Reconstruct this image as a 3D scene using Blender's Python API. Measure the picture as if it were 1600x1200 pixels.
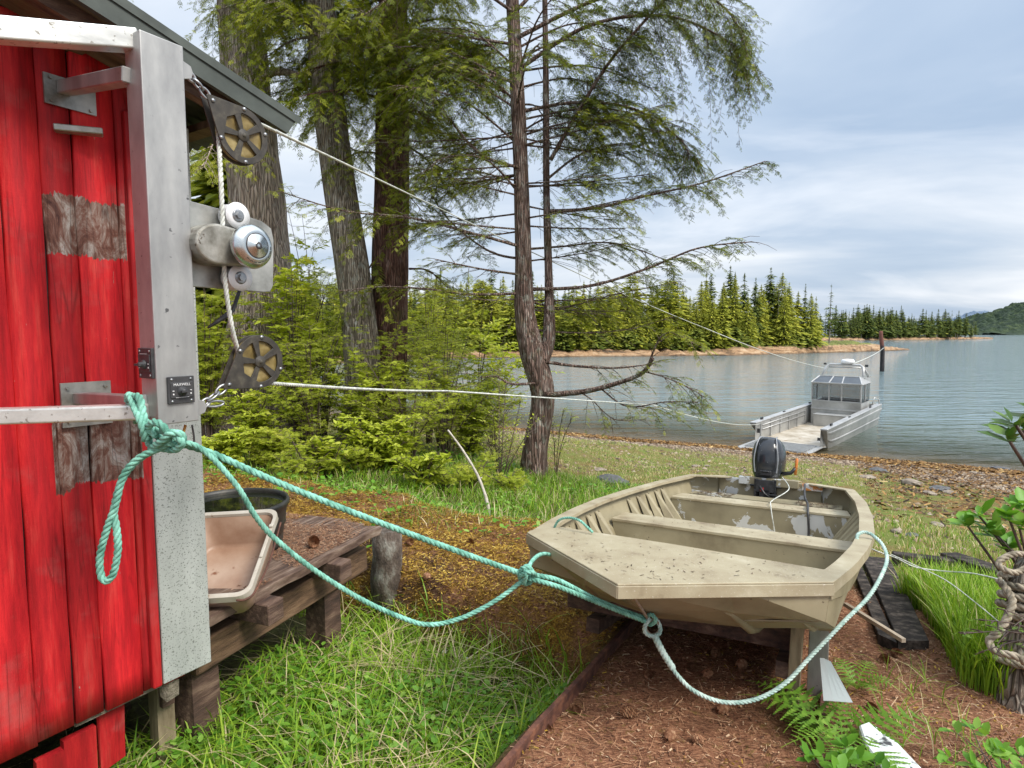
import bpy, math, random
import numpy as np
from mathutils import Matrix, Vector
from math import pi, sin, cos, radians as R
for o in list(bpy.data.objects): bpy.data.objects.remove(o)
scene = bpy.context.scene
COL = scene.collection
random.seed(7)
RNG = np.random.default_rng(7)
# ------------------------------------------------------------ camera
EYE, PITCH, FPX = 4.2, R(4.8), 950.0
cam = bpy.data.cameras.new("camera"); cam.sensor_width = 36; cam.lens = 36*FPX/1600
cam.clip_start = 0.05; cam.clip_end = 9000
camo = bpy.data.objects.new("camera", cam); COL.objects.link(camo)
camo.location = (0, 0, EYE); camo.rotation_euler = (pi/2-PITCH, 0, 0)
scene.camera = camo
scene.render.resolution_x, scene.render.resolution_y = 1024, 768
scene.view_settings.view_transform = 'Standard'; scene.view_settings.look = 'None'
scene.view_settings.exposure = 1.12; scene.view_settings.gamma = 1
# ------------------------------------------------------------ sky
SUN_EL, SUN_AZ = R(48), R(125)          # azimuth measured from +Y towards +X
w = bpy.data.worlds.new("World"); scene.world = w; w.use_nodes = True
nt = w.node_tree; nt.nodes.clear()
def wn(t, **k):
    n = nt.nodes.new(t)
    for a, b in k.items(): setattr(n, a, b)
    return n
out = wn('ShaderNodeOutputWorld'); bg = wn('ShaderNodeBackground'); bg.inputs['Strength'].default_value = 0.1
sky = wn('ShaderNodeTexSky'); sky.sky_type = 'NISHITA'; sky.sun_disc = False
sky.sun_elevation = SUN_EL; sky.sun_rotation = SUN_AZ
sky.air_density = 1.2; sky.dust_density = 2.0; sky.ozone_density = 1.5
tc = wn('ShaderNodeTexCoord'); sep = wn('ShaderNodeSeparateXYZ'); nt.links.new(tc.outputs['Generated'], sep.inputs[0])
def wmath(op, a, b=None, c=None):
    n = wn('ShaderNodeMath', operation=op)
    for i, v in enumerate((a, b, c)):
        if v is None: continue
        if isinstance(v, (int, float)): n.inputs[i].default_value = v
        else: nt.links.new(v, n.inputs[i])
    return n.outputs[0]
zz = wmath('ADD', wmath('MAXIMUM', sep.outputs['Z'], 0.0), 0.16)
cu = wmath('DIVIDE', sep.outputs['X'], zz); cv = wmath('DIVIDE', sep.outputs['Y'], zz)
comb = wn('ShaderNodeCombineXYZ'); nt.links.new(cu, comb.inputs[0]); nt.links.new(cv, comb.inputs[1])
mp = wn('ShaderNodeMapping'); mp.inputs['Rotation'].default_value = (0, 0, R(25)); mp.inputs['Scale'].default_value = (.6, .95, 1)
nt.links.new(comb.outputs[0], mp.inputs[0])
def cloud(scale, detail, rough, off, dist=.4):
    n = wn('ShaderNodeTexNoise'); n.inputs['Scale'].default_value = scale; n.inputs['Detail'].default_value = detail
    n.inputs['Roughness'].default_value = rough; n.inputs['Distortion'].default_value = dist
    m = wn('ShaderNodeMapping'); m.inputs['Location'].default_value = off
    nt.links.new(mp.outputs[0], m.inputs[0]); nt.links.new(m.outputs[0], n.inputs['Vector']); return n.outputs['Fac']
def wramp(fac, stops):
    r = wn('ShaderNodeValToRGB'); e = r.color_ramp.elements
    while len(e) > 1: e.remove(e[-1])
    e[0].position, e[0].color = stops[0][0], (*stops[0][1], 1)
    for p, c in stops[1:]: x = e.new(p); x.color = (*c, 1)
    nt.links.new(fac, r.inputs[0]); return r.outputs[0]
def wmix(f, a, b):
    n = wn('ShaderNodeMix', data_type='RGBA')
    if isinstance(f, (int, float)): n.inputs[0].default_value = f
    else: nt.links.new(f, n.inputs[0])
    nt.links.new(a, n.inputs[6]); nt.links.new(b, n.inputs[7]); return n.outputs[2]
# overcast deck: soft blue-grey layers with paler streaks
layer = wramp(cloud(.8, 6, .5, (1.3, .2, 0)), [(.32, (2.0, 2.55, 3.35)), (.43, (2.5, 3.0, 3.7)), (.53, (3.3, 3.65, 4.15)), (.64, (4.5, 4.65, 4.9))])
streak = wramp(cloud(1.1, 6, .55, (4.1, 7.3, 0), .6), [(.50, (0, 0, 0)), (.78, (1, 1, 1))])
whit = wn('ShaderNodeRGB'); whit.outputs[0].default_value = (5.2, 5.3, 5.5, 1)
deckc = wmix(wmath('MULTIPLY', streak, .6), layer, whit.outputs[0])
zen = wramp(sep.outputs['Z'], [(.0, (1, 1, 1)), (.48, (1.12, 1.12, 1.12)), (.62, (1.9, 1.85, 1.8)), (1., (2.9, 2.8, 2.7))])
ml = wn('ShaderNodeMix', data_type='RGBA', blend_type='MULTIPLY'); ml.inputs[0].default_value = 1.; nt.links.new(deckc, ml.inputs[6]); nt.links.new(zen, ml.inputs[7])
final = wmix(.93, sky.outputs[0], ml.outputs[2])
nt.links.new(final, bg.inputs[0]); nt.links.new(bg.outputs[0], out.inputs[0])
# ------------------------------------------------------------ sun (veiled)
sl = bpy.data.lights.new("sun", 'SUN'); sl.energy = 1.7; sl.angle = R(20); sl.color = (1, .95, .87)
so = bpy.data.objects.new("sun", sl); COL.objects.link(so)
sd = Vector((sin(SUN_AZ)*cos(SUN_EL), cos(SUN_AZ)*cos(SUN_EL), sin(SUN_EL)))
so.rotation_euler = sd.to_track_quat('Z', 'Y').to_euler(); so.location = (20, -20, 40)
# ------------------------------------------------------------ helpers
_c, _s = cos(PITCH), sin(PITCH)
def ray(px, py):
    cx, cy = (px-800)/FPX, (600-py)/FPX
    return Vector((cx, _c+cy*_s, -_s+cy*_c))
def P(px, py, Y):
    d = ray(px, py); k = Y/d.y; return Vector((d.x*k, Y, EYE+d.z*k))
def PZ(px, py, z):
    d = ray(px, py); k = (z-EYE)/d.z; return Vector((d.x*k, d.y*k, z))
def plane_hit(px, py, o, n):
    d = ray(px, py); k = (o-Vector((0, 0, EYE))).dot(n)/d.dot(n); return Vector((0, 0, EYE))+d*k
def frame(o, x, y=None, z=(0, 0, 1)):
    x = Vector(x).normalized(); z = Vector(z)
    if y is None: y = z.cross(x).normalized()
    else: y = Vector(y).normalized()
    z = x.cross(y).normalized()
    m = Matrix.Identity(4)
    for i in range(3): m[i][0], m[i][1], m[i][2], m[i][3] = x[i], y[i], z[i], o[i]
    return m
def _h(ix, iy, iz, seed):
    n = (ix*374761393+iy*668265263+iz*2147483647+seed*974711).astype(np.int64)
    n = (n ^ (n >> 13))*1274126177 & 0xffffffff
    n = (n ^ (n >> 16)) & 0xffffffff
    return n/4294967295.0
def vnoise(x, y, z=0, seed=0):
    x = np.asarray(x, float); y = np.asarray(y, float); z = np.asarray(z, float)+0*x
    ix, iy, iz = np.floor(x).astype(np.int64), np.floor(y).astype(np.int64), np.floor(z).astype(np.int64)
    fx, fy, fz = x-ix, y-iy, z-iz
    fx, fy, fz = [f*f*(3-2*f) for f in (fx, fy, fz)]
    r = 0
    for dx in (0, 1):
        for dy in (0, 1):
            for dz in (0, 1):
                wgt = (fx if dx else 1-fx)*(fy if dy else 1-fy)*(fz if dz else 1-fz)
                r = r+wgt*_h(ix+dx, iy+dy, iz+dz, seed)
    return r
def fbm(x, y, o=4, seed=0):
    r, a = 0, .5
    for i in range(o): r = r+a*(vnoise(x*2**i, y*2**i, 0, seed+i)-.5); a *= .5
    return r*2
def sm(e0, e1, x):
    t = np.clip((x-e0)/(e1-e0), 0, 1); return t*t*(3-2*t)
# ------------------------------------------------------------ materials
def newmat(name):
    m = bpy.data.materials.new(name); m.use_nodes = True; m.node_tree.nodes.clear(); return m
class N:
    def __init__(s, m): s.t = m.node_tree
    def n(s, typ, ins=None, **k):
        x = s.t.nodes.new(typ)
        for a, b in k.items(): setattr(x, a, b)
        for a, b in (ins or {}).items(): s.set(x.inputs[a], b)
        return x
    def set(s, sock, v):
        if isinstance(v, bpy.types.NodeSocket): s.t.links.new(v, sock)
        elif isinstance(v, tuple) and len(v) == 3 and sock.type == 'RGBA': sock.default_value = (*v, 1)
        else: sock.default_value = v
    def m(s, op, a, b=0.0, c=0.0):
        return s.n('ShaderNodeMath', {0: a, 1: b, 2: c}, operation=op).outputs[0]
    def ramp(s, f, stops):
        r = s.n('ShaderNodeValToRGB', {0: f}); e = r.color_ramp.elements
        while len(e) > 1: e.remove(e[-1])
        def c3(c): return (c, c, c, 1) if isinstance(c, (int, float)) else (*c, 1)
        e[0].position, e[0].color = stops[0][0], c3(stops[0][1])
        for p, c in stops[1:]: x = e.new(p); x.color = c3(c)
        return r.outputs[0]
    def mix(s, f, a, b, mode='MIX'):
        n = s.n('ShaderNodeMix', data_type='RGBA', blend_type=mode)
        s.set(n.inputs[0], f); s.set(n.inputs[6], a); s.set(n.inputs[7], b); return n.outputs[2]
    def co(s, kind='Object', scale=(1, 1, 1), loc=(0, 0, 0), rot=(0, 0, 0)):
        t = s.n('ShaderNodeNewGeometry').outputs['Position'] if kind == 'World' else s.n('ShaderNodeTexCoord').outputs[kind]
        return s.n('ShaderNodeMapping', {0: t, 'Scale': scale, 'Location': loc, 'Rotation': rot}).outputs[0]
    def noise(s, v, scale=5., detail=5., rough=.55, dist=0., out='Fac'):
        return s.n('ShaderNodeTexNoise', {'Vector': v, 'Scale': scale, 'Detail': detail, 'Roughness': rough, 'Distortion': dist}).outputs[out]
    def vor(s, v, scale=5., feature='F1', out='Distance'):
        return s.n('ShaderNodeTexVoronoi', {'Vector': v, 'Scale': scale}, feature=feature).outputs[out]
    def bump(s, h, st=.3, dist=.02, nrm=None):
        d = {'Height': h, 'Strength': st, 'Distance': dist}
        if nrm is not None: d['Normal'] = nrm
        return s.n('ShaderNodeBump', d).outputs[0]
    def attr(s, name='tint'): return s.n('ShaderNodeAttribute', attribute_name=name)
    def bsdf(s, **k):
        ins = {}
        for a, b in k.items():
            ins[{'base': 'Base Color', 'rough': 'Roughness', 'metal': 'Metallic', 'normal': 'Normal', 'spec': 'Specular IOR Level', 'ior': 'IOR', 'alpha': 'Alpha', 'trans': 'Transmission Weight', 'coat': 'Coat Weight'}[a]] = b
        return s.n('ShaderNodeBsdfPrincipled', ins).outputs[0]
    def out(s, sh): s.n('ShaderNodeOutputMaterial', {'Surface': sh})
def surf(name, stops, scale=6, stretch=(1, 1, 1), rough=.6, metal=0., bump=.3, bdist=.01, bscale=None, spec=.5, speck=None, tint=0, detail=6, kind='Object'):
    m = newmat(name); q = N(m); v = q.co(kind, stretch)
    n1 = q.noise(v, scale, detail, .62)
    c = q.ramp(n1, stops)
    if tint:
        t = q.attr().outputs['Fac']; c = q.mix(1.0, c, q.ramp(t, [(0, 1-tint), (1, 1+tint)]), 'MULTIPLY')
    if speck:                                  # (colour, scale, threshold)
        k = q.ramp(q.noise(q.co(kind), speck[1], 3, .6), [(speck[2], 0), (speck[2]+.06, 1)]); c = q.mix(k, c, speck[0])
    h = q.noise(v, (bscale or scale*4), 6, .65)
    r = q.m('MULTIPLY_ADD', n1, .25, rough-.12)
    q.out(q.bsdf(base=c, rough=r, metal=metal, spec=spec, normal=q.bump(h, bump, bdist))); return m
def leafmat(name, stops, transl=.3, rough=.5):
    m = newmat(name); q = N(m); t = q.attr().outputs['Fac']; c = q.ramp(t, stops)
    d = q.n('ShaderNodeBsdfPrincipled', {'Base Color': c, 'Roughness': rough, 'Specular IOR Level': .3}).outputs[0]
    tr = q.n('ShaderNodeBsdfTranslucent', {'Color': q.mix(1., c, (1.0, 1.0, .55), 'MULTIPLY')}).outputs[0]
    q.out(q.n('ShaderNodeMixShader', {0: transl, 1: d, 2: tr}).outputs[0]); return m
# ------------------------------------------------------------ objects
def tag(o, label=None, cat=None, group=None, kind=None):
    if label: o['label'] = label
    if cat: o['category'] = cat
    if group: o['group'] = group
    if kind: o['kind'] = kind
    return o
ROOTM = {}
def thing(name, label, cat, M=None, group=None):
    o = bpy.data.objects.new(name, None); COL.objects.link(o); o.empty_display_size = .1
    M = M if M is not None else Matrix.Identity(4)
    o.matrix_world = M; ROOTM[o.name] = M.copy()
    return tag(o, label, cat, group)
def mesh_np(name, V, F4=None, F3=None, mats=None, smooth=False, tint=None, zone=None, mi=None):
    V = np.asarray(V, np.float32).reshape(-1, 3)
    F4 = np.zeros((0, 4), np.int32) if F4 is None or len(F4) == 0 else np.asarray(F4, np.int32)
    F3 = np.zeros((0, 3), np.int32) if F3 is None or len(F3) == 0 else np.asarray(F3, np.int32)
    me = bpy.data.meshes.new(name); me.vertices.add(len(V)); me.vertices.foreach_set('co', V.ravel())
    L = np.concatenate([F4.ravel(), F3.ravel()]); me.loops.add(len(L)); me.loops.foreach_set('vertex_index', L)
    n4, n3 = len(F4), len(F3); me.polygons.add(n4+n3)
    st = np.concatenate([np.arange(n4)*4, n4*4+np.arange(n3)*3]); me.polygons.foreach_set('loop_start', st.astype(np.int32))
    me.polygons.foreach_set('loop_total', np.concatenate([np.full(n4, 4), np.full(n3, 3)]).astype(np.int32))
    if smooth: me.polygons.foreach_set('use_smooth', np.ones(n4+n3, bool))
    if tint is not None:
        a = me.attributes.new('tint', 'FLOAT', 'POINT'); a.data.foreach_set('value', np.asarray(tint, np.float32))
    if zone is not None:
        a = me.attributes.new('zone', 'FLOAT_VECTOR', 'POINT'); a.data.foreach_set('vector', np.asarray(zone, np.float32).ravel())
    for m in (mats if isinstance(mats, (list, tuple)) else [mats]):
        if m is not None: me.materials.append(m)
    if mi is not None: me.polygons.foreach_set('material_index', np.asarray(mi, np.int32))
    me.update(calc_edges=True); me.validate(); return me
class MB:
    """collects shapes, then links them as ONE mesh object"""
    def __init__(s): s.v, s.f, s.m, s.sm = [], [], [], []
    def add(s, vs, fs, mi=0, smooth=False):
        b = len(s.v); s.v += [Vector(v) for v in vs]
        for f in fs: s.f.append([b+i for i in f]); s.m.append(mi); s.sm.append(smooth)
        return s
    def box(s, c, size, M=None, mi=0, jit=0):
        hx, hy, hz = [k/2 for k in size]; c = Vector(c)
        vs = [c+Vector((x*hx, y*hy, z*hz)) for x in (-1, 1) for y in (-1, 1) for z in (-1, 1)]
        if jit: vs = [v+Vector([random.uniform(-jit, jit) for _ in range(3)]) for v in vs]
        if M is not None: vs = [M @ v for v in vs]
        return s.add(vs, [(0, 1, 3, 2), (4, 6, 7, 5), (0, 4, 5, 1), (2, 3, 7, 6), (0, 2, 6, 4), (1, 5, 7, 3)], mi)
    def beam(s, p, q, w, h, up=(0, 0, 1), mi=0, w2=None, h2=None):
        p, q = Vector(p), Vector(q); d = (q-p).normalized(); x = d.cross(Vector(up)).normalized(); u = x.cross(d)
        w2 = w if w2 is None else w2; h2 = h if h2 is None else h2
        vs = [p+x*a*w/2+u*b*h/2 for a, b in ((-1, -1), (1, -1), (1, 1), (-1, 1))]+[q+x*a*w2/2+u*b*h2/2 for a, b in ((-1, -1), (1, -1), (1, 1), (-1, 1))]
        return s.add(vs, [(3, 2, 1, 0), (4, 5, 6, 7), (0, 1, 5, 4), (1, 2, 6, 5), (2, 3, 7, 6), (3, 0, 4, 7)], mi)
    def tube(s, pts, r, n=8, mi=0, caps=True, closed=False, jit=0):
        pts = [Vector(p) for p in pts]; rs = r if isinstance(r, (list, tuple)) else [r]*len(pts)
        k = len(pts); T = []
        for i in range(k):
            a = pts[(i-1) % k] if closed else pts[max(i-1, 0)]; b = pts[(i+1) % k] if closed else pts[min(i+1, k-1)]
            d = (b-a); T.append(d.normalized() if d.length > 1e-9 else Vector((0, 0, 1)))
        up = Vector((0, 0, 1)) if abs(T[0].z) < .9 else Vector((1, 0, 0)); x = T[0].cross(up).normalized()
        vs = []
        for i in range(k):
            x = (x-T[i]*x.dot(T[i])).normalized(); y = T[i].cross(x)
            for j in range(n):
                a = 2*pi*j/n; rr = rs[i]*(1+(random.uniform(-jit, jit) if jit else 0)); vs.append(pts[i]+(x*cos(a)+y*sin(a))*rr)
        fs = []
        for i in range(k if closed else k-1):
            for j in range(n): fs.append((i*n+j, i*n+(j+1) % n, ((i+1) % k)*n+(j+1) % n, ((i+1) % k)*n+j))
        s.add(vs, fs, mi, True)
        if caps and not closed:
            b = len(s.v)-len(vs); s.f.append([b+j for j in range(n)][::-1]); s.f.append([b+(k-1)*n+j for j in range(n)]); s.m += [mi, mi]; s.sm += [False, False]
        return s
    def lathe(s, prof, M=None, n=32, mi=0, smooth=True):
        vs, fs = [], []; M = M or Matrix.Identity(4)
        for (r, z) in prof:
            for j in range(n): a = 2*pi*j/n; vs.append(M @ Vector((r*cos(a), r*sin(a), z)))
        for i in range(len(prof)-1):
            for j in range(n): fs.append((i*n+j, i*n+(j+1) % n, (i+1)*n+(j+1) % n, (i+1)*n+j))
        return s.add(vs, fs, mi, smooth)
    def prism(s, poly, t, M=None, mi=0):
        """2-D outline in the local XY plane, extruded from z=0 to z=t"""
        n = len(poly); M = M or Matrix.Identity(4)
        vs = [M @ Vector((x, y, 0)) for x, y in poly]+[M @ Vector((x, y, t)) for x, y in poly]
        return s.add(vs, [list(range(n))[::-1], list(range(n, 2*n))]+[(i, (i+1) % n, n+(i+1) % n, n+i) for i in range(n)], mi)
    def loft(s, secs, mi=0, smooth=False, closed=False, M=None):
        n = len(secs[0]); vs = [Vector(p) for sc in secs for p in sc]
        if M is not None: vs = [M @ v for v in vs]
        fs = []
        for i in range(len(secs)-1):
            for j in range(n if closed else n-1): fs.append((i*n+j, i*n+(j+1) % n, (i+1)*n+(j+1) % n, (i+1)*n+j))
        return s.add(vs, fs, mi, smooth)
    def build(s, name, mats, parent=None, local=False, bevel=0, label=None, solid=0, seg=1):
        me = bpy.data.meshes.new(name); V = s.v
        o = bpy.data.objects.new(name, me)
        if parent is not None:
            if not local: Mi = ROOTM[parent.name].inverted(); V = [Mi @ v for v in V]
        else:
            xs = [v.x for v in V]; ys = [v.y for v in V]; z0 = min(v.z for v in V)
            c = Vector(((min(xs)+max(xs))/2, (min(ys)+max(ys))/2, z0)); V = [v-c for v in V]; o.location = c
        me.from_pydata([tuple(v) for v in V], [], s.f)
        for m in (mats if isinstance(mats, (list, tuple)) else [mats]): me.materials.append(m)
        me.polygons.foreach_set('material_index', s.m); me.polygons.foreach_set('use_smooth', s.sm)
        me.update()
        COL.objects.link(o)
        if parent is not None: o.parent = parent; ROOTM[o.name] = ROOTM[parent.name]
        else: ROOTM[o.name] = Matrix.Translation(o.location)
        if solid:
            md = o.modifiers.new('solid', 'SOLIDIFY'); md.thickness = solid; md.offset = 0
        if bevel:
            md = o.modifiers.new('bevel', 'BEVEL'); md.width = bevel; md.segments = seg; md.limit_method = 'ANGLE'; md.angle_limit = R(40); md.harden_normals = False
        if label: o['label'] = label
        return o
def link(name, me, parent=None, loc=None):
    o = bpy.data.objects.new(name, me); COL.objects.link(o)
    if parent is not None: o.parent = parent; ROOTM[o.name] = ROOTM[parent.name]
    if loc is not None: o.location = loc
    return o
def catmull(pts, n=10, closed=False):
    pts = [Vector(p) for p in pts]; out = []; k = len(pts)
    for i in range(k if closed else k-1):
        if closed: p0, p1, p2, p3 = [pts[(i+j) % k] for j in (-1, 0, 1, 2)]
        else: p0, p1, p2, p3 = pts[max(i-1, 0)], pts[i], pts[i+1], pts[min(i+2, k-1)]
        for j in range(n):
            t = j/n; out.append(.5*((2*p1)+(p2-p0)*t+(2*p0-5*p1+4*p2-p3)*t*t+(3*p1-p0-3*p2+p3)*t**3))
    if not closed: out.append(pts[-1])
    return out
def resample(pts, step):
    out = [pts[0]]; acc = 0
    for a, b in zip(pts[:-1], pts[1:]):
        L = (b-a).length
        if L < 1e-9: continue
        while acc+L >= step:
            t = (step-acc)/L; a = a.lerp(b, t); out.append(a.copy()); L = (b-a).length; acc = 0
            if L < 1e-9: break
        acc += L
    return out
def rope(mb, ctrl, r, pitch=None, n=6, smooth=12, mi=0):
    """three-strand laid rope"""
    pitch = pitch or r*7; pts = resample(catmull(ctrl, smooth), pitch/9)
    if len(pts) < 3: return mb
    T = [(pts[min(i+1, len(pts)-1)]-pts[max(i-1, 0)]).normalized() for i in range(len(pts))]
    up = Vector((0, 0, 1)) if abs(T[0].z) < .9 else Vector((1, 0, 0)); x = T[0].cross(up).normalized(); F = []
    for t in T:
        x = (x-t*x.dot(t)).normalized(); F.append((x.copy(), t.cross(x)))
    for k in range(3):
        c = []
        for i, p in enumerate(pts):
            a = 2*pi*(i/9+k/3); c.append(p+(F[i][0]*cos(a)+F[i][1]*sin(a))*r*.5)
        mb.tube(c, r*.56, n, mi)
    return mb
def frames_np(D, U=None, roll=None):
    """rotation matrices with column 0 = direction D, column 2 close to U"""
    D = D/np.linalg.norm(D, axis=1, keepdims=True)
    U = np.tile([0, 0, 1.], (len(D), 1)) if U is None else U
    Y = np.cross(U, D); nn = np.linalg.norm(Y, axis=1, keepdims=True); Y = np.where(nn < 1e-3, [[1., 0, 0]], Y/np.maximum(nn, 1e-6))
    Z = np.cross(D, Y)
    if roll is not None:
        c, s = np.cos(roll)[:, None], np.sin(roll)[:, None]; Y, Z = Y*c+Z*s, Z*c-Y*s
    return np.stack([D, Y, Z], 2)
def scatter(T, F, pos, rot, size, tint):
    """copy the template (verts T, faces F) to every pos/rot/size: returns verts, faces, tints of one mesh"""
    n, k = len(pos), len(T); size = np.asarray(size)
    S = size[:, None, None] if size.ndim == 1 else size[:, None, :]
    V = np.einsum('nij,nkj->nki', rot, T[None]*S)+pos[:, None]
    FF = (F[None]+(np.arange(n)*k)[:, None, None]).reshape(-1, F.shape[1])
    return V.reshape(-1, 3), FF, np.repeat(tint, k)
# ------------------------------------------------------------ terrain
AX = (.477, .879); BX = (.879, -.477)        # down the slip / to the right of it
def st(x, y): return AX[0]*x+AX[1]*y, BX[0]*x+BX[1]*y
def xy(s, t): return AX[0]*s+BX[0]*t, AX[1]*s+BX[1]*t
_S = [-30, -6, 0, 2, 4, 6, 10, 16, 20, 23.3, 27, 45, 90]; _Z = [3.1, 2.8, 2.7, 2.66, 2.47, 2.2, 1.65, .92, .42, 0, -.45, -3, -6]
def zones(x, y):
    s, t = st(x, y); wob = fbm(x*1.3, y*1.3, 3, 5)*.35
    hollow = sm(-.98, -1.2, t+wob*.25)*sm(3.15, 2.95, s+wob*.3)
    band = sm(-.9, -1.2, t)*sm(2.9, 3.1, s+wob*.3)*sm(4.9, 4.5, s+wob)
    duff = sm(-1.05, -.9, t+wob*.2)*sm(5.6, 4.6, s+wob)*(1-hollow)
    veg = sm(4.4, 5.0, s+wob)*sm(9.5, 7.5, s+wob*3)*sm(.2, -1.0, t+wob)
    marsh = sm(5, 6, s+wob)*sm(20.5, 17.5, s+wob*4+sm(0, 5, t)*7.5)*(1-veg)
    grav = sm(17.5, 20.5, s+wob*4+sm(0, 5, t)*7.5)
    return hollow, band, duff, veg, marsh, grav
def ground(x, y, fine=True):
    x = np.asarray(x, float); y = np.asarray(y, float); s, t = st(x, y)
    z = np.interp(s, _S, _Z); hollow, band, duff, veg, marsh, grav = zones(x, y)
    z = z*(1-band)+2.6*band; z = z-hollow*.34
    z = z+sm(-3.5, -6, t)*sm(4.5, 6, s)*.28*sm(22, 12, s)
    z = z+sm(1.6, 4, t)*sm(6, 3, s)*.12
    z = z+fbm(x*.35, y*.35, 3, 11)*.12*sm(2, 8, s)*sm(25, 20, s)
    if fine: z = z+fbm(x*3.5, y*3.5, 3, 21)*.035*(1-.3*grav)+band*fbm(x*7, y*7, 3, 31)*.05+duff*fbm(x*14, y*14, 2, 41)*.010
    return z
def gz(x, y): return float(ground(np.array([x]), np.array([y]))[0])
def axis(parts):
    a = []
    for lo, hi, stp in parts: a += list(np.arange(lo, hi, stp))
    return np.array(a+[parts[-1][1]])
def grid_mesh(name, X, Y, Z, mats, zone=None, smooth=True):
    ny, nx = X.shape; V = np.stack([X, Y, Z], -1).reshape(-1, 3); i = np.arange((ny-1)*(nx-1)); r, c = i//(nx-1), i % (nx-1); a = r*nx+c
    return mesh_np(name, V, np.stack([a, a+1, a+nx+1, a+nx], 1), mats=mats, smooth=smooth, zone=zone)
m = newmat('ground'); q = N(m); z = q.attr('zone').outputs['Vector']; zs = q.n('ShaderNodeSeparateXYZ', {0: z}).outputs
wp = q.co('World'); n1 = q.noise(wp, 3., 6, .65); n2 = q.noise(wp, 22., 5, .7); n3 = q.noise(wp, 90., 4, .7); nb = q.noise(wp, .8, 4, .6)
needle = q.noise(q.co('World', (18, 90, 40), rot=(0, 0, .7)), 1.6, 5, .7); needle2 = q.noise(q.co('World', (18, 90, 40), rot=(0, 0, -.9)), 1.8, 5, .7)
duff = q.mix(1., q.ramp(q.m('MULTIPLY_ADD', needle, .5, q.m('MULTIPLY', needle2, .5)), [(.36, (.05, .022, .014)), (.46, (.20, .085, .045)), (.55, (.36, .175, .095)), (.66, (.55, .34, .20))]), q.ramp(n1, [(.3, .55), (.5, 1.), (.7, 1.25)]), 'MULTIPLY')
duff = q.mix(q.ramp(n2, [(.56, 0), (.64, .55)]), duff, q.ramp(n3, [(.3, (.10, .085, .015)), (.7, (.30, .21, .05))]))
moss = q.ramp(q.m('MULTIPLY_ADD', n3, .6, q.m('MULTIPLY', n2, .4)), [(.36, (.06, .03, .010)), (.47, (.20, .10, .02)), (.57, (.42, .24, .035)), (.68, (.62, .42, .07))])
moss = q.mix(q.ramp(n1, [(.40, 0), (.54, 1)]), moss, q.mix(q.ramp(nb, [(.5, 0), (.62, .8)]), duff, (.05, .03, .02)))
soil = q.ramp(n2, [(.3, (.03, .022, .012)), (.5, (.075, .07, .022)), (.68, (.14, .15, .04))])
turf = q.mix(q.ramp(q.m('MULTIPLY_ADD', n1, .6, q.m('MULTIPLY', nb, .4)), [(.44, 0), (.58, 1)]), q.ramp(n3, [(.3, (.07, .10, .018)), (.7, (.22, .25, .05))]), q.ramp(n3, [(.3, (.10, .07, .022)), (.7, (.26, .18, .065))]))
vc = q.vor(wp, 13., out='Color'); vd = q.vor(wp, 13.)
peb = q.mix(q.ramp(vd, [(.25, 0), (.5, .75)]), q.ramp(q.n('ShaderNodeSeparateColor', {0: vc}).outputs[0], [(0, (.10, .065, .04)), (.4, (.20, .14, .085)), (.75, (.30, .23, .15)), (1, (.15, .135, .12))]), (.09, .065, .04))
kelp = q.ramp(n2, [(.3, (.05, .025, .008)), (.6, (.26, .12, .03)), (.75, (.42, .27, .10))])
grav = q.mix(q.ramp(n1, [(.5, 0), (.6, .8)]), peb, kelp)
col = q.mix(zs[0], soil, duff); col = q.mix(zs[1], col, moss); zb = q.m('FRACT', zs[2]); 
col = q.mix(q.ramp(zs[2], [(0, 0), (.5, 1)]), col, turf); col = q.mix(q.ramp(zs[2], [(.5, 0), (1, 1)]), col, grav)
hh = q.m('ADD', q.m('MULTIPLY', n2, .6), q.m('MULTIPLY', n3, .5)); hh = q.m('ADD', hh, q.m('MULTIPLY', needle, .4))
q.out(q.bsdf(base=col, rough=.9, spec=.25, normal=q.bump(hh, .8, .03)))
MGROUND = m
gx = axis([(-70, -12, 1.5), (-12, -5, .25), (-5, -2.2, .07), (-2.2, 3.6, .03), (3.6, 7, .08), (7, 16, .25), (16, 70, 1.2)])
gy = axis([(-12, 0, .6), (0, 1.4, .08), (1.4, 5.5, .03), (5.5, 9, .07), (9, 14, .16), (14, 28, .3), (28, 70, 1.8)])
GX, GY = np.meshgrid(gx, gy); GZ = ground(GX, GY)
ho, ba, du, ve, ma, gr = zones(GX, GY)
zone = np.stack([du, ba, np.clip(ma*.5*(1-gr)+gr, 0, 1)], -1).reshape(-1, 3)
g = link('ground', grid_mesh('ground', GX, GY, GZ, MGROUND, zone)); tag(g, kind='structure')
# ------------------------------------------------------------ water
m = newmat('water'); q = N(m)
w1 = q.noise(q.co('World', (.55, 1.9, 1), rot=(0, 0, .30)), 1.0, 3, .5, .5); w2 = q.noise(q.co('World', (.18, .6, 1), rot=(0, 0, .15)), 1.0, 3, .5, .3); w3 = q.noise(q.co('World', (2.2, 6, 1), rot=(0, 0, .4)), 1., 3, .55)
h = q.m('ADD', q.m('MULTIPLY', w1, .26), q.m('MULTIPLY', w2, .40)); h = q.m('ADD', h, q.m('MULTIPLY', w3, .05))
pos = q.n('ShaderNodeSeparateXYZ', {0: q.co('World')}).outputs
s_ = q.m('ADD', q.m('MULTIPLY', pos[0], AX[0]), q.m('MULTIPLY', pos[1], AX[1]))
shal = q.ramp(q.m('DIVIDE', q.m('SUBTRACT', s_, 23.0), 14.), [(0, (.16, .13, .075)), (.25, (.07, .09, .06)), (1, (.15, .21, .215))])
alpha = q.ramp(q.m('DIVIDE', q.m('SUBTRACT', s_, 23.0), 8.), [(0, .45), (1, 1.)])
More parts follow.
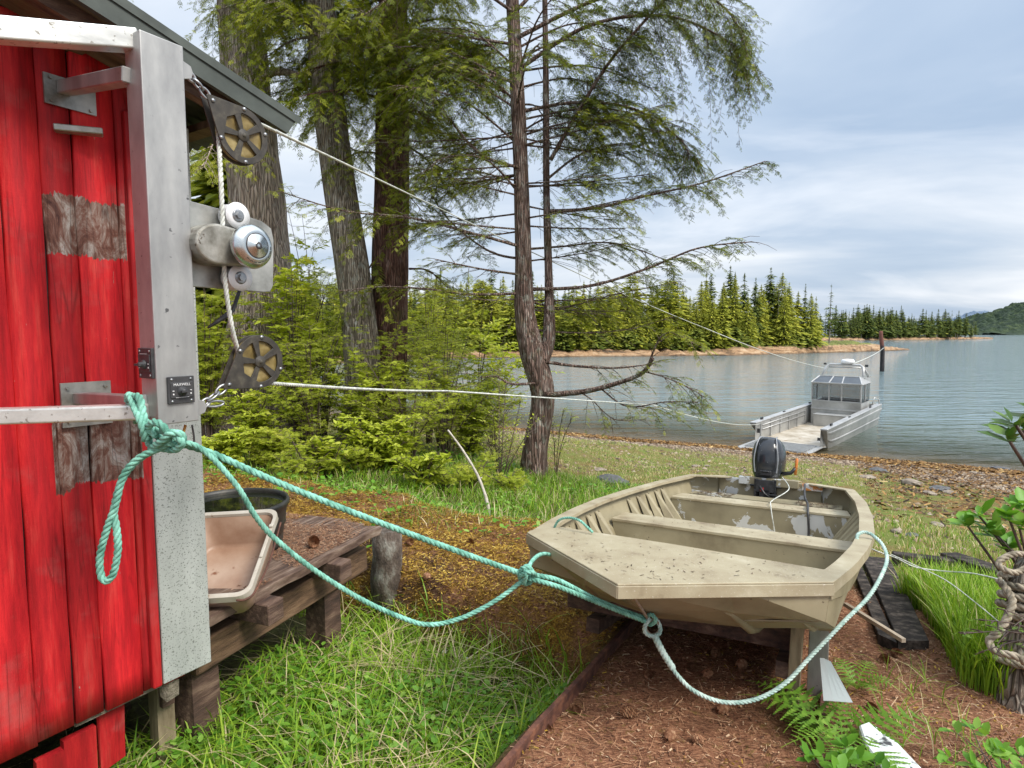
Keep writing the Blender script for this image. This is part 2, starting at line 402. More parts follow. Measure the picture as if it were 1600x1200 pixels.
foam = q.ramp(q.noise(q.co('World', (1.2, 5, 1), rot=(0, 0, .45)), 1.4, 6, .7), [(.60, 0), (.66, 1)])
near = q.ramp(q.m('DIVIDE', q.m('SUBTRACT', s_, 22.6), 3.2), [(0, 1), (.5, .55), (1, 0)])
rightside = q.ramp(q.m('DIVIDE', q.m('SUBTRACT', pos[0], 11.), 6.), [(0, .15), (1, 1)])
ff = q.m('MULTIPLY', q.m('MULTIPLY', foam, near), rightside)
c = q.mix(ff, shal, (.75, .78, .8))
q.out(q.bsdf(base=c, rough=.05, ior=1.33, spec=.5, alpha=q.m('MAXIMUM', alpha, ff), normal=q.bump(h, 1., .8)))
MWATER = m
wxs = axis([(-2500, -300, 200), (-300, -60, 24), (-60, 60, 3), (60, 300, 24), (300, 2500, 200)]); wys = axis([(14, 60, 2), (60, 300, 12), (300, 5000, 250)])
WX, WY = np.meshgrid(wxs, wys); wt = link('water', grid_mesh('water', WX, WY, WX*0, MWATER)); tag(wt, kind='structure')
# ------------------------------------------------------------ opposite shore
m = newmat('shore'); q = N(m); wp = q.co('World'); hz = q.n('ShaderNodeSeparateXYZ', {0: wp}).outputs[2]
a = q.noise(wp, .8, 6, .7); b = q.noise(wp, 3., 5, .7)
lg = q.noise(q.co('World', (.16, .35, 1.6)), 1., 5, .7); rock = q.ramp(q.m('ADD', q.m('MULTIPLY', lg, .5), q.m('MULTIPLY_ADD', a, .3, q.m('MULTIPLY', b, .2))), [(.38, (.045, .035, .025)), (.45, (.17, .10, .05)), (.52, (.38, .23, .12)), (.60, (.50, .37, .24)), (.68, (.30, .24, .12))])
mossy = q.ramp(b, [(.3, (.06, .075, .02)), (.7, (.24, .26, .05))])
f = q.ramp(q.m('ADD', hz, q.m('MULTIPLY', a, 1.6)), [(.9/2, 0), (1.0, 1)]); f = q.ramp(q.m('MULTIPLY', q.m('ADD', hz, q.m('MULTIPLY', a, 1.6)), .4), [(.90, 0), (1.0, 1)])
wet = q.ramp(hz, [(.05, .35), (.35, 1.)])
q.out(q.bsdf(base=q.mix(1., q.mix(f, rock, mossy), wet, 'MULTIPLY'), rough=.9, normal=q.bump(b, .8, .3))); MSHORE = m
def shore_mesh(name, line, depth, bank, back=(-.25, .97), n=220, seed=3):
    """terrain rising behind a waterline; line = [(px, py, depth behind, height)]"""
    P0 = [PZ(a, b, 0) for a, b, *_ in line]; D = [l[2] for l in line]; Hh = [l[3] for l in line]
    u = np.linspace(0, len(line)-1, n*2); k = np.arange(len(line))
    bx = np.interp(u, k, [p.x for p in P0]); by = np.interp(u, k, [p.y for p in P0]); dd = np.interp(u, k, D); ht = np.interp(u, k, Hh)
    wig = (vnoise(u*3, u*0, 0, seed)-.5)*.025*by; rows = [(-.03, -.8), (0, -.1), (.015, .35), (.04, .75), (.08, .95), (.18, 1.05), (.32, 1.1), (.5, 1.2), (.75, 1.25), (.92, .8), (1.0, -.5)]
    X, Y, Z = [], [], []
    fr_ = sorted(set(list(np.linspace(0, .18, 16))+list(np.linspace(.18, 1, 18))+[-.03])); rows = [(f_, float(np.interp(f_, [r_[0] for r_ in rows], [r_[1] for r_ in rows]))) for f_ in fr_]
    for f_, hgt in rows:
        x = bx+back[0]*dd*f_; y = by+back[1]*dd*f_+wig*.6; X.append(x); Y.append(y)
        Z.append(np.where(hgt > 0, ht*hgt*(1+.35*(vnoise(x*.25, y*.25, 0, seed+1)-.5)*2)+(vnoise(x*.9, y*.5, 0, seed+5)-.5)*.9*min(1, max(hgt, 0)*1.4)*np.minimum(ht, 1.5)*.6+(vnoise(x*2.2, y*1.2, 0, seed+6)-.5)*.35*min(1, max(hgt, 0)), hgt))
    return grid_mesh(name, np.array(X), np.array(Y), np.array(Z), MSHORE)
ISL = [(-250, 600, 60, 1.6), (150, 590, 60, 1.5), (430, 575, 60, 1.4), (600, 563, 55, 1.3), (800, 559, 60, 1.2), (1000, 557, 60, 1.3), (1150, 555.5, 60, 1.7), (1240, 553, 38, 2.0), (1310, 551, 20, 1.9), (1370, 549, 12, 1.4), (1418, 547, 4, .3)]
tag(link('opposite_shore', shore_mesh('opposite_shore', ISL, 0, 0)), kind='structure')
HEAD = [(1150, 533.5, 60, 1.5), (1280, 532.5, 60, 1.5), (1400, 531.5, 60, 1.5), (1490, 530.5, 50, 1.4), (1530, 529.8, 14, 1.), (1552, 529.4, 4, .6)]
tag(link('far_headland', shore_mesh('far_headland', HEAD, 0, 0, back=(0.1, .99), seed=9)), kind='structure')
# far hills: a wooded ridge and a mountain line tinted blue for haze
def hill(name, prof, Y, depth, mat, rough, seed):
    xs = np.linspace(prof[0][0], prof[-1][0], 520); hs = np.interp(xs, [p[0] for p in prof], [p[1] for p in prof])
    X, YY, Z = [], [], []
    for k, f_ in enumerate(np.linspace(0, 1, 70)):
        y = Y+depth*f_; x = (xs-800)/FPX*(Y+.6*depth); top = (521-hs)/FPX*(Y+depth*.6)
        prof_ = math.sin(min(f_/.6, 1)*pi/2) if f_ <= .6 else cos((f_-.6)/.4*pi/2)
        zz = top*prof_+EYE*prof_; zz = zz+(vnoise(x*.035, np.full_like(x, y*.035), 0, seed)-.5)*rough*prof_*2+(vnoise(x*.12, np.full_like(x, y*.12), 0, seed+3)-.5)*rough*prof_*1.2+(vnoise(x*.33, np.full_like(x, y*.33), 0, seed+4)-.3)*rough*prof_*.9
        X.append(x); YY.append(np.full_like(x, y)); Z.append(zz-1)
    return tag(link(name, grid_mesh(name, np.array(X), np.array(YY), np.array(Z), mat, smooth=False)), kind='structure')
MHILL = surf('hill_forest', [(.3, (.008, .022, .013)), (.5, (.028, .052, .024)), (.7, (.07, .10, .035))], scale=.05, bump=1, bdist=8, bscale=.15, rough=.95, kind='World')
MMTN = surf('hazed_mountain', [(.3, (.10, .15, .22)), (.7, (.16, .21, .28))], scale=.004, bump=.2, bdist=5, rough=1, kind='World')  # blue of the distant air is painted into the base colour
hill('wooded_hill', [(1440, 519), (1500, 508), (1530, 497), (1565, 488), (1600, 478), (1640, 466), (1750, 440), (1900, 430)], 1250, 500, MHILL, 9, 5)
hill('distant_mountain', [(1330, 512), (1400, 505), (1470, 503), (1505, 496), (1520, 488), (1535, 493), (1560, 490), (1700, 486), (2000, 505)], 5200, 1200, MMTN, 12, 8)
# ------------------------------------------------------------ conifers across the water
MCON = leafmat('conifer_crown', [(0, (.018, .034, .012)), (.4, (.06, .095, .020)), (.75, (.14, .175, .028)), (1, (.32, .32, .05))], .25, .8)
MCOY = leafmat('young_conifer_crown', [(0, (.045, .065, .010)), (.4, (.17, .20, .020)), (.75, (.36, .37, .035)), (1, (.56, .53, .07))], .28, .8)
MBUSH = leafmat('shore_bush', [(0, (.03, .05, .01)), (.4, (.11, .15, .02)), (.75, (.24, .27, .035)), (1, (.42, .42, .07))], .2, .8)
MTRK = surf('far_trunk', [(.3, (.10, .08, .06)), (.7, (.30, .27, .23))], 4, (1, 1, .2))
CL = np.array([(0, 0, 0), (.35, .16, .01), (1, .05, -.10), (1.02, -.05, -.12), (.35, -.17, -.02), (.65, 0.02, .07)])
CLF = np.array([(0, 1, 5, 5), (1, 2, 3, 5), (5, 3, 4, 4), (0, 5, 4, 4)])
CLT = np.array([(0, 1, 5), (1, 2, 5), (2, 3, 5), (3, 4, 5), (4, 0, 5)])
def conifer(seed, h=1., r=.17, n=420, kind='spruce', mat=None, bare=.1, fine=False):
    g_ = np.random.default_rng(seed)
    wh = np.sort(g_.uniform(bare, .985, int(n/7)))
    z, ang, rad = [], [], []
    for k, zz in enumerate(wh):
        nb = 7; a0 = g_.uniform(0, 6.28); lop = g_.uniform(.5, 1.3)
        for j in range(nb):
            z.append(zz+g_.normal()*.006); ang.append(a0+j*2*pi/nb+g_.normal()*.35); rad.append(lop*g_.uniform(.45, 1.25))
    z, ang, rad = map(np.array, (z, ang, rad))
    if kind == 'spruce': R_ = r*np.clip((1-z)**.85, 0.03, 1)*np.clip(.55+2*(z-bare), 0, 1)
    elif kind == 'sparse': R_ = r*np.clip((1-z)**.5, .05, 1)*(.35+.9*vnoise(z*22, z*0, 0, seed))
    else: R_ = r*np.sqrt(np.clip(1-((z-.45)/.55)**2, .02, 1))
    Rr = R_*rad
    # two clumps along every bough
    pos, D, S, T = [], [], [], []
    for fr, sc in (((0., .62), (.42, .62)) if not fine else ((.15, .36), (.45, .34), (.7, .32))):
        x, y = np.cos(ang), np.sin(ang); p = np.stack([x*Rr*fr, y*Rr*fr, z-Rr*fr*.25], 1)
        d = np.stack([x, y, -.22-.25*g_.random(len(z))+(.35 if kind == 'round' else 0)], 1)+g_.normal(size=(len(z), 3))*.12
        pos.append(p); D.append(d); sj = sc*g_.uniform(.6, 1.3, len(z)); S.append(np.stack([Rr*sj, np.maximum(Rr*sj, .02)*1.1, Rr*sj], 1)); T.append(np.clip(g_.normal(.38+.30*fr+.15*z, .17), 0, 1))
    pos, D, S, T = np.concatenate(pos), np.concatenate(D), np.concatenate(S), np.concatenate(T)
    V, F, TT = scatter(CL, CLT, pos, frames_np(D, roll=g_.normal(size=len(D))*.5), S, T)
    return mesh_np('crown', V, F3=F, mats=mat or MCON, tint=np.clip(TT+g_.normal(size=len(TT))*.05, 0, 1))
def trunk_mesh(r=.012, h=.97):
    b = MB(); b.tube([(0, 0, -.03), (.003, 0, h*.5), (0, 0, h)], [r, r*.6, r*.12], 5); me = bpy.data.meshes.new('trunk'); me.from_pydata([tuple(v) for v in b.v], [], b.f); me.materials.append(MTRK); return me
TM = trunk_mesh()
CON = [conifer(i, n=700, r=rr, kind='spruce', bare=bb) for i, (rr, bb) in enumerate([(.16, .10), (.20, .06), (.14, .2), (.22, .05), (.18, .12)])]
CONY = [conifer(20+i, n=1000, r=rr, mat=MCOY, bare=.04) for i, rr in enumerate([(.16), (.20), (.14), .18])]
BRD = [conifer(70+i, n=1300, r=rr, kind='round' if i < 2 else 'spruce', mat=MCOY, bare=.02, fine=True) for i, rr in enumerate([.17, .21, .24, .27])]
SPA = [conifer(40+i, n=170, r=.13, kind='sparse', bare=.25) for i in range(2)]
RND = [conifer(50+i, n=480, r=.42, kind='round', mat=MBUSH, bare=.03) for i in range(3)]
FAR = []
def far_tree(crown, x, y, z, h, name, label, cat, group, wid=1., trunk=True):
    o = thing(name, label, cat, None, group); c = link('crown', crown, o)
    if trunk: link('trunk', TM, o)
    o.location = (x, y, z-.2); o.rotation_euler = (0, 0, random.uniform(0, 6.28)); o.scale = (h*wid, h*wid, h); FAR.append(o); return o
def shore_pt(line, px, back, bdir):
    py = np.interp(px, [l[0] for l in line], [l[1] for l in line]); p = PZ(px, py, 0); return p.x+bdir[0]*back, p.y+bdir[1]*back
rg = random.Random(5)
G1 = 'evergreens crowding the opposite shore'
for row, (bk, cnt, hlo, hhi, gz_) in enumerate([(6, 72, 6, 10, 1.4), (10, 68, 9, 13.5, 1.6), (16, 66, 10.5, 14.8, 2.2)]):
    for i in range(cnt):
        px = 318+(1300-318)*(i+rg.random()*.9)/cnt
        if px > 1285 and row == 2: continue
        b_ = bk+rg.uniform(-2.5, 2.5); b_ *= (1 if px < 1230 else .62)
        x, y = shore_pt(ISL, px, b_, (-.25, .97))
        tall = 1+.20*math.exp(-((px-1230)/60)**2)+(.06 if px > 1090 else 0)-.10*(px < 700)
        y2 = rg.random() < (.9 if row == 0 else .62 if row == 1 else .35)+(.22 if px < 1080 else 0)
        me = rg.choice((CONY+BRD*2 if px < 1100 else CONY+BRD[2:]*2) if y2 else CON)
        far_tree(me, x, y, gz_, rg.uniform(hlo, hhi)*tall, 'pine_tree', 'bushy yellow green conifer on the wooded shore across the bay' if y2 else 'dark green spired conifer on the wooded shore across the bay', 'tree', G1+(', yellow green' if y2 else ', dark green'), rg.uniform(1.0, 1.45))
for px, top, lab, me in [(1293, 442, 'tall sparse tree with flat layered boughs at the right end of the opposite wood', SPA[0]), (1253, 442, 'tall narrow dark spire two treetops left of the sparse layered tree across the bay', CON[2]), (1212, 443, 'bare headed thin tree rising above the wood left of the tallest spires', SPA[1]), (1176, 432, 'dark full headed conifer standing over the wood behind the drooping branch tip', CON[1])]:
    x, y = shore_pt(ISL, px, 9, (-.25, .97)); px2 = px; x = (px-800)/FPX*y*1.003
    far_tree(me, x, y, 1.6, (522-top)/FPX*y+EYE-1.6, 'pine_tree', lab, 'tree', None, 1.1 if me in SPA else .95)
for i in range(58):
    px = 325+(1300-325)*(i+rg.random())/58; x, y = shore_pt(ISL, px, 4.2 if px < 1240 else 2.8, (-.25, .97))
    far_tree(rg.choice(RND), x, y, 1.0, rg.uniform(2.2, 5.), 'shore_bush', 'low yellow green bush at the foot of the wood across the bay', 'bush', 'bushes along the opposite waterline', rg.uniform(.9, 1.3), False)
G2 = 'conifers on the far headland'
for row, (bk, cnt) in enumerate([(4, 44), (14, 38)]):
    for i in range(cnt):
        px = 1296+(1512-1296)*(i+rg.random())/cnt+(0 if row else 18)
        x, y = shore_pt(HEAD, px, bk*(1 if px < 1480 else .5), (.1, .99)); hh_ = rg.uniform(13, 21)*(1 if px < 1440 else .93)*(.75 if px > 1515 else 1)
        far_tree(rg.choice(CON+[SPA[0]]), x, y, 1.2, hh_, 'pine_tree', 'small dark conifer on the low headland across open water', 'tree', G2, rg.uniform(1.0, 1.6))
# ------------------------------------------------------------ shed and hoist frames
U = Vector((.534, .845, 0)).normalized(); Nn = Vector((U.y, -U.x, 0))        # along the wall / out of the wall
K = P(325, 1033, 2.5); MS = frame(K, U, -Nn)
def SP(px, py, off=0.):
    """pixel -> shed coordinates on the plane 'off' metres behind the wall face (negative = in front)"""
    return MS.inverted() @ plane_hit(px, py, K-Nn*off, Nn)
_a, _b = SP(66, 300), SP(198, 408); _c1, _d1 = SP(80, 662), SP(218, 742)
PB = [(_b.z, _a.z, _a.x, _b.x), (_d1.z, _c1.z+.02, _c1.x, _d1.x)]
# ------------------------------------------------------------ materials for objects
ALU = surf('brushed_aluminium', [(.3, (.27, .27, .265)), (.5, (.38, .38, .37)), (.7, (.50, .50, .48))], 9, (1, 1, .35), .42, .55, .12, .003, speck=((.12, .12, .12), 38, .66))
ALUB = surf('bright_aluminium', [(.3, (.50, .50, .47)), (.6, (.74, .74, .70))], 14, (.4, 1, 1), .34, .6, .15, .003, speck=((.30, .28, .24), 60, .62))
PLATE = surf('weathered_plate', [(.32, (.19, .19, .17)), (.5, (.40, .40, .37)), (.68, (.56, .55, .51))], 7, rough=.4, metal=.6, bump=.1, bdist=.003, speck=((.20, .13, .07), 12, .66))
CHROME = surf('chrome', [(.3, (.50, .54, .54)), (.7, (.70, .73, .73))], 12, rough=.27, metal=1., bump=.04, bdist=.002)
STEEL = surf('galvanised_steel', [(.3, (.22, .23, .24)), (.7, (.48, .49, .50))], 40, rough=.38, metal=.8, bump=.2, bdist=.002)
NYLON = surf('white_nylon', [(.3, (.60, .60, .60)), (.7, (.78, .79, .80))], 20, rough=.45, bump=.1, bdist=.002)
BLK = surf('black_plastic', [(.3, (.022, .022, .024)), (.7, (.06, .06, .062))], 30, rough=.5, bump=.25, bdist=.002)
BLKW = surf('weathered_black_block', [(.3, (.02, .018, .015)), (.55, (.048, .042, .033)), (.75, (.11, .10, .07))], 25, rough=.6, bump=.35, bdist=.002)
AMB = surf('amber_sheave', [(.3, (.09, .06, .018)), (.5, (.21, .155, .05)), (.7, (.36, .29, .13))], 14, rough=.5, bump=.2, bdist=.002)
LGREY = surf('switch_label_white', [(.3, (.6, .6, .6)), (.7, (.7, .7, .7))], 5)
m = newmat('red_boards'); q = N(m); t = q.attr().outputs['Fac']; v = q.co('Object', (7, 7, .8)); oc = q.co('Object')
n1 = q.noise(v, 3, 7, .65); n2 = q.noise(oc, 4, 5, .6); saw = q.noise(q.co('Object', (30, 30, 140), rot=(0, .6, 0)), 1, 3, .5)
red = q.ramp(n1, [(.28, (.30, .012, .014)), (.45, (.47, .012, .018)), (.56, (.60, .018, .022)), (.72, (.68, .06, .05))]); red = q.mix(1., red, q.ramp(t, [(0, .72), (1, 1.15)]), 'MULTIPLY')
fg = q.noise(q.co('Object', (60, 60, 3)), 2.2, 6, .7); red = q.mix(1., red, q.ramp(fg, [(.3, .78), (.5, 1.), (.7, 1.1)]), 'MULTIPLY'); red = q.mix(q.ramp(n2, [(.54, 0), (.70, .5)]), red, (.40, .11, .10))
red = q.mix(q.ramp(q.noise(q.co('Object', (10, 10, 2.2)), 9, 5, .7), [(.70, 0), (.73, .85)]), red, (.34, .27, .22))
xyz = q.n('ShaderNodeSeparateXYZ', {0: oc}).outputs; wob = q.m('MULTIPLY', q.m('SUBTRACT', q.noise(q.co('Object', (9, 1, 1)), 1.2, 4, .6), .5), .10); wob = q.m('ADD', wob, q.m('MULTIPLY', q.m('SUBTRACT', q.noise(q.co('Object', (60, 1, 9)), 1.5, 5, .7), .5), .07))
def band(z0, z1, x0, x1):
    zf = q.m('ADD', xyz[2], wob); a = q.m('MULTIPLY', q.m('GREATER_THAN', zf, z0), q.m('LESS_THAN', zf, z1)); b = q.m('MULTIPLY', q.m('GREATER_THAN', xyz[0], x0), q.m('LESS_THAN', xyz[0], x1)); return q.m('MULTIPLY', a, b)
bare = q.m('MAXIMUM', band(PB[0][0], PB[0][1], PB[0][2], PB[0][3]), band(PB[1][0], PB[1][1], PB[1][2], PB[1][3])) if 'PB' in globals() else 0.
wood = q.ramp(q.noise(q.co('Object', (6, 6, 3)), 2.6, 8, .75, .8), [(.34, (.05, .018, .014)), (.46, (.16, .07, .05)), (.54, (.26, .19, .16)), (.62, (.42, .38, .35)), (.70, (.22, .05, .035))])
crk = q.ramp(q.vor(q.co('Object', (26, 26, .9)), 1.4, 'DISTANCE_TO_EDGE'), [(0, .5), (.035, 1)]); red = q.mix(q.ramp(n2, [(.42, 0), (.6, 1)]), red, q.mix(1., red, crk, 'MULTIPLY')); wood = q.mix(1., wood, crk, 'MULTIPLY')
col = q.mix(bare, red, wood)
q.out(q.bsdf(base=col, rough=q.m('MULTIPLY_ADD', n1, .3, .48), spec=.3, normal=q.bump(q.m('ADD', q.m('MULTIPLY', n1, .8), q.m('MULTIPLY', saw, .12)), .6, .008)))
REDB = m
WTRIM = surf('mildewed_white_board', [(.3, (.30, .32, .295)), (.5, (.40, .42, .39)), (.7, (.50, .52, .49))], 3, (2, 2, .5), .6, bump=.2, bdist=.003, bscale=60, speck=((.15, .16, .14), 160, .575))
WOODD = surf('dark_old_wood', [(.3, (.03, .018, .013)), (.5, (.09, .05, .035)), (.7, (.20, .13, .09))], 5, (1, 6, 6), .8, bump=.6, bdist=.008)
WOODG = surf('weathered_plank', [(.28, (.03, .017, .012)), (.45, (.10, .058, .04)), (.6, (.21, .145, .105)), (.75, (.40, .34, .28))], 4, (1, 9, 4), .8, bump=.7, bdist=.008)
WOODB = surf('black_timber', [(.3, (.012, .011, .011)), (.5, (.045, .038, .034)), (.7, (.15, .125, .105))], 3, (5, 5, 5), .9, bump=.6, bdist=.006, spec=.15)
WOODY = surf('pale_post_wood', [(.3, (.12, .09, .05)), (.7, (.34, .27, .17))], 5, (5, 5, 1), .8, bump=.5, bdist=.006)
ROOFM = surf('grey_green_roof_metal', [(.3, (.040, .048, .042)), (.6, (.085, .10, .088)), (.8, (.13, .14, .12))], 5, (1, 1, 1), .6, .2, .15, .004)
PLY = surf('brown_soffit', [(.3, (.06, .04, .025)), (.7, (.20, .14, .085))], 4, (1, 6, 1), .85)
RUST = surf('rusty_steel', [(.28, (.035, .016, .012)), (.5, (.11, .045, .03)), (.7, (.24, .10, .055))], 16, rough=.85, bump=.6, bdist=.004)
def ropemat(name, c0, c1, fleck=None): return surf(name, [(.36, c0), (.62, c1)], 26, rough=.85, bump=.8, bdist=.002, bscale=300, detail=10, spec=.2)
RGREEN = ropemat('green_rope', (.10, .27, .20), (.28, .60, .48)); RPALE = ropemat('pale_green_rope', (.26, .40, .35), (.55, .68, .62)); RWHITE = ropemat('white_rope', (.42, .44, .40), (.70, .71, .66)); RTAN = ropemat('tan_hawser', (.14, .12, .085), (.42, .36, .27))
# ------------------------------------------------------------ shed
shed = thing('shed', 'red painted board shed with a dark metal roof, standing on posts', 'shed', MS)
e0, e1 = SP(465, 185, -.35), SP(190, 0, -.35); sl_ = (e1.z-e0.z)/(e1.x-e0.x)
def rz(x): return e0.z+(x-e0.x)*sl_
xs = [SP(x, 450).x for x in (10, 75, 125, 190)]
edges = [-3.6, -3.4, -3.21, -3.03, -2.85, -2.66, -2.48, -2.30, -2.12, -1.94, -1.76, -1.58, -1.40, -1.22, -1.05, -.88, -.77]+xs+[-.19, -.10, 0.]
vs, fs, tt = [], [], []
for i, (a, b) in enumerate(zip(edges[:-1], edges[1:])):
    g0 = .0018+random.random()*.0028; f = random.uniform(0, .008) if b > -.75 else 0; zb = random.uniform(-.012, .012); k = len(vs); nz = 24
    for j in range(nz+1):
        z_ = zb+(rz((a+b)/2)-.05-zb)*j/nz; w1_ = .003*math.sin(z_*5+i*2.1)+.002*math.sin(z_*13+i)
        for x_, y_ in ((a+g0+w1_, .022-f), (a+g0+w1_, -f), (b-g0+w1_*.3, -f), (b-g0+w1_*.3, .022-f)): vs.append((x_, y_, z_)); tt.append(.5+.5*math.sin(i*2.4))
    for j in range(nz):
        for c_ in range(3): fs.append((k+j*4+c_, k+j*4+c_+1, k+j*4+c_+5, k+j*4+c_+4))
    fs += [(k+3, k+2, k+1, k)]
wall = link('wall', mesh_np('wall', vs, fs, mats=REDB, tint=tt), shed)
b = MB(); 
for y_ in (.024, 2.96): b.add([(x_, yy_, z_) for yy_ in (y_, y_+.02) for x_, z_ in ((-3.6, 0), (0, 0), (0, rz(0)-.06), (-3.6, rz(-3.6)-.06))], [(3, 2, 1, 0), (4, 5, 6, 7), (0, 1, 5, 4), (1, 2, 6, 5), (2, 3, 7, 6), (3, 0, 4, 7)])
b.box((-.011, 1.5, rz(0)/2-.03), (.022, 2.9, rz(0)-.06)); b.box((-3.59, 1.5, rz(-3.6)/2-.03), (.022, 2.9, rz(-3.6)-.06)); b.box((-1.8, 1.5, .02), (3.5, 2.85, .04))
b.build('wall_back', surf('tar_paper', [(.3, (.012, .01, .01)), (.7, (.04, .03, .03))], 8), shed, local=True)
x0 = SP(243, 800, -.028).x; b = MB(); b.box(((x0+.0)/2, -.014, rz(0)/2-.06), (-x0, .026, rz(0)-.13)); b.build('corner_board', WTRIM, shed, local=True, bevel=.003)
x1 = x0-.004; b = MB(); b.box((x1-.02, -.018, rz(0)/2-.06), (.036, .03, rz(0)-.13)); b.build('trim', REDB, shed, local=True, bevel=.008, seg=3)
b = MB()
for x_, z_, h_, w_ in ((-.36, -.14, .24, .09), (-.47, -.20, .26, .10), (-.56, -.24, .28, .10)): b.box((x_, .06, z_), (w_, .022, h_), jit=.006)
b.build('skirt_board', REDB, shed, local=True)
ROT =  surf('rotten_wood', [(.3, (.10, .08, .05)), (.6, (.34, .29, .22)), (.8, (.5, .46, .38))], 18, bump=1., bdist=.02, rough=.9)
for bc_, bs_, bj_ in (((-.50, .08, -.40), (.15, .03, .045), .008), ((-.34, .030, -.016), (.30, .024, .014), .003), ((-.155, .02, -.045), (.045, .03, .075), .012)): b = MB(); b.box(bc_, bs_, jit=bj_); b.build('rotten_sill', ROT, shed, local=True)
for x_, y_ in ((-.12, .16), (-1.3, .2), (-2.6, .2), (-.12, 1.5), (-.12, 2.8), (-2.6, 2.8)):
    b = MB(); b.box((x_, y_, -.45), (.07, .07, .86), jit=.004); b.build('post', WOODY if x_ > -.2 and y_ < 1 else WOODD, shed, local=True)
b = MB()
for k in range(6): b.box((-.12-.66*k, 1.5, -.09), (.05, 2.8, .16))
b.build('floor_joists', WOODD, shed, local=True)
# roof: rake fascia plane .35 m in front of the wall, falling along U
fh = rz(SP(380, 165, -.35).x)-SP(380, 165, -.35).z; XE = e0.x; XL = -3.9
b = MB(); b.add([(XL, -.35, rz(XL)), (XE, -.35, rz(XE)), (XE-.05, -.35, rz(XE-.05)-.085), (XL, -.35, rz(XL)-.085), (XL, -.33, rz(XL)), (XE, -.33, rz(XE)), (XE-.05, -.33, rz(XE-.05)-.085), (XL, -.33, rz(XL)-.085)], [(3, 2, 1, 0), (4, 5, 6, 7), (0, 1, 5, 4), (1, 2, 6, 5), (2, 3, 7, 6), (3, 0, 4, 7)])
b.add([(XL, -.356, rz(XL)+.006), (XE+.01, -.356, rz(XE)+.006), (XE+.01, -.30, rz(XE)+.006), (XL, -.30, rz(XL)+.006), (XL, -.356, rz(XL)-.025), (XE+.01, -.356, rz(XE)-.025)], [(0, 1, 2, 3), (4, 5, 1, 0)])
b.build('fascia', ROOFM, shed, local=True)
ys = np.arange(-.33, 3.3, .009); xx = np.array([XL, -2.5, -1.2, -.5, XE-.01]); XX, YY = np.meshgrid(xx, ys); ZZ = rz(XX)-.016+.010*np.sin(YY*2*pi/.072)
o = link('roof', grid_mesh('roof', XX, YY, ZZ, ROOFM), shed); md = o.modifiers.new('solid', 'SOLIDIFY'); md.thickness = .0025; md.offset = 1
b = MB()
for k in range(5): y_ = -.28+.8*k; b.add([(XL, y_, rz(XL)-.03), (XE-.1, y_, rz(XE-.1)-.03), (XE-.1, y_, rz(XE-.1)-.12), (XL, y_, rz(XL)-.12), (XL, y_+.045, rz(XL)-.03), (XE-.1, y_+.045, rz(XE-.1)-.03), (XE-.1, y_+.045, rz(XE-.1)-.12), (XL, y_+.045, rz(XL)-.12)], [(3, 2, 1, 0), (4, 5, 6, 7), (0, 1, 5, 4), (1, 2, 6, 5), (2, 3, 7, 6), (3, 0, 4, 7)])
b.build('rafters', WOODD, shed, local=True)
b = MB()
for k in range(7): x_ = XE-.16-.5*k; b.box((x_, 1.4, rz(x_)-.062), (.07, 3.3, .03))
b.build('purlins', PLY, shed, local=True)
b = MB(); b.add([(x_, y_, rz(x_)+d_) for d_ in (-.065, -.05) for x_, y_ in ((-1.1, -.32), (-.17, -.32), (-.17, -.03), (-1.1, -.03))], [(3, 2, 1, 0), (4, 5, 6, 7), (0, 1, 5, 4), (1, 2, 6, 5), (2, 3, 7, 6), (3, 0, 4, 7)]); b.build('soffit', PLY, shed, local=True)
b = MB(); b.box((-.25, -.165, rz(-.25)-.155), (.5, .02, .12)); 
# ------------------------------------------------------------ hoist frame
O2 = P(248, 665, 1.75); MH = frame(O2, U, -Nn)
def HP(px, py, off=0.): return MH.inverted() @ plane_hit(px, py, O2-Nn*off, Nn)
hoist = thing('hoist_frame', 'grey aluminium hoist post bracketed out from the red shed wall', 'hoist', MH)
PH = HP(250, 58).z; PW = .122; PD = .085
b = MB(); b.box((PW/2, PD/2, PH/2), (PW, PD, PH)); b.build('post', ALU, hoist, local=True, bevel=.003, seg=2)
Wd = Vector((-.963, -.27, 0)).normalized(); 
q0 = MH @ Vector((-.005, .045, HP(240, 645).z)); b = MB(); b.beam(q0, q0+Wd*1.5, .05, .044); b.build('tube', ALUB, hoist, bevel=.006, seg=3)
q1 = P(213, 64, 1.80); q1e = P(-40, 44, 1.80/(1+.18)); b = MB(); b.beam(q1, q1+(q1e-q1).normalized()*1.5, .055, .055); b.build('tube', ALUB, hoist, bevel=.005, seg=3)
def wallplate(px0, py0, px1, py1, name='wall_plate'):
    a, c = SP(px0, py0, -.012), SP(px1, py1, -.012); b = MB(); b.prism([(a.x, c.z), (c.x, c.z), (c.x, a.z), (a.x, a.z)], .008, MS @ Matrix(((1, 0, 0, 0), (0, 0, 1, -.018), (0, 1, 0, 0), (0, 0, 0, 1))))
    for fx, fz in ((.12, .12), (.88, .12), (.12, .88), (.88, .88)):
        p = MS @ Vector((a.x+(c.x-a.x)*fx, -.020, a.z+(c.z-a.z)*fz)); b.tube([p, p+Nn*.007], .006, 6)
    o = b.build(name, PLATE, hoist); return MS @ Vector(((a.x+c.x)/2, -.02, (a.z+c.z)/2))
wc = wallplate(66, 112, 150, 182); b = MB(); b.beam(MS @ (SP(100, 138, -.02)), MH @ Vector((0.0, .06, HP(190, 100).z)), .042, .042); b.build('strut', ALU, hoist, bevel=.003)
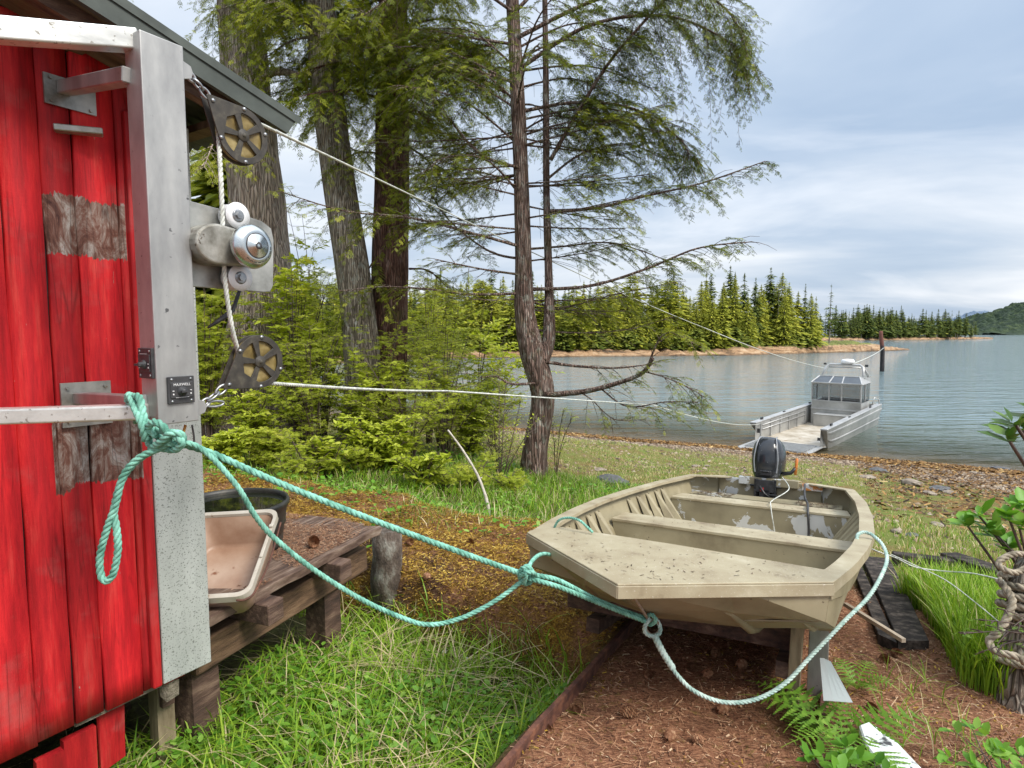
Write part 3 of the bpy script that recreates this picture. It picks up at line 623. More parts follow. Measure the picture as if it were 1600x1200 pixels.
b = MB(); b.beam(MS @ SP(84, 200, -.015), MS @ (SP(148, 212, -.015)+Vector((0, -.06, 0))), .045, .022); b.build('lower_brace', PLATE, hoist, bevel=.003)
wc = wallplate(93, 599, 175, 660); b = MB(); b.beam(MS @ (SP(125, 622, -.02)), MH @ Vector((-.02, .06, HP(215, 640).z+.015)), .044, .04); b.build('strut', ALU, hoist, bevel=.003)
# windlass plate: rounded corners, sticks out past the post
pts = [HP(x, y, .045) for x, y in ((290, 312), (380, 336), (410, 346), (424, 357), (428, 375), (427, 447), (422, 456), (412, 456.5), (290, 447))]
b = MB(); b.prism([(p.x, p.z) for p in pts], .008, MH @ Matrix(((1, 0, 0, 0), (0, 0, -1, .053), (0, 1, 0, 0), (0, 0, 0, 1)))); b.build('mounting_plate', PLATE, hoist, bevel=.002)
YM = Matrix(((1, 0, 0, 0), (0, 0, -1, 0), (0, 1, 0, 0), (0, 0, 0, 1)))      # lathe axis -> out of the wall
def at(px, py, off): h = HP(px, py, off); return MH @ Matrix.Translation(h) @ YM
for px, py in ((372, 337), (376, 434)):
    M_ = at(px, py, -.012); b = MB(); b.lathe([(.0, -.052), (.036, -.052), (.040, -.045), (.036, -.03), (.034, -.02), (.036, -.008), (.041, -.004), (.042, 0), (.016, 0)], M_, 32); o = b.build('roller', NYLON, hoist)
    b = MB(); b.lathe([(.018, .0), (.018, .003), (.011, .0035), (.011, .012), (.0, .0125)], M_, 6, smooth=False); b.lathe([(.020, -.001), (.020, .002), (.010, .002)], M_, 24); o2 = b.build('bolt', STEEL, o)
M_ = at(402, 384, -.10); b = MB(); b.lathe([(0, .008), (.014, .008), (.015, .006), (.036, .003), (.038, .000), (.040, .001), (.055, -.006), (.066, -.017), (.070, -.030), (.066, -.040), (.055, -.046), (.0, -.046)], M_, 48); wind = b.build('capstan_dome', CHROME, hoist)
b = MB(); b.lathe([(.005, .0085), (.0115, .0085), (.0115, .007), (.0, .006)], M_, 24); b.lathe([(.0365, .003), (.0385, .0025), (.0400, .0012)], M_, 48)
for k in range(9): a = -2.2+.27*k; b.box((0, 0, 0), (.0025, .010, .001), M_ @ Matrix.Rotation(a, 4, 'Z') @ Matrix.Translation((.0515, 0, -.0035)) @ Matrix.Rotation(.45, 4, 'Y'))
b.build('dome_ring', BLK, wind)
b = MB(); b.lathe([(.060, -.05), (.052, -.06), (.046, -.075), (.050, -.09), (.064, -.098), (.066, -.105), (.062, -.11), (.062, -.145)], M_, 40); b.build('drum', ALU, hoist)
h0 = HP(330, 378, .0); b = MB()
arc = [(.075*cos(a), .062*sin(a)) for a in np.linspace(pi/2, 3*pi/2, 14)]; poly = [(x-.085, z) for x, z in arc]+[(.01, -.060), (.03, -.045), (.02, .03), (.0, .052)]
b.prism(poly, .075, M_ @ Matrix.Translation((0, 0, -.14))); b.build('housing', surf('cast_alloy', [(.3, (.16, .15, .12)), (.7, (.42, .41, .37))], 20, rough=.45, metal=.5, bump=.2, bdist=.003, speck=((.06, .035, .02), 25, .63)), hoist, bevel=.008, seg=3)
# control panels
def text_mesh(s, size, M_, parent, mat, name='lettering', depth=.0006):
    cu_ = bpy.data.curves.new('t', 'FONT'); cu_.body = s; cu_.size = size; cu_.extrude = depth; cu_.align_x = 'CENTER'; cu_.align_y = 'CENTER'
    ob = bpy.data.objects.new('t', cu_); COL.objects.link(ob); dg = bpy.context.evaluated_depsgraph_get(); me = bpy.data.meshes.new_from_object(ob.evaluated_get(dg)); bpy.data.objects.remove(ob)
    me.transform(ROOTM[parent.name].inverted() @ M_); me.name = name; me.materials.clear(); me.materials.append(mat); return link(name, me, parent)
def panel(M_, w_, h_, word):
    b = MB(); b.box((0, 0, .004), (w_, h_, .008), M_); b.box((0, 0, .0095), (w_*.86, h_*.58, .003), M_); p = b.build('control_panel', BLK, hoist, bevel=.002)
    b = MB()
    for sx in (-1, 1):
        for sy in (-1, 1): b.lathe([(.0035, .006), (.0035, .0095), (0, .0098)], M_ @ Matrix.Translation((sx*w_*.36, sy*h_*.40, 0)), 10)
    b.build('screws', STEEL, p)
    b = MB(); M2 = M_ @ Matrix.Translation((0, -h_*.04, .010)); b.lathe([(w_*.18, 0), (w_*.18, .004), (w_*.11, .006), (w_*.10, .016), (0, .017)], M2, 20); b.box((w_*.02, 0, .019), (w_*.36, h_*.07, .007), M2); b.build('switch_knob', BLK, p)
    if word: text_mesh(word, h_*.135, M_ @ Matrix.Translation((0, h_*.20, .0115)), p, LGREY)
    b = MB()
    for sx in (-1, 1): b.box((sx*w_*.33, -h_*.02, .0115), (w_*.07, h_*.03, .001), M_); b.box((sx*w_*.33, -h_*.14, .0115), (w_*.05, h_*.05, .001), M_)
    b.box((0, h_*.31 if not word else -h_*.27, .0115), (w_*.5, h_*.012, .001), M_); b.build('markings', LGREY, p)
FM = Matrix(((1, 0, 0, 0), (0, 0, -1, 0), (0, 1, 0, 0), (0, 0, 0, 1)))      # x right, y up, z out of the front face
c_ = HP(281.5, 609); panel(MH @ Matrix.Translation((c_.x, 0, c_.z)) @ FM, .079, .081, 'MAXWELL')
LM = Matrix(((0, 0, -1, 0), (-1, 0, 0, 0), (0, 1, 0, 0), (0, 0, 0, 1)))
panel(MH @ Matrix.Translation((0, PD*.52, HP(243, 568).z)) @ LM, .074, .088, '')
# wires under the post
b = MB(); b.tube(catmull([HP(300, 664, .04), HP(303, 690, .04), HP(290, 697, .05), HP(272, 702, .06)]), .0028, 6); b.build('cable', BLK, hoist, local=True)
b = MB(); b.tube(catmull([HP(290, 664, .04), HP(284, 680, .04), HP(270, 690, .05)]), .004, 6); b.build('cable', surf('orange_cable', [(.4, (.5, .2, .03)), (.6, (.6, .3, .05))], 5), hoist, local=True)
# black strut arm behind the post on the right
b = MB(); b.tube([HP(375, 452, .10), HP(364, 485, .10), HP(355, 492, .10), HP(325, 512, .10)], [.006, .007, .010, .004], 8); b.build('lever', BLK, hoist, local=True)
# ------------------------------------------------------------ pulley blocks
def ring(b, M_, rx, ry, r, n=20): b.tube([M_ @ Vector((rx*cos(a), ry*sin(a), 0)) for a in np.linspace(0, 2*pi, n, endpoint=False)], r, 8, closed=True)
def block(ctr, tip, chain, off, label):
    c = HP(*ctr, off); t = HP(*tip, off); Mb = MH @ Matrix.Translation(c); root = thing('pulley_block', label, 'pulley', Mb, None)
    Mp = Mb @ YM; d = Vector((t.x-c.x, t.z-c.z)); L = d.length; d.normalize(); Rr = .090
    def outl(k, R_, ext):
        a = 2*pi*k/72; e = Vector((cos(a), sin(a))); p = e*R_
        return p
    ca = math.acos(Rr/max(L, Rr*1.01)); base = math.atan2(d.y, d.x); poly = []
    nseg = 60
    for k in range(nseg+1):
        a = base+ca+(2*pi-2*ca)*k/nseg; poly.append((Rr*cos(a), Rr*sin(a)))
    for da in (-.4, 0, .4): poly.append((d.x*L+.010*cos(base+da), d.y*L+.010*sin(base+da)))
    b = MB(); b.prism(poly, .005, Mp @ Matrix.Translation((0, 0, -.030))); b.build('side_plate', BLKW, root, bevel=.001)
    # front plate: teardrop with a round hole bridged by five spokes
    ri = Rr*.77; n = len(poly); b = MB(); inn = []
    for x, y in poly: a = math.atan2(y, x); inn.append((ri*cos(a), ri*sin(a)))
    vv = [Mp @ Vector((x, y, z_)) for z_ in (0, .006) for x, y in poly]+[Mp @ Vector((x, y, z_)) for z_ in (0, .006) for x, y in inn]
    ff = []
    for i in range(n):
        j = (i+1) % n; ff += [(n+i, n+j, 3*n+j, 3*n+i), (i, 2*n+i, 2*n+j, j), (i, j, n+j, n+i), (2*n+i, 3*n+i, 3*n+j, 2*n+j)]
    b.add(vv, ff)
    for k in range(5):
        a = base+.3+2*pi*k/5; b.prism([(-.006, .008), (-.0125, ri+.003), (.0125, ri+.003), (.006, .008)], .0055, Mp @ Matrix.Rotation(a, 4, 'Z'))
    b.lathe([(.020, 0), (.020, .008), (.006, .009), (.006, .012), (0, .012)], Mp, 20); b.build('front_plate', BLKW, root, bevel=.0012)
    b = MB()
    for a in (base, base+ca+.1, base+pi*.72, base-ca-.1, base+pi*1.3): rr = Rr*.93 if a != base else L-.012; b.lathe([(.006, .005), (.006, .010), (0, .0105)], Mp @ Matrix.Translation((rr*cos(a), rr*sin(a), 0)), 8)
    b.build('rivets', STEEL, root)
    b = MB(); b.lathe([(0, -.024), (Rr*.90, -.024), (Rr*.90, -.020), (Rr*.74, -.015), (Rr*.74, -.011), (Rr*.90, -.006), (Rr*.90, -.003), (Rr*.62, -.004), (.05*.5, -.009), (0, -.008)], Mp, 48); b.build('sheave', AMB, root)
    # shackle and chain back to the post
    A = MH @ HP(*chain, off); Bt = MH @ t; dv = (Bt-A); n_ = 3; D = dv.normalized(); 
    for k in range(n_):
        p = A+dv*((k+.5)/n_); x = D; y = Nn if k % 2 == 0 else D.cross(Nn).normalized(); y = (y-x*y.dot(x)).normalized(); z_ = x.cross(y)
        M3 = frame(p, x, D.cross(Nn).normalized() if k % 2 == 0 else Nn); b = MB(); ring(b, M3, dv.length/n_*.66, .0115, .0042, 18); b.build('chain_link', STEEL, root)
    pl = MB(); ap = HP(*chain, off); pl.prism([(PW-ap.x+0, -.03), (.012, -.018), (.018, 0), (.012, .018), (PW-ap.x+0, .03)], .006, MH @ Matrix.Translation(ap) @ YM); pl.build('eye_lug', ALU, hoist, bevel=.001)
    return Mb @ Vector((0, .016, 0))
C1 = block((379, 212), (326, 152), (291, 112), .03, 'upper black pulley block with an amber wheel, chained to the top of the hoist post')
C2 = block((405, 565), (352, 604), (313, 636), .03, 'lower black pulley block with an amber wheel, chained to the foot of the hoist post')
# small second shackle
b = MB(); M3 = frame(MH @ HP(338, 630, .03), U, None); ring(b, frame(MH @ HP(336, 631, .03), U, Vector((0, 0, 1))), .030, .009, .004, 18); b.build('shackle', STEEL, hoist)
# ------------------------------------------------------------ haul rope (clothes-line mooring), one loop
def tan_pt(c, r, a): return c+(U*cos(a)+Vector((0, 0, 1))*sin(a))*r
rr = .074
far_up = P(1288, 575, 27.3); far_lo = P(1190, 662, 23.4)
b = MB()
up0 = tan_pt(C1, rr, 1.15); lo0 = tan_pt(C2, rr, -1.45)
def sag(a, c, s_, n=40): return [a.lerp(c, i/n)-Vector((0, 0, s_*4*(i/n)*(1-i/n))) for i in range(n+1)]
near_up = sag(up0, P(700, 332, 8.0), .0, 6); 
rope(b, near_up, .0062, .045, 5)
b.tube(sag(P(700, 332, 8.0), P(1100, 512, 17), .05, 12), [.0075]*13, 6); b.tube(sag(P(1100, 512, 17), far_up, .12, 12), [.012]*13, 6)
rope(b, [tan_pt(C1, rr, 1.9), tan_pt(C1, rr, 2.5), tan_pt(C1, rr, 3.0), tan_pt(C1, rr, 3.25)+Vector((0, 0, -.03)), MH @ HP(346, 300, .0), MH @ HP(351, 430, .0), MH @ HP(362, 510, .01), tan_pt(C2, rr, 2.7), tan_pt(C2, rr, 3.3), tan_pt(C2, rr, 3.9), tan_pt(C2, rr, 4.4)], .0075, .052, 6, 8)
l1 = P(700, 611, 4.5); rope(b, sag(lo0, l1, .01, 4), .0072, .05, 5)
b.tube(sag(l1, P(1020, 633, 9), .0, 8), [.0075]*9, 6); b.tube(sag(P(1020, 633, 9), far_lo, .15, 12), [.009]*13, 6)
tag(b.build('haul_rope', RWHITE), 'thin white haul rope running from the two black pulleys out to the moored landing craft', 'rope')
# ------------------------------------------------------------ wooden platform beside the shed
ZD = 3.0; p0, p1 = PZ(322, 968, ZD), PZ(604, 818, ZD); MD = frame(p0, p1-p0); LD = (p1-p0).length
def DP(px, py, z=0.): return MD.inverted() @ PZ(px, py, ZD+z)
deck = thing('wooden_platform', 'weathered plank platform with jagged ends beside the shed', 'platform', MD)
y = 0.
for k in range(7):
    w_ = .15+random.uniform(-.02, .02); b = MB(); L1 = LD+random.uniform(-.05, .06)-.02*k
    n_ = 14; sec = []
    for i in range(n_+1):
        x = .02+(L1-.02)*i/n_; e = .004*math.sin(i*1.7+k); j = random.uniform(-.002, .002)
        sec.append([(x, y+e, -.045+j), (x, y+w_-.006+e, -.045+j), (x, y+w_-.006+e, j), (x, y+e, j)])
    sec[-1] = [(p[0]+random.uniform(-.05, .02), p[1], p[2]-.004) for p in sec[-1]]
    b.loft(sec, closed=True); b.f += [[3, 2, 1, 0], [len(b.v)-4, len(b.v)-3, len(b.v)-2, len(b.v)-1]]; b.m += [0, 0]; b.sm += [False, False]
    b.build('plank', WOODG, deck, local=True, bevel=.003); y += w_
WD = y
for px, py in ((412, 950), (530, 888)):
    h = DP(px, py, -.09); b = MB(); b.box((h.x, .42, -.095), (.10, 1.0, .095), jit=.004); b.build('joist', WOODD, deck, local=True, bevel=.004)
b = MB(); b.box((LD*.5, .17, -.225), (LD-.1, .12, .16), jit=.01); b.build('beam', surf('brown_beam', [(.3, (.04, .02, .01)), (.6, (.17, .10, .055)), (.8, (.30, .21, .12))], 5, (1, 6, 6), .85, bump=.6, bdist=.01), deck, local=True, bevel=.008)
for x_ in (.12, LD-.35):
    for y_ in (.22, .8): b = MB(); b.box((x_, y_, -.55), (.14, .14, .52), jit=.01); b.build('leg', WOODD, deck, local=True)
# lichened log post under the far end
c0 = PZ(602, 905, 2.56); b = MB(); b.tube([c0+Vector((0, .05, -.25)), c0+Vector((0, .05, 0)), c0+Vector((.01, .05, .15)), c0+Vector((.005, .05, .33))], [.10, .105, .10, .098], 14, jit=.05)
tag(b.build('log_stump', surf('lichened_bark', [(.3, (.03, .022, .018)), (.5, (.12, .09, .07)), (.66, (.30, .29, .25)), (.8, (.50, .50, .46))], 14, (1, 1, .5), .9, bump=1., bdist=.02)), 'short lichen covered log propping the far end of the plank platform', 'stump')
# barrel of water and plastic tub
bc = PZ(362, 783, 3.27); Mb = Matrix.Translation((bc.x, bc.y, ZD)); RB = abs(P(447, 783, bc.y).x-bc.x)
barrel = thing('water_barrel', 'black open barrel brim full of dark water, on the planks behind the white tub', 'barrel', Mb); hB = bc.z-ZD
b = MB(); b.lathe([(0, .003), (RB*.84, .003), (RB*.9, hB*.45), (RB*.93, hB*.5), (RB*.92, hB*.55), (RB*.96, hB*.86), (RB*1.0, hB*.9), (RB*1.0, hB*.96), (RB*.985, hB), (RB*.95, hB), (RB*.93, hB*.93), (RB*.86, .02)], n=48); b.build('shell', surf('black_tub_plastic', [(.3, (.014, .014, .013)), (.6, (.04, .038, .032)), (.8, (.12, .10, .07))], 9, rough=.45, bump=.3, bdist=.004), barrel, local=True)
m = newmat('still_water'); q = N(m); q.out(q.bsdf(base=(.012, .014, .008), rough=.03, ior=1.33, spec=.6, normal=q.bump(q.noise(q.co(), 3., 2), .05, .01)))
b = MB(); b.lathe([(0, hB*.90), (RB*.935, hB*.90)], n=48); b.build('water', m, barrel, local=True)
tA, tB_, tC, tD = P(300, 801, 3.0), P(424, 806, 3.0), P(383, 930, 2.52), P(262, 938, 2.52)
ctr = (tA+tB_+tC+tD)/4; X = (tB_-tA+tC-tD).normalized(); Yv = ((tA+tB_)-(tC+tD)); hw, hv = (tB_-tA).length/2, Yv.length/4; MT = frame(ctr, X, None, X.cross(Yv.normalized())); MT = frame(ctr, X, Yv.normalized())
tub = thing('plastic_tub', 'dirty off white plastic tub lying tilted on the planks, open side out', 'tub', MT)
def rrect(hx, hy, r, z, n=6):
    o_ = []
    for cx_, cy_, a0 in ((hx-r, hy-r, 0), (-hx+r, hy-r, pi/2), (-hx+r, -hy+r, pi), (hx-r, -hy+r, 3*pi/2)):
        for i in range(n+1): a = a0+pi/2*i/n; o_.append((cx_+r*cos(a), cy_+r*sin(a), z))
    return o_
TUBM = surf('grimy_tub_plastic', [(.3, (.24, .13, .08)), (.5, (.36, .235, .165)), (.7, (.46, .34, .26))], 3, rough=.45, bump=.15, bdist=.003, speck=((.20, .08, .04), 9, .68))
TUBR = surf('tub_rim_plastic', [(.3, (.36, .31, .24)), (.7, (.54, .50, .43))], 5, rough=.45, bump=.2, bdist=.003, speck=((.25, .16, .08), 14, .66))
b = MB(); b.loft([rrect(hw*.78, hv*.78, .05, -.17), rrect(hw*.84, hv*.84, .06, -.155), rrect(hw*.955, hv*.955, .05, -.005)], 0, True, True); nn_ = len(rrect(1, 1, .1, 0)); b.f.append(list(range(nn_))[::-1]); b.m.append(0); b.sm.append(False)
b.build('shell', TUBM, tub, local=True, solid=.005)
b = MB(); b.loft([rrect(hw*.95, hv*.95, .05, -.004), rrect(hw*.96, hv*.96, .05, .008), rrect(hw*1.03, hv*1.04, .055, .008), rrect(hw*1.035, hv*1.045, .055, -.02), rrect(hw*1.02, hv*1.02, .055, -.02)], 0, False, True); b.build('rim', TUBR, tub, local=True, solid=.003)
b = MB()
for s_ in (0,): b.box((hw*1.0, .02, .013), (.016, .16, .010)); b.box((hw*.99, hv*.55, .014), (.02, .02, .014))
b.build('handle', TUBR, tub, local=True, bevel=.003)
b = MB(); b.tube(catmull([(hw*1.06, hv*.9, -.05), (hw*1.08, 0, -.06), (hw*1.06, -hv*.8, -.03), (hw*.98, -hv*1.08, .0), (hw*.8, -hv*1.12, .01)]), .005, 6); b.build('bail', RUST, tub, local=True)
# ------------------------------------------------------------ jon boat
Bo = Vector((.37334, 2.059, 3.316))
MB_ = Matrix(((.86579577, .49890661, .03859901, Bo.x), (-.49990224, .85893062, .11106722, Bo.y), (.0222583, -.11545726, .99306303, Bo.z), (0, 0, 0, 1)))
TAN = surf('sage_tan_paint', [(.3, (.20, .165, .10)), (.46, (.29, .25, .155)), (.6, (.33, .285, .18)), (.72, (.42, .37, .25))], 3.2, rough=.55, metal=.0, bump=.12, bdist=.003, bscale=90, speck=((.13, .10, .06), 40, .68))
TAND = surf('dirty_deck_paint', [(.28, (.20, .15, .09)), (.42, (.33, .275, .175)), (.6, (.39, .34, .225)), (.72, (.48, .43, .31))], 5, (1, 1, 1), .6, bump=.25, bdist=.002, bscale=160, speck=((.50, .45, .36), 110, .64))
m = newmat('peeling_paint'); q = N(m); oc = q.co('Object'); n1 = q.noise(oc, 3.4, 7, .62, .5); sz = q.n('ShaderNodeSeparateXYZ', {0: oc}).outputs[2]
k = q.ramp(q.m('ADD', n1, q.m('MULTIPLY', q.noise(q.co('Object', (.8, 1, 3)), 1.3, 2), .35)), [(.735, 0), (.745, 1)])
pa = q.ramp(q.noise(oc, 5, 5), [(.3, (.20, .17, .105)), (.7, (.31, .27, .17))]); q.out(q.bsdf(base=q.mix(k, pa, (.62, .63, .62)), rough=.5, metal=q.m('MULTIPLY', k, .5), normal=q.bump(k, .4, .002, ))); PEEL = m
boat = thing('jon_boat', 'tan aluminium skiff with a blunt V bow and bare benches, hauled up on the slip', 'boat', MB_)
LB = 3.95
def gw(y): return float(np.interp(y, [0, .52, .9, 1.3, 1.73, 2.3, 3.0, 3.75], [0, .635, .705, .755, .785, .785, .755, .673]))
def gz_(y): return 0.
ysec = [.52, .75, 1.0, 1.35, 1.73, 2.2, 2.7, 3.2, 3.75]
ch = lambda y: (float(np.interp(y, [.52, .75, 1.0, 1.35, 3.75], [.62, .645, .63, .62, .56])), float(np.interp(y, [.52, .75, 1., 1.35, 2, 3.75], [-.14, -.225, -.32, -.39, -.43, -.46])))
kl = lambda y: float(np.interp(y, [.2, .6, 1.0, 1.35, 2, 3.75], [-.11, -.29, -.38, -.43, -.46, -.48]))
b = MB()
for sx in (-1, 1):
    secs = []
    for y in ysec:
        cx_, cz = ch(y); secs.append([(sx*gw(y), y, -.0), (sx*(gw(y)*.62+cx_*.38+.008), y, (cz)*.40), (sx*(gw(y)*.55+cx_*.45), y, cz*.44), (sx*cx_, y, cz), (sx*cx_*.5, y, (cz+kl(y))/2-.004), (0, y, kl(y))])
    if sx > 0: secs = [s_[::-1] for s_ in secs]
    b.loft(secs)
    # bow face: from the gunwale V down to the raked bottom
    A0, A1 = (0, 0, 0), (sx*.635, .52, 0); B0, B1 = (0, .22, -.13), (sx*.62, .52, -.14)
    C0, C1_ = (0, .50, -.25), (sx*.645, .75, -.225); rows = [[A0, (sx*.32, .262, 0), A1], [B0, (sx*.32, .40, -.135), B1], [C0, (sx*.34, .66, -.265), C1_], [(0, .75, kl(.75)), (sx*.32, .77, -.30), C1_]]
    if sx < 0: rows = [r_[::-1] for r_ in rows]
    b.loft(rows)
b.build('hull', TAN, boat, local=True, solid=.006)
b = MB()      # pressed strakes on the raked bow
for sx in (-1, 1):
    b.tube([(sx*.24, .30, -.08), (sx*.30, .42, -.145), (sx*.34, .66, -.272), (sx*.34, .85, -.325), (sx*.36, 1.3, -.385), (sx*.36, 2.6, -.445)], [.008, .016, .02, .02, .018, .016], 8)
    b.tube([(sx*.48, .46, -.08), (sx*.53, .54, -.15), (sx*.57, .72, -.24), (sx*.58, 1.0, -.30)], [.006, .012, .012, .012], 8)
b.build('strakes', TAN, boat, local=True)
def strip(b, pts, w, t, side):            # flat gunwale cap with a lip
    top, n = [], len(pts)
    for i, p in enumerate(pts):
        p = Vector(p); a_, c_ = Vector(pts[max(i-1, 0)]), Vector(pts[min(i+1, n-1)]); d = (c_-a_).normalized(); nrm = Vector((d.y, -d.x, 0))*side
        o_ = p+nrm*.008; i_ = p-nrm*w; top.append([o_+Vector((0, 0, -t)), o_+Vector((0, 0, .006)), i_+Vector((0, 0, .006)), i_+Vector((0, 0, -.012))])
    if side < 0: top = [r_[::-1] for r_ in top]
    b.loft(top)
for sx in (1, -1):
    b = MB(); yy_ = list(np.linspace(.52, 3.75, 22)); pts_ = [(sx*gw(y), y, 0) for y in yy_]
    sm_ = catmull(pts_, 2); strip(b, [tuple(p) for p in sm_], .062, .036, sx); b.build('gunwale', TAND, boat, local=True, solid=.004)
D1 = (-.57, .74); D2 = (.62, .69)
b = MB(); poly = [(0, -.012), (.645, .515), (.655, .56), (.64, .60), (D2[0], D2[1]), (0, .735), D1, (-.64, .60), (-.655, .56), (-.645, .515)]
b.prism(poly, .008, Matrix.Translation((0, 0, .004))); 
for (xa, ya), (xb, yb) in (((0, -.012), (.647, .515)), ((0, -.012), (-.647, .515))): b.beam((xa, ya, -.018), (xb, yb, -.018), .006, .045)
b.beam((-.58, .735, -.014), (0, .735, -.014), .006, .03); b.beam((0, .735, -.014), (.62, .69, -.014), .006, .03)
b.build('bow_deck', TAND, boat, local=True, bevel=.002)
def bench(y0, y1, z, mat_face, w0=None, box=True):
    wa, wb = gw(y0)-.075, gw(y1)-.075; b = MB(); zb = kl(y0)+.03
    b.add([(-wa, y0, z), (wa, y0, z), (wb, y1, z), (-wb, y1, z), (-wa, y0, z-.02), (wa, y0, z-.02), (wb, y1, z-.02), (-wb, y1, z-.02)], [(0, 1, 2, 3), (4, 5, 1, 0), (6, 7, 3, 2), (7, 6, 5, 4)]); t_ = b.build('bench', TAND, boat, local=True, bevel=.003)
    b = MB(); b.add([(-wa, y0+.006, z-.01), (wa, y0+.006, z-.01), (wa-.06, y0+.006, zb), (-wa+.06, y0+.006, zb), (-wa, y1-.006, z-.01), (wa, y1-.006, z-.01), (wa-.06, y1-.006, zb), (-wa+.06, y1-.006, zb)], [(3, 2, 1, 0), (4, 5, 6, 7)]); b.build('bench_face', mat_face, t_, local=True)
bench(1.83, 2.10, -.12, TAN); bench(3.12, 3.38, -.12, PEEL)
b = MB(); b.add([(-.56, 1.0, -.30), (.56, 1.0, -.30), (.55, 3.7, -.43), (-.55, 3.7, -.43)], [(0, 1, 2, 3)]); b.build('floor', TAND, boat, local=True, solid=.004)
b = MB()
for sx in (-1, 1):
    for y in (1.05, 1.25, 1.45, 1.62, 2.25, 2.45, 2.65, 2.85, 3.0): 
        g_ = gw(y)-.03; c_x = ch(y)[0]-.01; b.add([(sx*g_, y, -.05), (sx*(g_-.022), y+.03, -.06), (sx*(c_x-.09), y+.05, ch(y)[1]+.05), (sx*c_x, y, ch(y)[1]+.03), (sx*g_, y+.05, -.05), (sx*c_x, y+.09, ch(y)[1]+.03)], [(0, 1, 2, 3), (1, 4, 5, 2)])
tag(b.build('ribs', TAN, boat, local=True, solid=.003), kind='stuff')
# stern corners + transom
for sx in (-1, 1): b = MB(); b.add([(sx*.665, 3.55, .004), (sx*.675, 3.76, .004), (sx*.40, 3.95, .004), (sx*.30, 3.95, .004), (sx*.34, 3.86, .004), (sx*.60, 3.70, .004)][::sx], [(0, 1, 2, 3, 4, 5)]); b.build('stern_pad', TAND, boat, local=True, solid=.010)
b = MB(); b.box((0, 3.93, -.235), (.86, .035, .47)); b.add([(s_*.673, 3.75, z_) for s_, z_ in ((1, 0), (1, -.45))]+[(.42, 3.94, -.46), (.42, 3.94, 0)], [(0, 1, 2, 3)]); b.add([(-.673, 3.75, 0), (-.673, 3.75, -.45), (-.42, 3.94, -.46), (-.42, 3.94, 0)], [(3, 2, 1, 0)]); b.box((0, 3.90, -.01), (.50, .07, .07)); b.build('transom', PEEL, boat, local=True, bevel=.004)
b = MB(); b.box((0, 3.62, -.14), (1.2, .26, .02)); b.box((0, 3.49, -.24), (1.18, .01, .2)); b.build('stern_seat', PEEL, boat, local=True)
b = MB(); b.box((.36, 3.882, -.02), (.16, .004, .06)); b.build('warning_label', surf('orange_white_label', [(.45, (.75, .75, .72)), (.55, (.80, .28, .04))], 18), boat, local=True)
b = MB(); b.tube(catmull([(.30, 3.88, .0), (.33, 3.5, -.06), (.36, 3.38, -.10), (.38, 3.12, -.115), (.39, 3.10, -.3), (.36, 3.05, -.40)]), .009, 6); b.build('fuel_hose', BLK, boat, local=True)
b = MB(); b.tube(catmull([(.12, 3.85, .05), (.2, 3.6, -.02), (.10, 3.38, -.10), (.12, 3.11, -.115), (.16, 3.10, -.34)]), .004, 6); b.build('wire', RWHITE, boat, local=True)
# leaf and needle litter lying in the boat
b = MB()
for k in range(330):
    if k < 160:
        y = random.uniform(.1, .68); x = random.uniform(-1, 1)*gw(min(y, .52))*(.9 if y > .5 else .85); z = .0135
        if y < .12: continue
    elif k < 240: x, y, z = random.uniform(-.6, .6), random.uniform(1.85, 2.08), -.118
    else: x, y, z = random.uniform(-.58, .58), random.uniform(3.14, 3.36), -.118
    a = random.uniform(0, pi); l = random.uniform(.004, .012); w_ = random.uniform(.0008, .0022); c_, s_ = cos(a), sin(a)
    b.add([(x-c_*l-s_*w_, y-s_*l+c_*w_, z), (x+c_*l-s_*w_, y+s_*l+c_*w_, z+.001), (x+c_*l+s_*w_, y+s_*l-c_*w_, z+.001), (x-c_*l+s_*w_, y-s_*l-c_*w_, z)], [(0, 1, 2, 3)], random.choice([0, 0, 1]))
for k in range(420):
    if k < 260: x, y, z = random.choice((-1, 1))*random.uniform(.25, .56), random.uniform(3.46, 3.74), -.126
    else: x, y = random.uniform(-.5, .5), random.uniform(2.15, 3.08); z = float(np.interp(y, [1, 3.7], [-.30, -.43]))+.006
    a = random.uniform(0, pi); l = random.uniform(.006, .022); w_ = random.uniform(.002, .006); c_, s_ = cos(a), sin(a)
    b.add([(x-c_*l-s_*w_, y-s_*l+c_*w_, z), (x+c_*l-s_*w_, y+s_*l+c_*w_, z+.003), (x+c_*l+s_*w_, y+s_*l-c_*w_, z+.001), (x-c_*l+s_*w_, y-s_*l-c_*w_, z)], [(0, 1, 2, 3)], 0)
o = b.build('litter', [surf('dark_litter', [(.3, (.03, .02, .012)), (.7, (.12, .07, .03))], 9), surf('pale_litter', [(.3, (.30, .22, .12)), (.7, (.5, .42, .3))], 9)], boat, local=True); tag(o, kind='stuff')
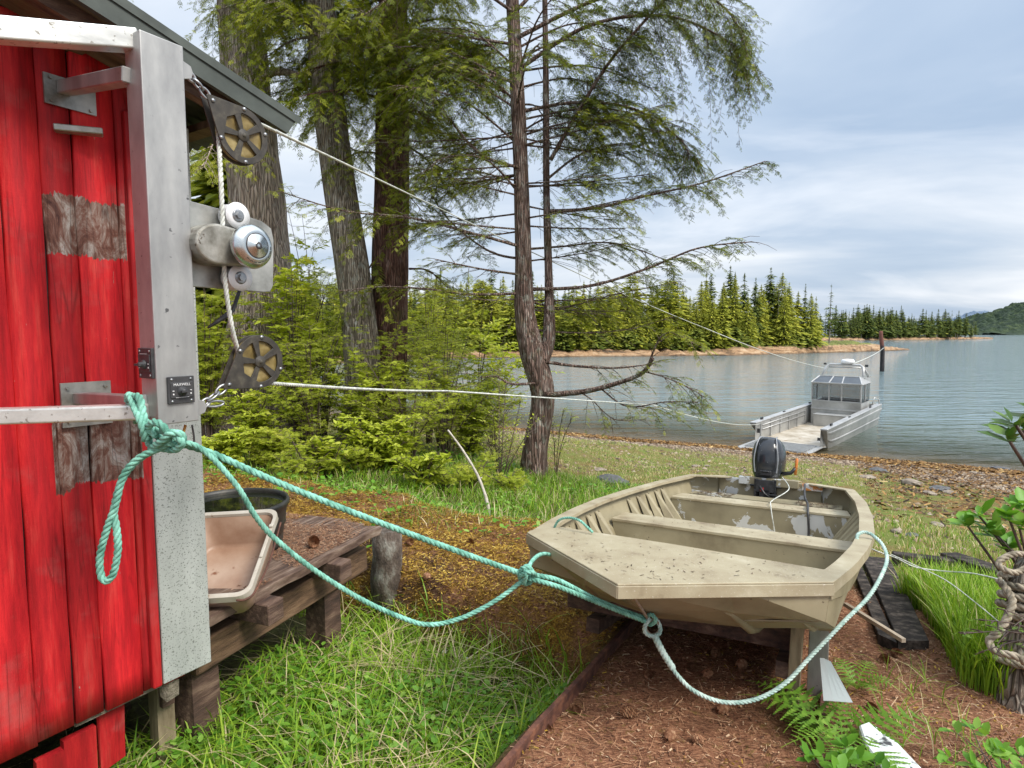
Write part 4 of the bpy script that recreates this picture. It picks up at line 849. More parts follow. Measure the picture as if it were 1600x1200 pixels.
# ------------------------------------------------------------ outboard motor
MO = MB_ @ Matrix.Translation((-.02, 4.0, -.035)) @ Matrix.Rotation(R(-4), 4, 'X'); motor = thing('outboard_motor', 'black outboard motor clamped to the stern of the tan skiff', 'outboard motor', MO)
COWL = surf('glossy_grey_cowl', [(.35, (.020, .022, .026)), (.65, (.045, .05, .058))], 3, rough=.16, bump=.03, bdist=.002, speck=((.14, .15, .16), 30, .66)); DARK = surf('motor_black', [(.3, (.012, .012, .013)), (.7, (.04, .04, .042))], 20, rough=.4, metal=.3, bump=.2)
secs = []
for z, hx, fy, by in ((.02, .085, -.09, .17), (.05, .115, -.125, .21), (.10, .134, -.150, .245), (.20, .146, -.165, .265), (.29, .142, -.160, .262), (.36, .124, -.135, .24), (.405, .09, -.095, .19), (.425, .05, -.04, .12), (.428, .01, .0, .06)):
    ring_ = []
    for k in range(28):
        a = 2*pi*k/28; c_, s_ = cos(a), sin(a); e = .78; x = hx*math.copysign(abs(c_)**e, c_); yy = (fy+by)/2+(by-fy)/2*math.copysign(abs(s_)**e, s_); ring_.append((x, yy, z))
    secs.append(ring_)
b = MB(); b.loft(secs, 0, True, True); b.build('cowl', COWL, motor, local=True)
b = MB()
for sx in (-1, 1): b.tube(catmull([(sx*.09, -.148, .10), (sx*.10, -.158, .22), (sx*.085, -.13, .35), (sx*.07, -.06, .415), (sx*.06, .1, .43)]), .006, 6)
b.build('cowl_ridge', surf('silver_trim', [(.4, (.2, .21, .22)), (.6, (.32, .33, .35))], 5, rough=.3), motor, local=True)
b = MB(); b.box((0, -.148, .095), (.10, .03, .05)); b.box((0, -.156, .11), (.06, .03, .02)); b.build('handle_recess', DARK, motor, local=True, bevel=.008)
secs = [[(x*hx, cy_+y_*hy, z) for x, y_ in ((-1, -1), (1, -1), (1, 1), (-1, 1))] for z, hx, hy, cy_ in ((.04, .105, .13, .04), (.0, .10, .11, .04), (-.05, .07, .07, .06), (-.35, .035, .07, .10), (-.55, .02, .06, .10))]
b = MB(); b.loft(secs, 0, False, True); b.build('midsection', DARK, motor, local=True, bevel=.01, seg=2)
b = MB(); b.box((-.075, -.10, -.06), (.035, .10, .20)); b.box((.075, -.10, -.06), (.035, .10, .20)); b.tube([(-.13, -.13, -.02), (.13, -.13, -.02)], .012, 8); b.box((0, -.14, -.02), (.15, .10, .11)); b.box((0, -.16, -.10), (.09, .06, .10)); b.tube([(-.04, -.19, -.02), (.0, -.21, -.08), (.06, -.18, -.13)], .012, 6); b.tube([(-.075, -.17, -.09), (-.075, -.22, -.09)], .009, 8); b.tube([(.075, -.17, -.09), (.075, -.22, -.09)], .009, 8); b.box((.075, -.225, -.09), (.07, .01, .014)); b.box((-.075, -.225, -.09), (.014, .01, .07)); b.build('clamp_bracket', DARK, motor, local=True, bevel=.005)
b = MB(); b.tube([(.13, -.06, .10), (.20, -.05, .115), (.235, -.05, .16)], [.02, .017, .015], 10); b.build('tiller_arm', DARK, motor, local=True)
b = MB(); b.tube([(.235, -.05, .10), (.245, -.05, .24), (.243, -.05, .25)], [.012, .013, .006], 8); b.build('tiller_grip', surf('orange_grip', [(.4, (.55, .17, .03)), (.6, (.70, .28, .05))], 6), motor, local=True)
b = MB(); b.box((-.02, -.185, -.05), (.03, .012, .035)); b.build('kill_switch', surf('red_plastic', [(.4, (.4, .02, .02)), (.6, (.5, .03, .03))], 5), motor, local=True)
b = MB(); b.lathe([(0, .09), (.03, .08), (.045, .04), (.045, -.08), (.03, -.12), (0, -.13)], Matrix.Translation((0, .1, -.62)) @ Matrix.Rotation(pi/2, 4, 'X'), 16); b.box((0, .16, -.50), (.16, .24, .008)); b.build('gearcase', DARK, motor, local=True)
# ------------------------------------------------------------ cradle under the boat
def BW(x, y, z): return MB_ @ Vector((x, y, z))
cr = thing('boat_cradle', 'rough timber cradle under the bow of the tan skiff', 'cradle', Matrix.Translation(BW(0, 1.2, -.55)))
b = MB()
p = BW(.49, .92, -.30); g_ = gz(p.x, p.y); b.beam(Vector((p.x, p.y, g_-.05)), Vector((p.x+.01, p.y, p.z+.02)), .10, .05, up=(BX[0], BX[1], 0)); b.build('upright', WOODY, cr, bevel=.003)
b = MB(); p = BW(.58, 1.0, -.30); b.beam(Vector((p.x, p.y, gz(p.x, p.y)-.05)), Vector((p.x, p.y, p.z+.05)), .05, .08, up=(BX[0], BX[1], 0)); b.build('upright', ALU, cr, bevel=.003)
b = MB(); b.beam(BW(-.62, .98, -.40), BW(.50, 1.05, -.40), .07, .10); b.build('cross_beam', WOODD, cr, bevel=.004)
b = MB(); b.beam(BW(-.6, 2.9, -.53), BW(.6, 2.9, -.53), .09, .09); b.build('cross_beam', WOODD, cr, bevel=.004)
b = MB(); p = BW(-.55, .98, -.35); b.beam(Vector((p.x, p.y, gz(p.x, p.y)-.05)), p, .08, .08); b.build('upright', WOODD, cr)
b = MB(); b.beam(BW(-.45, .9, -.50), BW(-.42, 3.6, -.60), .07, .07); b.beam(BW(.45, .9, -.50), BW(.42, 3.6, -.60), .07, .07); b.build('bearers', WOODD, cr)
# ------------------------------------------------------------ rusty rails of the slip
def rail(tt, s0, s1, label, w_=.030, h_=.038):
    b = MB(); secs = []
    for s in np.linspace(s0, s1, 40):
        x, y = xy(s, tt); z = float(np.interp(s, _S, _Z))+.035
        prof = [(-w_/2, -.07), (w_/2, -.07), (w_/2, -.055), (.008, -.05), (.008, h_-.04), (w_*.36, h_-.034), (w_*.36, h_-.012), (-w_*.36, h_-.012), (-w_*.36, h_-.034), (-.008, h_-.04), (-.008, -.05), (-w_/2, -.055)]
        secs.append([(x+BX[0]*a, y+BX[1]*a, z+c_+.01*math.sin(s*2)) for a, c_ in prof])
    b.loft(secs, closed=True); tag(b.build('slipway_rail', RUST), label, 'rail', 'rusty rails of the boat slip')
pl_ = PZ(972, 975, 2.66); rail(st(pl_.x, pl_.y)[1], .1, 3.4, 'rusty rail left of the brown needle bed, between it and the grass hollow')
pr_ = PZ(1283, 1160, 2.68); rail(st(pr_.x, pr_.y)[1], .1, 3.6, 'rusty rail partly hidden by ferns below the right bow corner of the skiff')
# ------------------------------------------------------------ green mooring lines
def arc3(c, ax1, ax2, r, a0, a1, n=10): return [c+ax1*r*cos(a)+ax2*r*sin(a) for a in np.linspace(a0, a1, n)]
eye = P(1016, 974, 2.33); kn = P(822, 899, 2.14); hk = P(252, 682, 1.70)
tubep = P(222, 648, 1.735)
b = MB(); RR = .0108
# turns round the lower tube, then the big knot
rope(b, [P(214, 660, 1.80), P(206, 640, 1.76), P(208, 622, 1.73), P(218, 622, 1.70), P(224, 650, 1.685), P(232, 668, 1.68), P(246, 684, 1.68)], RR, .06)
rope(b, [P(206, 640, 1.80), P(200, 625, 1.77), P(203, 618, 1.73), P(212, 640, 1.69), P(222, 664, 1.67), P(228, 690, 1.68)], RR, .06)
rope(b, [P(224, 680, 1.70), P(238, 660, 1.66), P(256, 668, 1.65), P(262, 690, 1.67), P(246, 700, 1.69), P(232, 690, 1.71), P(240, 672, 1.70), P(262, 676, 1.67), P(284, 690, 1.66), P(274, 702, 1.68), P(252, 700, 1.70)], RR*1.0, .06)
rope(b, [P(236, 700, 1.69), P(252, 690, 1.66), P(268, 676, 1.65), P(286, 682, 1.67), P(276, 696, 1.69), P(258, 688, 1.70), P(240, 678, 1.71)], RR, .06)
# hanging bight
rope(b, [P(262, 698, 1.69), P(240, 704, 1.68), P(214, 718, 1.67), P(192, 745, 1.66), P(180, 790, 1.655), P(166, 830, 1.65), P(156, 870, 1.65), P(158, 900, 1.65), P(166, 908, 1.65), P(177, 896, 1.65), P(184, 860, 1.65), P(182, 825, 1.655), P(178, 800, 1.66), P(186, 762, 1.67), P(200, 735, 1.68), P(222, 714, 1.70), P(250, 700, 1.70)], RR*.92, .055)
# taut line and slack line to the second knot
rope(b, [P(268, 690, 1.69), P(330, 708, 1.74), P(430, 752, 1.80), P(560, 804, 1.90), P(700, 856, 2.02), kn], RR*.95, .058, 6, 20)
rope(b, [P(262, 694, 1.67), P(300, 694, 1.70), P(332, 716, 1.72), P(372, 762, 1.75), P(398, 805, 1.78), P(430, 842, 1.82), P(490, 890, 1.88), P(560, 934, 1.95), P(620, 962, 2.0), P(668, 976, 2.03), P(720, 966, 2.06), P(775, 938, 2.10), P(818, 906, 2.13)], RR*.78, .05, 6, 10)
# second knot
rope(b, [P(812, 900, 2.15), P(816, 888, 2.11), P(830, 890, 2.11), P(832, 906, 2.13), P(820, 912, 2.15), P(812, 902, 2.13), P(824, 894, 2.09), P(836, 898, 2.12), P(826, 908, 2.15)], RR*.8, .05)
rope(b, [P(818, 912, 2.12), P(822, 898, 2.09), P(820, 886, 2.12), P(828, 888, 2.15), P(828, 908, 2.12)], RR*.8, .05)
# loop behind the bow corner and over the gunwale
rope(b, [P(822, 896, 2.13), P(832, 876, 2.25), P(846, 866, 2.42), P(862, 868, 2.6), P(876, 880, 2.8)], RR*.75, .048)
rope(b, [P(862, 835, 3.0), P(872, 814, 2.98), P(888, 809, 2.93), P(905, 813, 2.88), P(918, 824, 2.85), P(926, 832, 2.83)], RR*.6, .045)
# two parts on to the bow eye
rope(b, [P(826, 898, 2.13), P(870, 906, 2.17), P(930, 936, 2.24), P(985, 958, 2.30), P(1016, 968, 2.33)], RR*.85, .052, 6, 16)
rope(b, [P(826, 904, 2.12), P(870, 916, 2.15), P(935, 942, 2.22), P(985, 962, 2.28), P(1010, 972, 2.31)], RR*.85, .052, 6, 16)
rope(b, [P(1008, 964, 2.34), P(1018, 960, 2.29), P(1024, 970, 2.29), P(1014, 976, 2.33), P(1006, 968, 2.34)], RR*.8, .05)
tag(b.build('mooring_rope', RGREEN), 'bright sea green rope knotted on the hoist tube and stretched to the skiff bow', 'rope')
b = MB()
rope(b, [P(1016, 966, 2.31), P(1008, 978, 2.30), P(1008, 988, 2.30), P(1018, 994, 2.30), P(1030, 990, 2.30), P(1031, 978, 2.31), P(1024, 966, 2.32)], .0085, .042)
rope(b, [P(1022, 992, 2.30), P(1036, 1020, 2.28), P(1052, 1045, 2.27)], .0135, .05); 
c_ = [P(1022, 992, 2.30), P(1038, 1022, 2.28), P(1056, 1052, 2.26), P(1085, 1080, 2.24), P(1130, 1097, 2.24), P(1180, 1093, 2.26), P(1226, 1068, 2.30), P(1270, 1022, 2.36), P(1320, 970, 2.46), P(1356, 934, 2.58), P(1378, 898, 2.70), P(1386, 872, 2.82), P(1378, 850, 2.92), P(1362, 835, 3.00)]
rope(b, c_, .0088, .05, 6, 12)
rope(b, [P(1362, 835, 3.0), P(1350, 831.5, 3.02), P(1340, 836, 3.0), P(1339, 846, 2.98)], .0088, .05)
tag(b.build('bow_painter', RPALE), 'faded pale green rope hanging in a loop from the bow eye to the right gunwale', 'rope')
b = MB(); b.tube([P(1024, 966, 2.36)+Vector((.0, .0, .0)), P(1016, 974, 2.36), BW(.02, .10, -.05)], .006, 8); ring(b, frame(P(1020, 980, 2.31), (1, 0, 0), (0, 0, 1)), .026, .030, .0045, 18); tag(b.build('bow_eye', surf('corroded_ring', [(.3, (.20, .14, .09)), (.7, (.45, .38, .30))], 40, rough=.6, metal=.5)), 'worn thimble ring at the bow where the green and pale ropes meet', 'ring')
b = MB(); rope(b, [P(1346, 850, 3.15), P(1372, 862, 3.35), P(1400, 872, 3.6), P(1430, 886, 3.7), P(1470, 892, 3.7), P(1520, 896, 3.5), P(1572, 908, 3.1)], .004, .03); rope(b, [P(1392, 866, 3.6), P(1440, 888, 3.6), P(1480, 908, 3.3), P(1530, 946, 3.0), P(1570, 980, 2.8)], .003, .03)
tag(b.build('cord', RWHITE), 'thin white cord trailing over the grass from the skiff to the rope wrapped post', 'cord')
# ------------------------------------------------------------ landing craft
TH = R(42); ML = Matrix(((cos(TH), sin(TH), 0, 10.02), (-sin(TH), cos(TH), 0, 21.95), (0, 0, 1, 0), (0, 0, 0, 1))) @ Matrix.Scale(1.03, 4)
LAL = surf('marine_aluminium', [(.3, (.27, .27, .26)), (.5, (.40, .40, .385)), (.7, (.52, .52, .50))], 1.1, rough=.42, metal=.45, bump=.1, bdist=.01, speck=((.28, .27, .24), 9, .68)); LDK = surf('dirty_deck', [(.3, (.24, .19, .13)), (.5, (.42, .37, .29)), (.7, (.54, .50, .43))], 2.2, rough=.7, metal=.1, bump=.15, bdist=.01, speck=((.22, .12, .06), 3., .66)); LBR = surf('bright_trim', [(.3, (.38, .38, .37)), (.7, (.52, .52, .51))], 5, rough=.4, metal=.4)
lc = thing('landing_craft', 'bare aluminium landing craft nosed onto the beach with its bow ramp down', 'boat', ML)
LY = [0, .35, .9, 2, 4.2, 6.3, 8.5]; top = lambda y: float(np.interp(y, [0, 4, 8.5], [.76, .80, .90]))
b = MB()
for sx in (-1, 1):
    secs = []
    for y in LY:
        f_ = float(np.interp(y, [0, .35, .9, 2.0], [0, .45, .8, 1])); zc = .05-.25*f_; xo = 1.3; t_ = top(y)
        rk = {0: .85, .35: .65, .9: .35}.get(y, 0)
        xs_ = lambda z: xo-(xo-(1.10+.0*f_))*((t_-z)/(t_-zc))**1.3
        y_ = y+(.42 if y == 0 else 0)*0
        pr_ = [(sx*(xo-.20), y, .12), (sx*(xo-.20), y, t_), (sx*xo, y, t_)]
        for q_, bulge in ((.12, 0), (.14, .025), (.22, .025), (.24, 0), (.50, 0), (.52, .025), (.58, .025), (.60, 0), (.80, 0), (1., 0)):
            z = t_-(t_-zc)*q_; pr_.append((sx*(xs_(z)+bulge*(f_ > 0)), y+rk*q_, z))
        pr_.append((0, y+rk, min(zc-.12*f_, .0))); secs.append(pr_)
    if sx < 0: secs = [s_[::-1] for s_ in secs]
    b.loft(secs)
    e = secs[0] if sx > 0 else secs[0][::-1]; b.add(e[:-1], [list(range(len(e)-1))[::sx]])
    e = secs[-1] if sx > 0 else secs[-1][::-1]; b.add(e, [list(range(len(e)))[::-sx]])
b.build('hull', LAL, lc, local=True)
b = MB(); b.add([(-1.12, .25, .12), (1.12, .25, .12), (1.12, 8.4, .12), (-1.12, 8.4, .12)], [(0, 1, 2, 3)]); b.build('deck', LDK, lc, local=True)
b = MB(); b.add([(-1.1, 8.45, -.3), (1.1, 8.45, -.3), (1.28, 8.5, .9), (-1.28, 8.5, .9)], [(0, 1, 2, 3)]); b.build('transom', LAL, lc, local=True)
for sx in (-1, 1):
    b = MB(); b.beam((sx*1.20, .02, .79), (sx*1.20, 8.45, .93), .24, .05); b.build('gunwale', LBR, lc, local=True, bevel=.01)
    b = MB()
    for k in range(6): y = .5+1.05*k; b.box((sx*1.075, y, .44), (.05, .05, .62))
    b.tube([(sx*1.06, .6, .66), (sx*1.06, 5.7, .72)], .02, 6); b.tube([(sx*1.06, .6, .50), (sx*1.06, 5.7, .54)], .02, 6); b.build('side_rail', LBR, lc, local=True)
    b = MB(); b.box((sx*1.2, .9, .87), (.05, .22, .08)); b.box((sx*1.2, 3.4, .87), (.05, .22, .08)); b.box((sx*1.2, 6.8, .95), (.05, .22, .08)); b.build('cleats', DARK, lc, local=True, bevel=.01)
b = MB(); b.box((-1.04, .16, .50), (.10, .02, .16)); b.box((1.06, -.012, .45), (.09, .02, .10)); b.build('hawse_hole', BLK, lc, local=True)
b = MB(); R0 = Vector((0, .25, .12)); 
def rp(x, v): return (x, .25-2.25*v, .13-.02*v)
b.add([rp(-1.08, 0), rp(1.08, 0), rp(1.08, .8), rp(.8, 1), rp(-.8, 1), rp(-1.08, .8)], [(0, 5, 4, 3, 2, 1)]); ramp_ = b.build('ramp', LAL, lc, local=True, solid=.05)
b = MB()
for k in range(9): v = .08+.075*k; b.box((0, .25-2.25*v, .185-.02*v), (1.95, .045, .04))
b.build('tread_bars', LBR, ramp_, local=True)
b = MB(); b.tube([rp(-1.08, 0), rp(-1.08, .8), rp(-.8, 1), rp(.8, 1), rp(1.08, .8), rp(1.08, 0)], .05, 6); b.build('ramp_edge', LBR, ramp_, local=True)
# wheelhouse
cw, y0c, y1c, zt = .95, 6.2, 7.75, 1.90
b = MB(); b.add([(-cw, y0c, .12), (cw, y0c, .12), (cw, y0c, 1.12), (-cw, y0c, 1.12)], [(0, 1, 2, 3)]); b.add([(-cw, y1c, .12), (cw, y1c, .12), (cw, y1c, 1.12), (-cw, y1c, 1.12)], [(3, 2, 1, 0)])
for sx in (-1, 1): b.add([(sx*cw, y0c, .12), (sx*cw, y1c, .12), (sx*cw, y1c, 1.12), (sx*cw, y0c, 1.12)], [(0, 1, 2, 3)][::1])
b.build('cabin_wall', LAL, lc, local=True, solid=.03)
m = newmat('cabin_glass'); q = N(m); q.out(q.bsdf(base=(.05, .06, .065), rough=.05, spec=.6, alpha=.25)); GL = m
def frame_panel(corners, bars, fr=.045, nm='window', glass=GL):
    """corners a,b,c,d (lower left, lower right, upper right, upper left); bars = fractions of the width"""
    a, b_, c_, d = [Vector(v) for v in corners]; fr_ = MB(); edge = [0]+bars+[1]
    for f_ in edge: fr_.beam(a.lerp(b_, f_), d.lerp(c_, f_), .05, fr)
    fr_.beam(a, b_, .05, fr, up=(0, 1, 0)); fr_.beam(d, c_, .05, fr, up=(0, 1, 0)); o_ = fr_.build('window_frame', LBR, lc, local=True, bevel=.006)
    for f0, f1 in zip(edge[:-1], edge[1:]):
        g_ = MB(); g_.add([a.lerp(b_, f0), a.lerp(b_, f1), d.lerp(c_, f1), d.lerp(c_, f0)], [(0, 1, 2, 3)]); g_.build('pane', glass, o_, local=True, solid=.008)
frame_panel([(-cw, y1c, 1.15), (cw, y1c, 1.15), (cw, y1c, zt+.05), (-cw, y1c, zt+.05)], [.45])
GD = surf('tinted_glass', [(.3, (.045, .055, .07)), (.7, (.07, .085, .10))], 3, rough=.08)
frame_panel([(-cw, y0c, 1.15), (cw, y0c, 1.15), (cw, y0c-.05, zt), (-cw, y0c-.05, zt)], [.36, .62])
frame_panel([(-cw-.04, y0c-.08, zt+.03), (cw+.04, y0c-.08, zt+.03), (cw-.16, y0c+.42, zt+.30), (-cw+.16, y0c+.42, zt+.30)], [.36, .62], glass=GD)
for sx in (-1, 1): frame_panel([(sx*cw, y0c+.03, 1.15), (sx*cw, y1c, 1.15), (sx*cw, y1c, zt), (sx*cw, y0c, zt)], [.45], fr=.05)
b = MB(); b.add([(-cw+.16, y0c+.42, zt+.30), (cw-.16, y0c+.42, zt+.30), (cw, y1c+.1, zt+.22), (-cw, y1c+.1, zt+.22), (-cw, y1c+.1, zt+.02), (cw, y1c+.1, zt+.02), (cw+.03, y0c, zt), (-cw-.03, y0c, zt)], [(0, 1, 2, 3), (3, 2, 5, 4), (1, 6, 5, 2), (7, 0, 3, 4)]); b.build('cabin_roof', LBR, lc, local=True, solid=.04)
b = MB(); b.beam((-cw-.02, y0c-.03, .80), (cw+.02, y0c-.03, .80), .05, .05); b.beam((cw, y0c-.03, .12), (cw, y0c-.03, 1.9), .06, .06); b.build('cabin_trim', LBR, lc, local=True)
b = MB(); b.box((-.05, y0c-.38, .36), (1.25, .55, .48)); b.box((-.05, y0c-.38, .615), (1.30, .60, .03)); b.build('storage_box', LAL, lc, local=True, bevel=.01)
b = MB(); b.box((.1, y0c+.45, .65), (1.2, .35, 1.1)); b.build('helm_console', DARK, lc, local=True)
b = MB(); b.tube([(-cw+.12, y0c+.9, zt+.2), (-cw+.22, y0c+1.2, 2.58), (-cw+.35, y0c+1.25, 2.68), (cw-.35, y0c+1.25, 2.68), (cw-.22, y0c+1.2, 2.58), (cw-.12, y0c+.9, zt+.2)], .055, 8); b.tube([(-cw+.28, y0c+1.35, 2.56), (cw-.28, y0c+1.35, 2.56)], .03, 6); b.tube([(cw-.2, y0c+1.2, 2.58), (cw-.05, y0c+1.6, zt+.2)], .05, 6); b.build('mast_arch', LBR, lc, local=True)
b = MB(); b.lathe([(0, 0), (.24, 0), (.27, .05), (.27, .11), (.22, .18), (0, .20)], Matrix.Translation((.1, y0c+1.28, 2.74)), 20); b.build('radar_dome', surf('white_gelcoat', [(.3, (.75, .75, .74)), (.7, (.82, .82, .82))], 5, rough=.3), lc, local=True)
b = MB(); b.box((cw-.1, y0c+1.25, 2.66), (.12, .08, .10)); b.box((-cw+.15, y0c+1.25, 2.70), (.10, .08, .08)); b.build('deck_light', BLK, lc, local=True)
b = MB(); b.tube([(cw+.1, y1c+.1, .9), (cw+.15, y1c+.2, 1.25), (cw+.25, y1c+.6, 1.15), (cw+.28, 8.4, .9)], .025, 6); b.build('grab_rail', LBR, lc, local=True)
# stern line to the piling
PIL = P(1378, 581, 66.5); 
b = MB(); b.tube(sag(ML @ Vector((.35, y0c+1.3, 2.75)), Vector((PIL.x-.1, PIL.y-.3, 2.6)), .12, 16), .022, 5); tag(b.build('mooring_line', RWHITE), 'white line leading from the landing craft up to the lone piling', 'rope')
# piling
pt = P(1376.5, 517, 66.5); b = MB(); b.tube([Vector((PIL.x, PIL.y, -2.5)), Vector((PIL.x, PIL.y, 0)), Vector((PIL.x-.05, PIL.y, 2.2)), pt+Vector((0, 0, -.3)), pt], [.24, .23, .21, .19, .17], 12, jit=.06)
m = newmat('piling_wood'); q = N(m); zz_ = q.n('ShaderNodeSeparateXYZ', {0: q.co('World')}).outputs[2]; n_ = q.noise(q.co('World', (3, 3, 1)), 3, 5)
q.out(q.bsdf(base=q.mix(q.ramp(q.m('MULTIPLY', q.m('ADD', zz_, n_), .2), [(.62, 0), (.72, 1)]), q.ramp(n_, [(.3, (.008, .008, .01)), (.7, (.05, .045, .045))]), (.16, .06, .045)), rough=.9)); tag(b.build('piling', m), 'lone dark wooden piling standing in the water behind the landing craft', 'piling')
# ------------------------------------------------------------ near trees
def barkmat(name, stops, sc=3., moss_=0., lich=0.):
    m = newmat(name); q = N(m); v = q.co('Object', (5, 5, 1.1)); n1 = q.noise(v, sc, 8, .68, .6); vd = q.vor(q.co('Object', (9, 9, .75)), sc*1.2, 'DISTANCE_TO_EDGE')
    c = q.ramp(n1, stops); c = q.mix(q.ramp(vd, [(0, .75), (.12, 0)]), c, (.02, .014, .011))
    if lich: c = q.mix(q.ramp(q.noise(q.co('Object', (3, 3, 2)), 3.5, 6, .7), [(.54, 0), (.62, lich)]), c, (.42, .42, .36))
    if moss_: c = q.mix(q.ramp(q.noise(q.co(), 2.4, 6, .7), [(.56, 0), (.64, moss_)]), c, (.11, .12, .02))
    h = q.m('ADD', q.m('MULTIPLY', n1, .6), q.m('MULTIPLY', q.ramp(vd, [(0, 0), (.3, 1)]), .7))
    q.out(q.bsdf(base=c, rough=.9, spec=.2, normal=q.bump(h, 1., .05))); return m
BK1 = barkmat('hemlock_bark', [(.3, (.09, .05, .038)), (.5, (.27, .18, .145)), (.68, (.48, .39, .34))], 3, .25, .6)
BK2 = barkmat('grey_lichened_bark', [(.3, (.11, .085, .06)), (.5, (.38, .31, .24)), (.68, (.66, .59, .50))], 3, .2, .8)
BK3 = barkmat('dark_red_bark', [(.3, (.06, .028, .02)), (.5, (.19, .095, .07)), (.7, (.38, .25, .20))], 3.2, .35)
BK4 = barkmat('cedar_bark', [(.3, (.22, .155, .12)), (.5, (.56, .44, .36)), (.7, (.76, .66, .57))], 2., .1, .3)
TWIG = surf('twig_bark', [(.3, (.04, .025, .02)), (.7, (.16, .11, .085))], 6, bump=.2)
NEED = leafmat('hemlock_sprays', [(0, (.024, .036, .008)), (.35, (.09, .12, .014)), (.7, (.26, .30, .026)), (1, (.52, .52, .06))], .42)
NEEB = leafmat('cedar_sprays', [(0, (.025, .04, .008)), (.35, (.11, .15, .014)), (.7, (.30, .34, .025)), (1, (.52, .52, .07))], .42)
# flat drooping spray template: rachis along x with leaflets on both sides
def spray_tpl(n=8, ang=.85, ln=.42, wd=.045, droop=.35):
    V, F = [], []
    for k in range(n):
        x = .08+.86*k/n; z = -droop*x*x; L = ln*(1-.62*x)*(1.25 if (k*7) % 3 else .6)
        for sx in (-1, 1):
            a = ang*(1-.25*x); dx, dy = cos(a)*L, sx*sin(a)*L; px_, py_ = -sx*sin(a)*wd*sx, cos(a)*wd*sx; b0 = len(V)
            V += [(x, 0, z), (x+dx*.5+wd*sin(a), dy*.5-sx*wd*cos(a), z-.03), (x+dx, dy, z-.12*L-.05), (x+dx*.5-wd*sin(a), dy*.5+sx*wd*cos(a), z-.02)]; F.append((b0, b0+1, b0+2, b0+3) if sx < 0 else (b0, b0+3, b0+2, b0+1))
    b0 = len(V); V += [(0, -.01, 0), (.55, -.014, -droop*.3), (1.05, 0, -droop*1.1), (.55, .014, -droop*.3)]; F.append((b0, b0+1, b0+2, b0+3))
    return np.array(V), np.array(F)
SPV, SPF = spray_tpl(5, .72, .50, .036, .14)
SPV2, SPF2 = spray_tpl(4, .8, .55, .05, .25)
class Crown:
    def __init__(s, seed=1): s.g = np.random.default_rng(seed); s.b = MB(); s.pos, s.d, s.sz, s.t = [], [], [], []
    def limb(s, pts, r0, r1, dens=1., leafstart=.3, twl=.7, droop=.45, spray=.26, tone=.45, bare=.0, side3=False):
        g = s.g; P_ = catmull([Vector(p) for p in pts], 7); n = len(P_); s.b.tube(P_, [r0+(r1-r0)*(i/(n-1))**.8 for i in range(n)], 7, jit=.08)
        L = sum((P_[i+1]-P_[i]).length for i in range(n-1)); nt_ = max(4, int(L*9*dens))
        for k in range(nt_):
            f = leafstart*.6+(1-leafstart*.6)*(k+g.random())/nt_; i = min(int(f*(n-1)), n-2); p = P_[i].lerp(P_[i+1], f*(n-1)-i); d = (P_[i+1]-P_[i]).normalized()
            side = d.cross(Vector((0, 0, 1))).normalized()*(1 if g.random() < .5 else -1); side.rotate(Matrix.Rotation(g.normal()*.35, 3, d))
            tl = twl*(.35+.75*math.sin(pi*min(1, .25+f*.72)))*g.uniform(.6, 1.25); dirn = (d*g.uniform(.35, 1.0)+side*g.uniform(.5, 1.)+Vector((0, 0, g.uniform(-.28, .14)))).normalized()
            tp = [p+dirn*tl*u-Vector((0, 0, droop*.7*tl*u*u)) for u in (0, .33, .66, 1)]
            s.b.tube(tp, [.0045+r1*.25, .004, .003, .002], 3, caps=False)
            if f < leafstart*.8 or g.random() < bare: continue
            m_ = max(3, int(tl*24))
            for j in range(m_):
                u = .2+.8*(j+1)/m_; q_ = tp[0]+dirn*tl*u-Vector((0, 0, droop*.7*tl*u*u)); tg = (dirn-Vector((0, 0, 1.3*droop*u))).normalized(); sd_ = tg.cross(Vector((0, 0, 1))).normalized()*(1 if j % 2 else -1)
                dd = tg*(.9 if j < m_-1 else 1.5)+sd_*.8+Vector(g.normal(size=3))*.22
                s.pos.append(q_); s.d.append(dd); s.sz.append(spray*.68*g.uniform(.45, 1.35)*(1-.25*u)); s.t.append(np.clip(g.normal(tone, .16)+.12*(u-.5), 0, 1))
    def cloud(s, ctr, rad, n, spray=.3, tone=.5, down=.5):
        g = s.g; c = Vector(ctr)
        for k in range(n):
            v = Vector(g.normal(size=3)).normalized()*g.random()**.45; p = Vector((c.x+v.x*rad[0], c.y+v.y*rad[1], c.z+v.z*rad[2])); d = Vector((v.x, v.y, -down))+Vector(g.normal(size=3))*.4
            s.pos.append(p); s.d.append(d); s.sz.append(spray*g.uniform(.6, 1.2)); s.t.append(np.clip(g.normal(tone, .18), 0, 1))
    def finish(s, root, bark, leaf, tpl=None):
        s.b.build('limbs', bark, root)
        if s.pos:
            T, F = tpl or (SPV, SPF); pos = np.array([tuple(p) for p in s.pos]); d = np.array([tuple(x) for x in s.d])
            V, FF, tt_ = scatter(T, F, pos-np.array(ROOTM[root.name].translation), frames_np(d, roll=s.g.normal(size=len(d))*.35), np.array(s.sz), np.array(s.t)); link('crown', mesh_np('crown', V, F4=FF, mats=leaf, tint=np.clip(tt_+s.g.normal(size=len(tt_))*.04, 0, 1)), root)
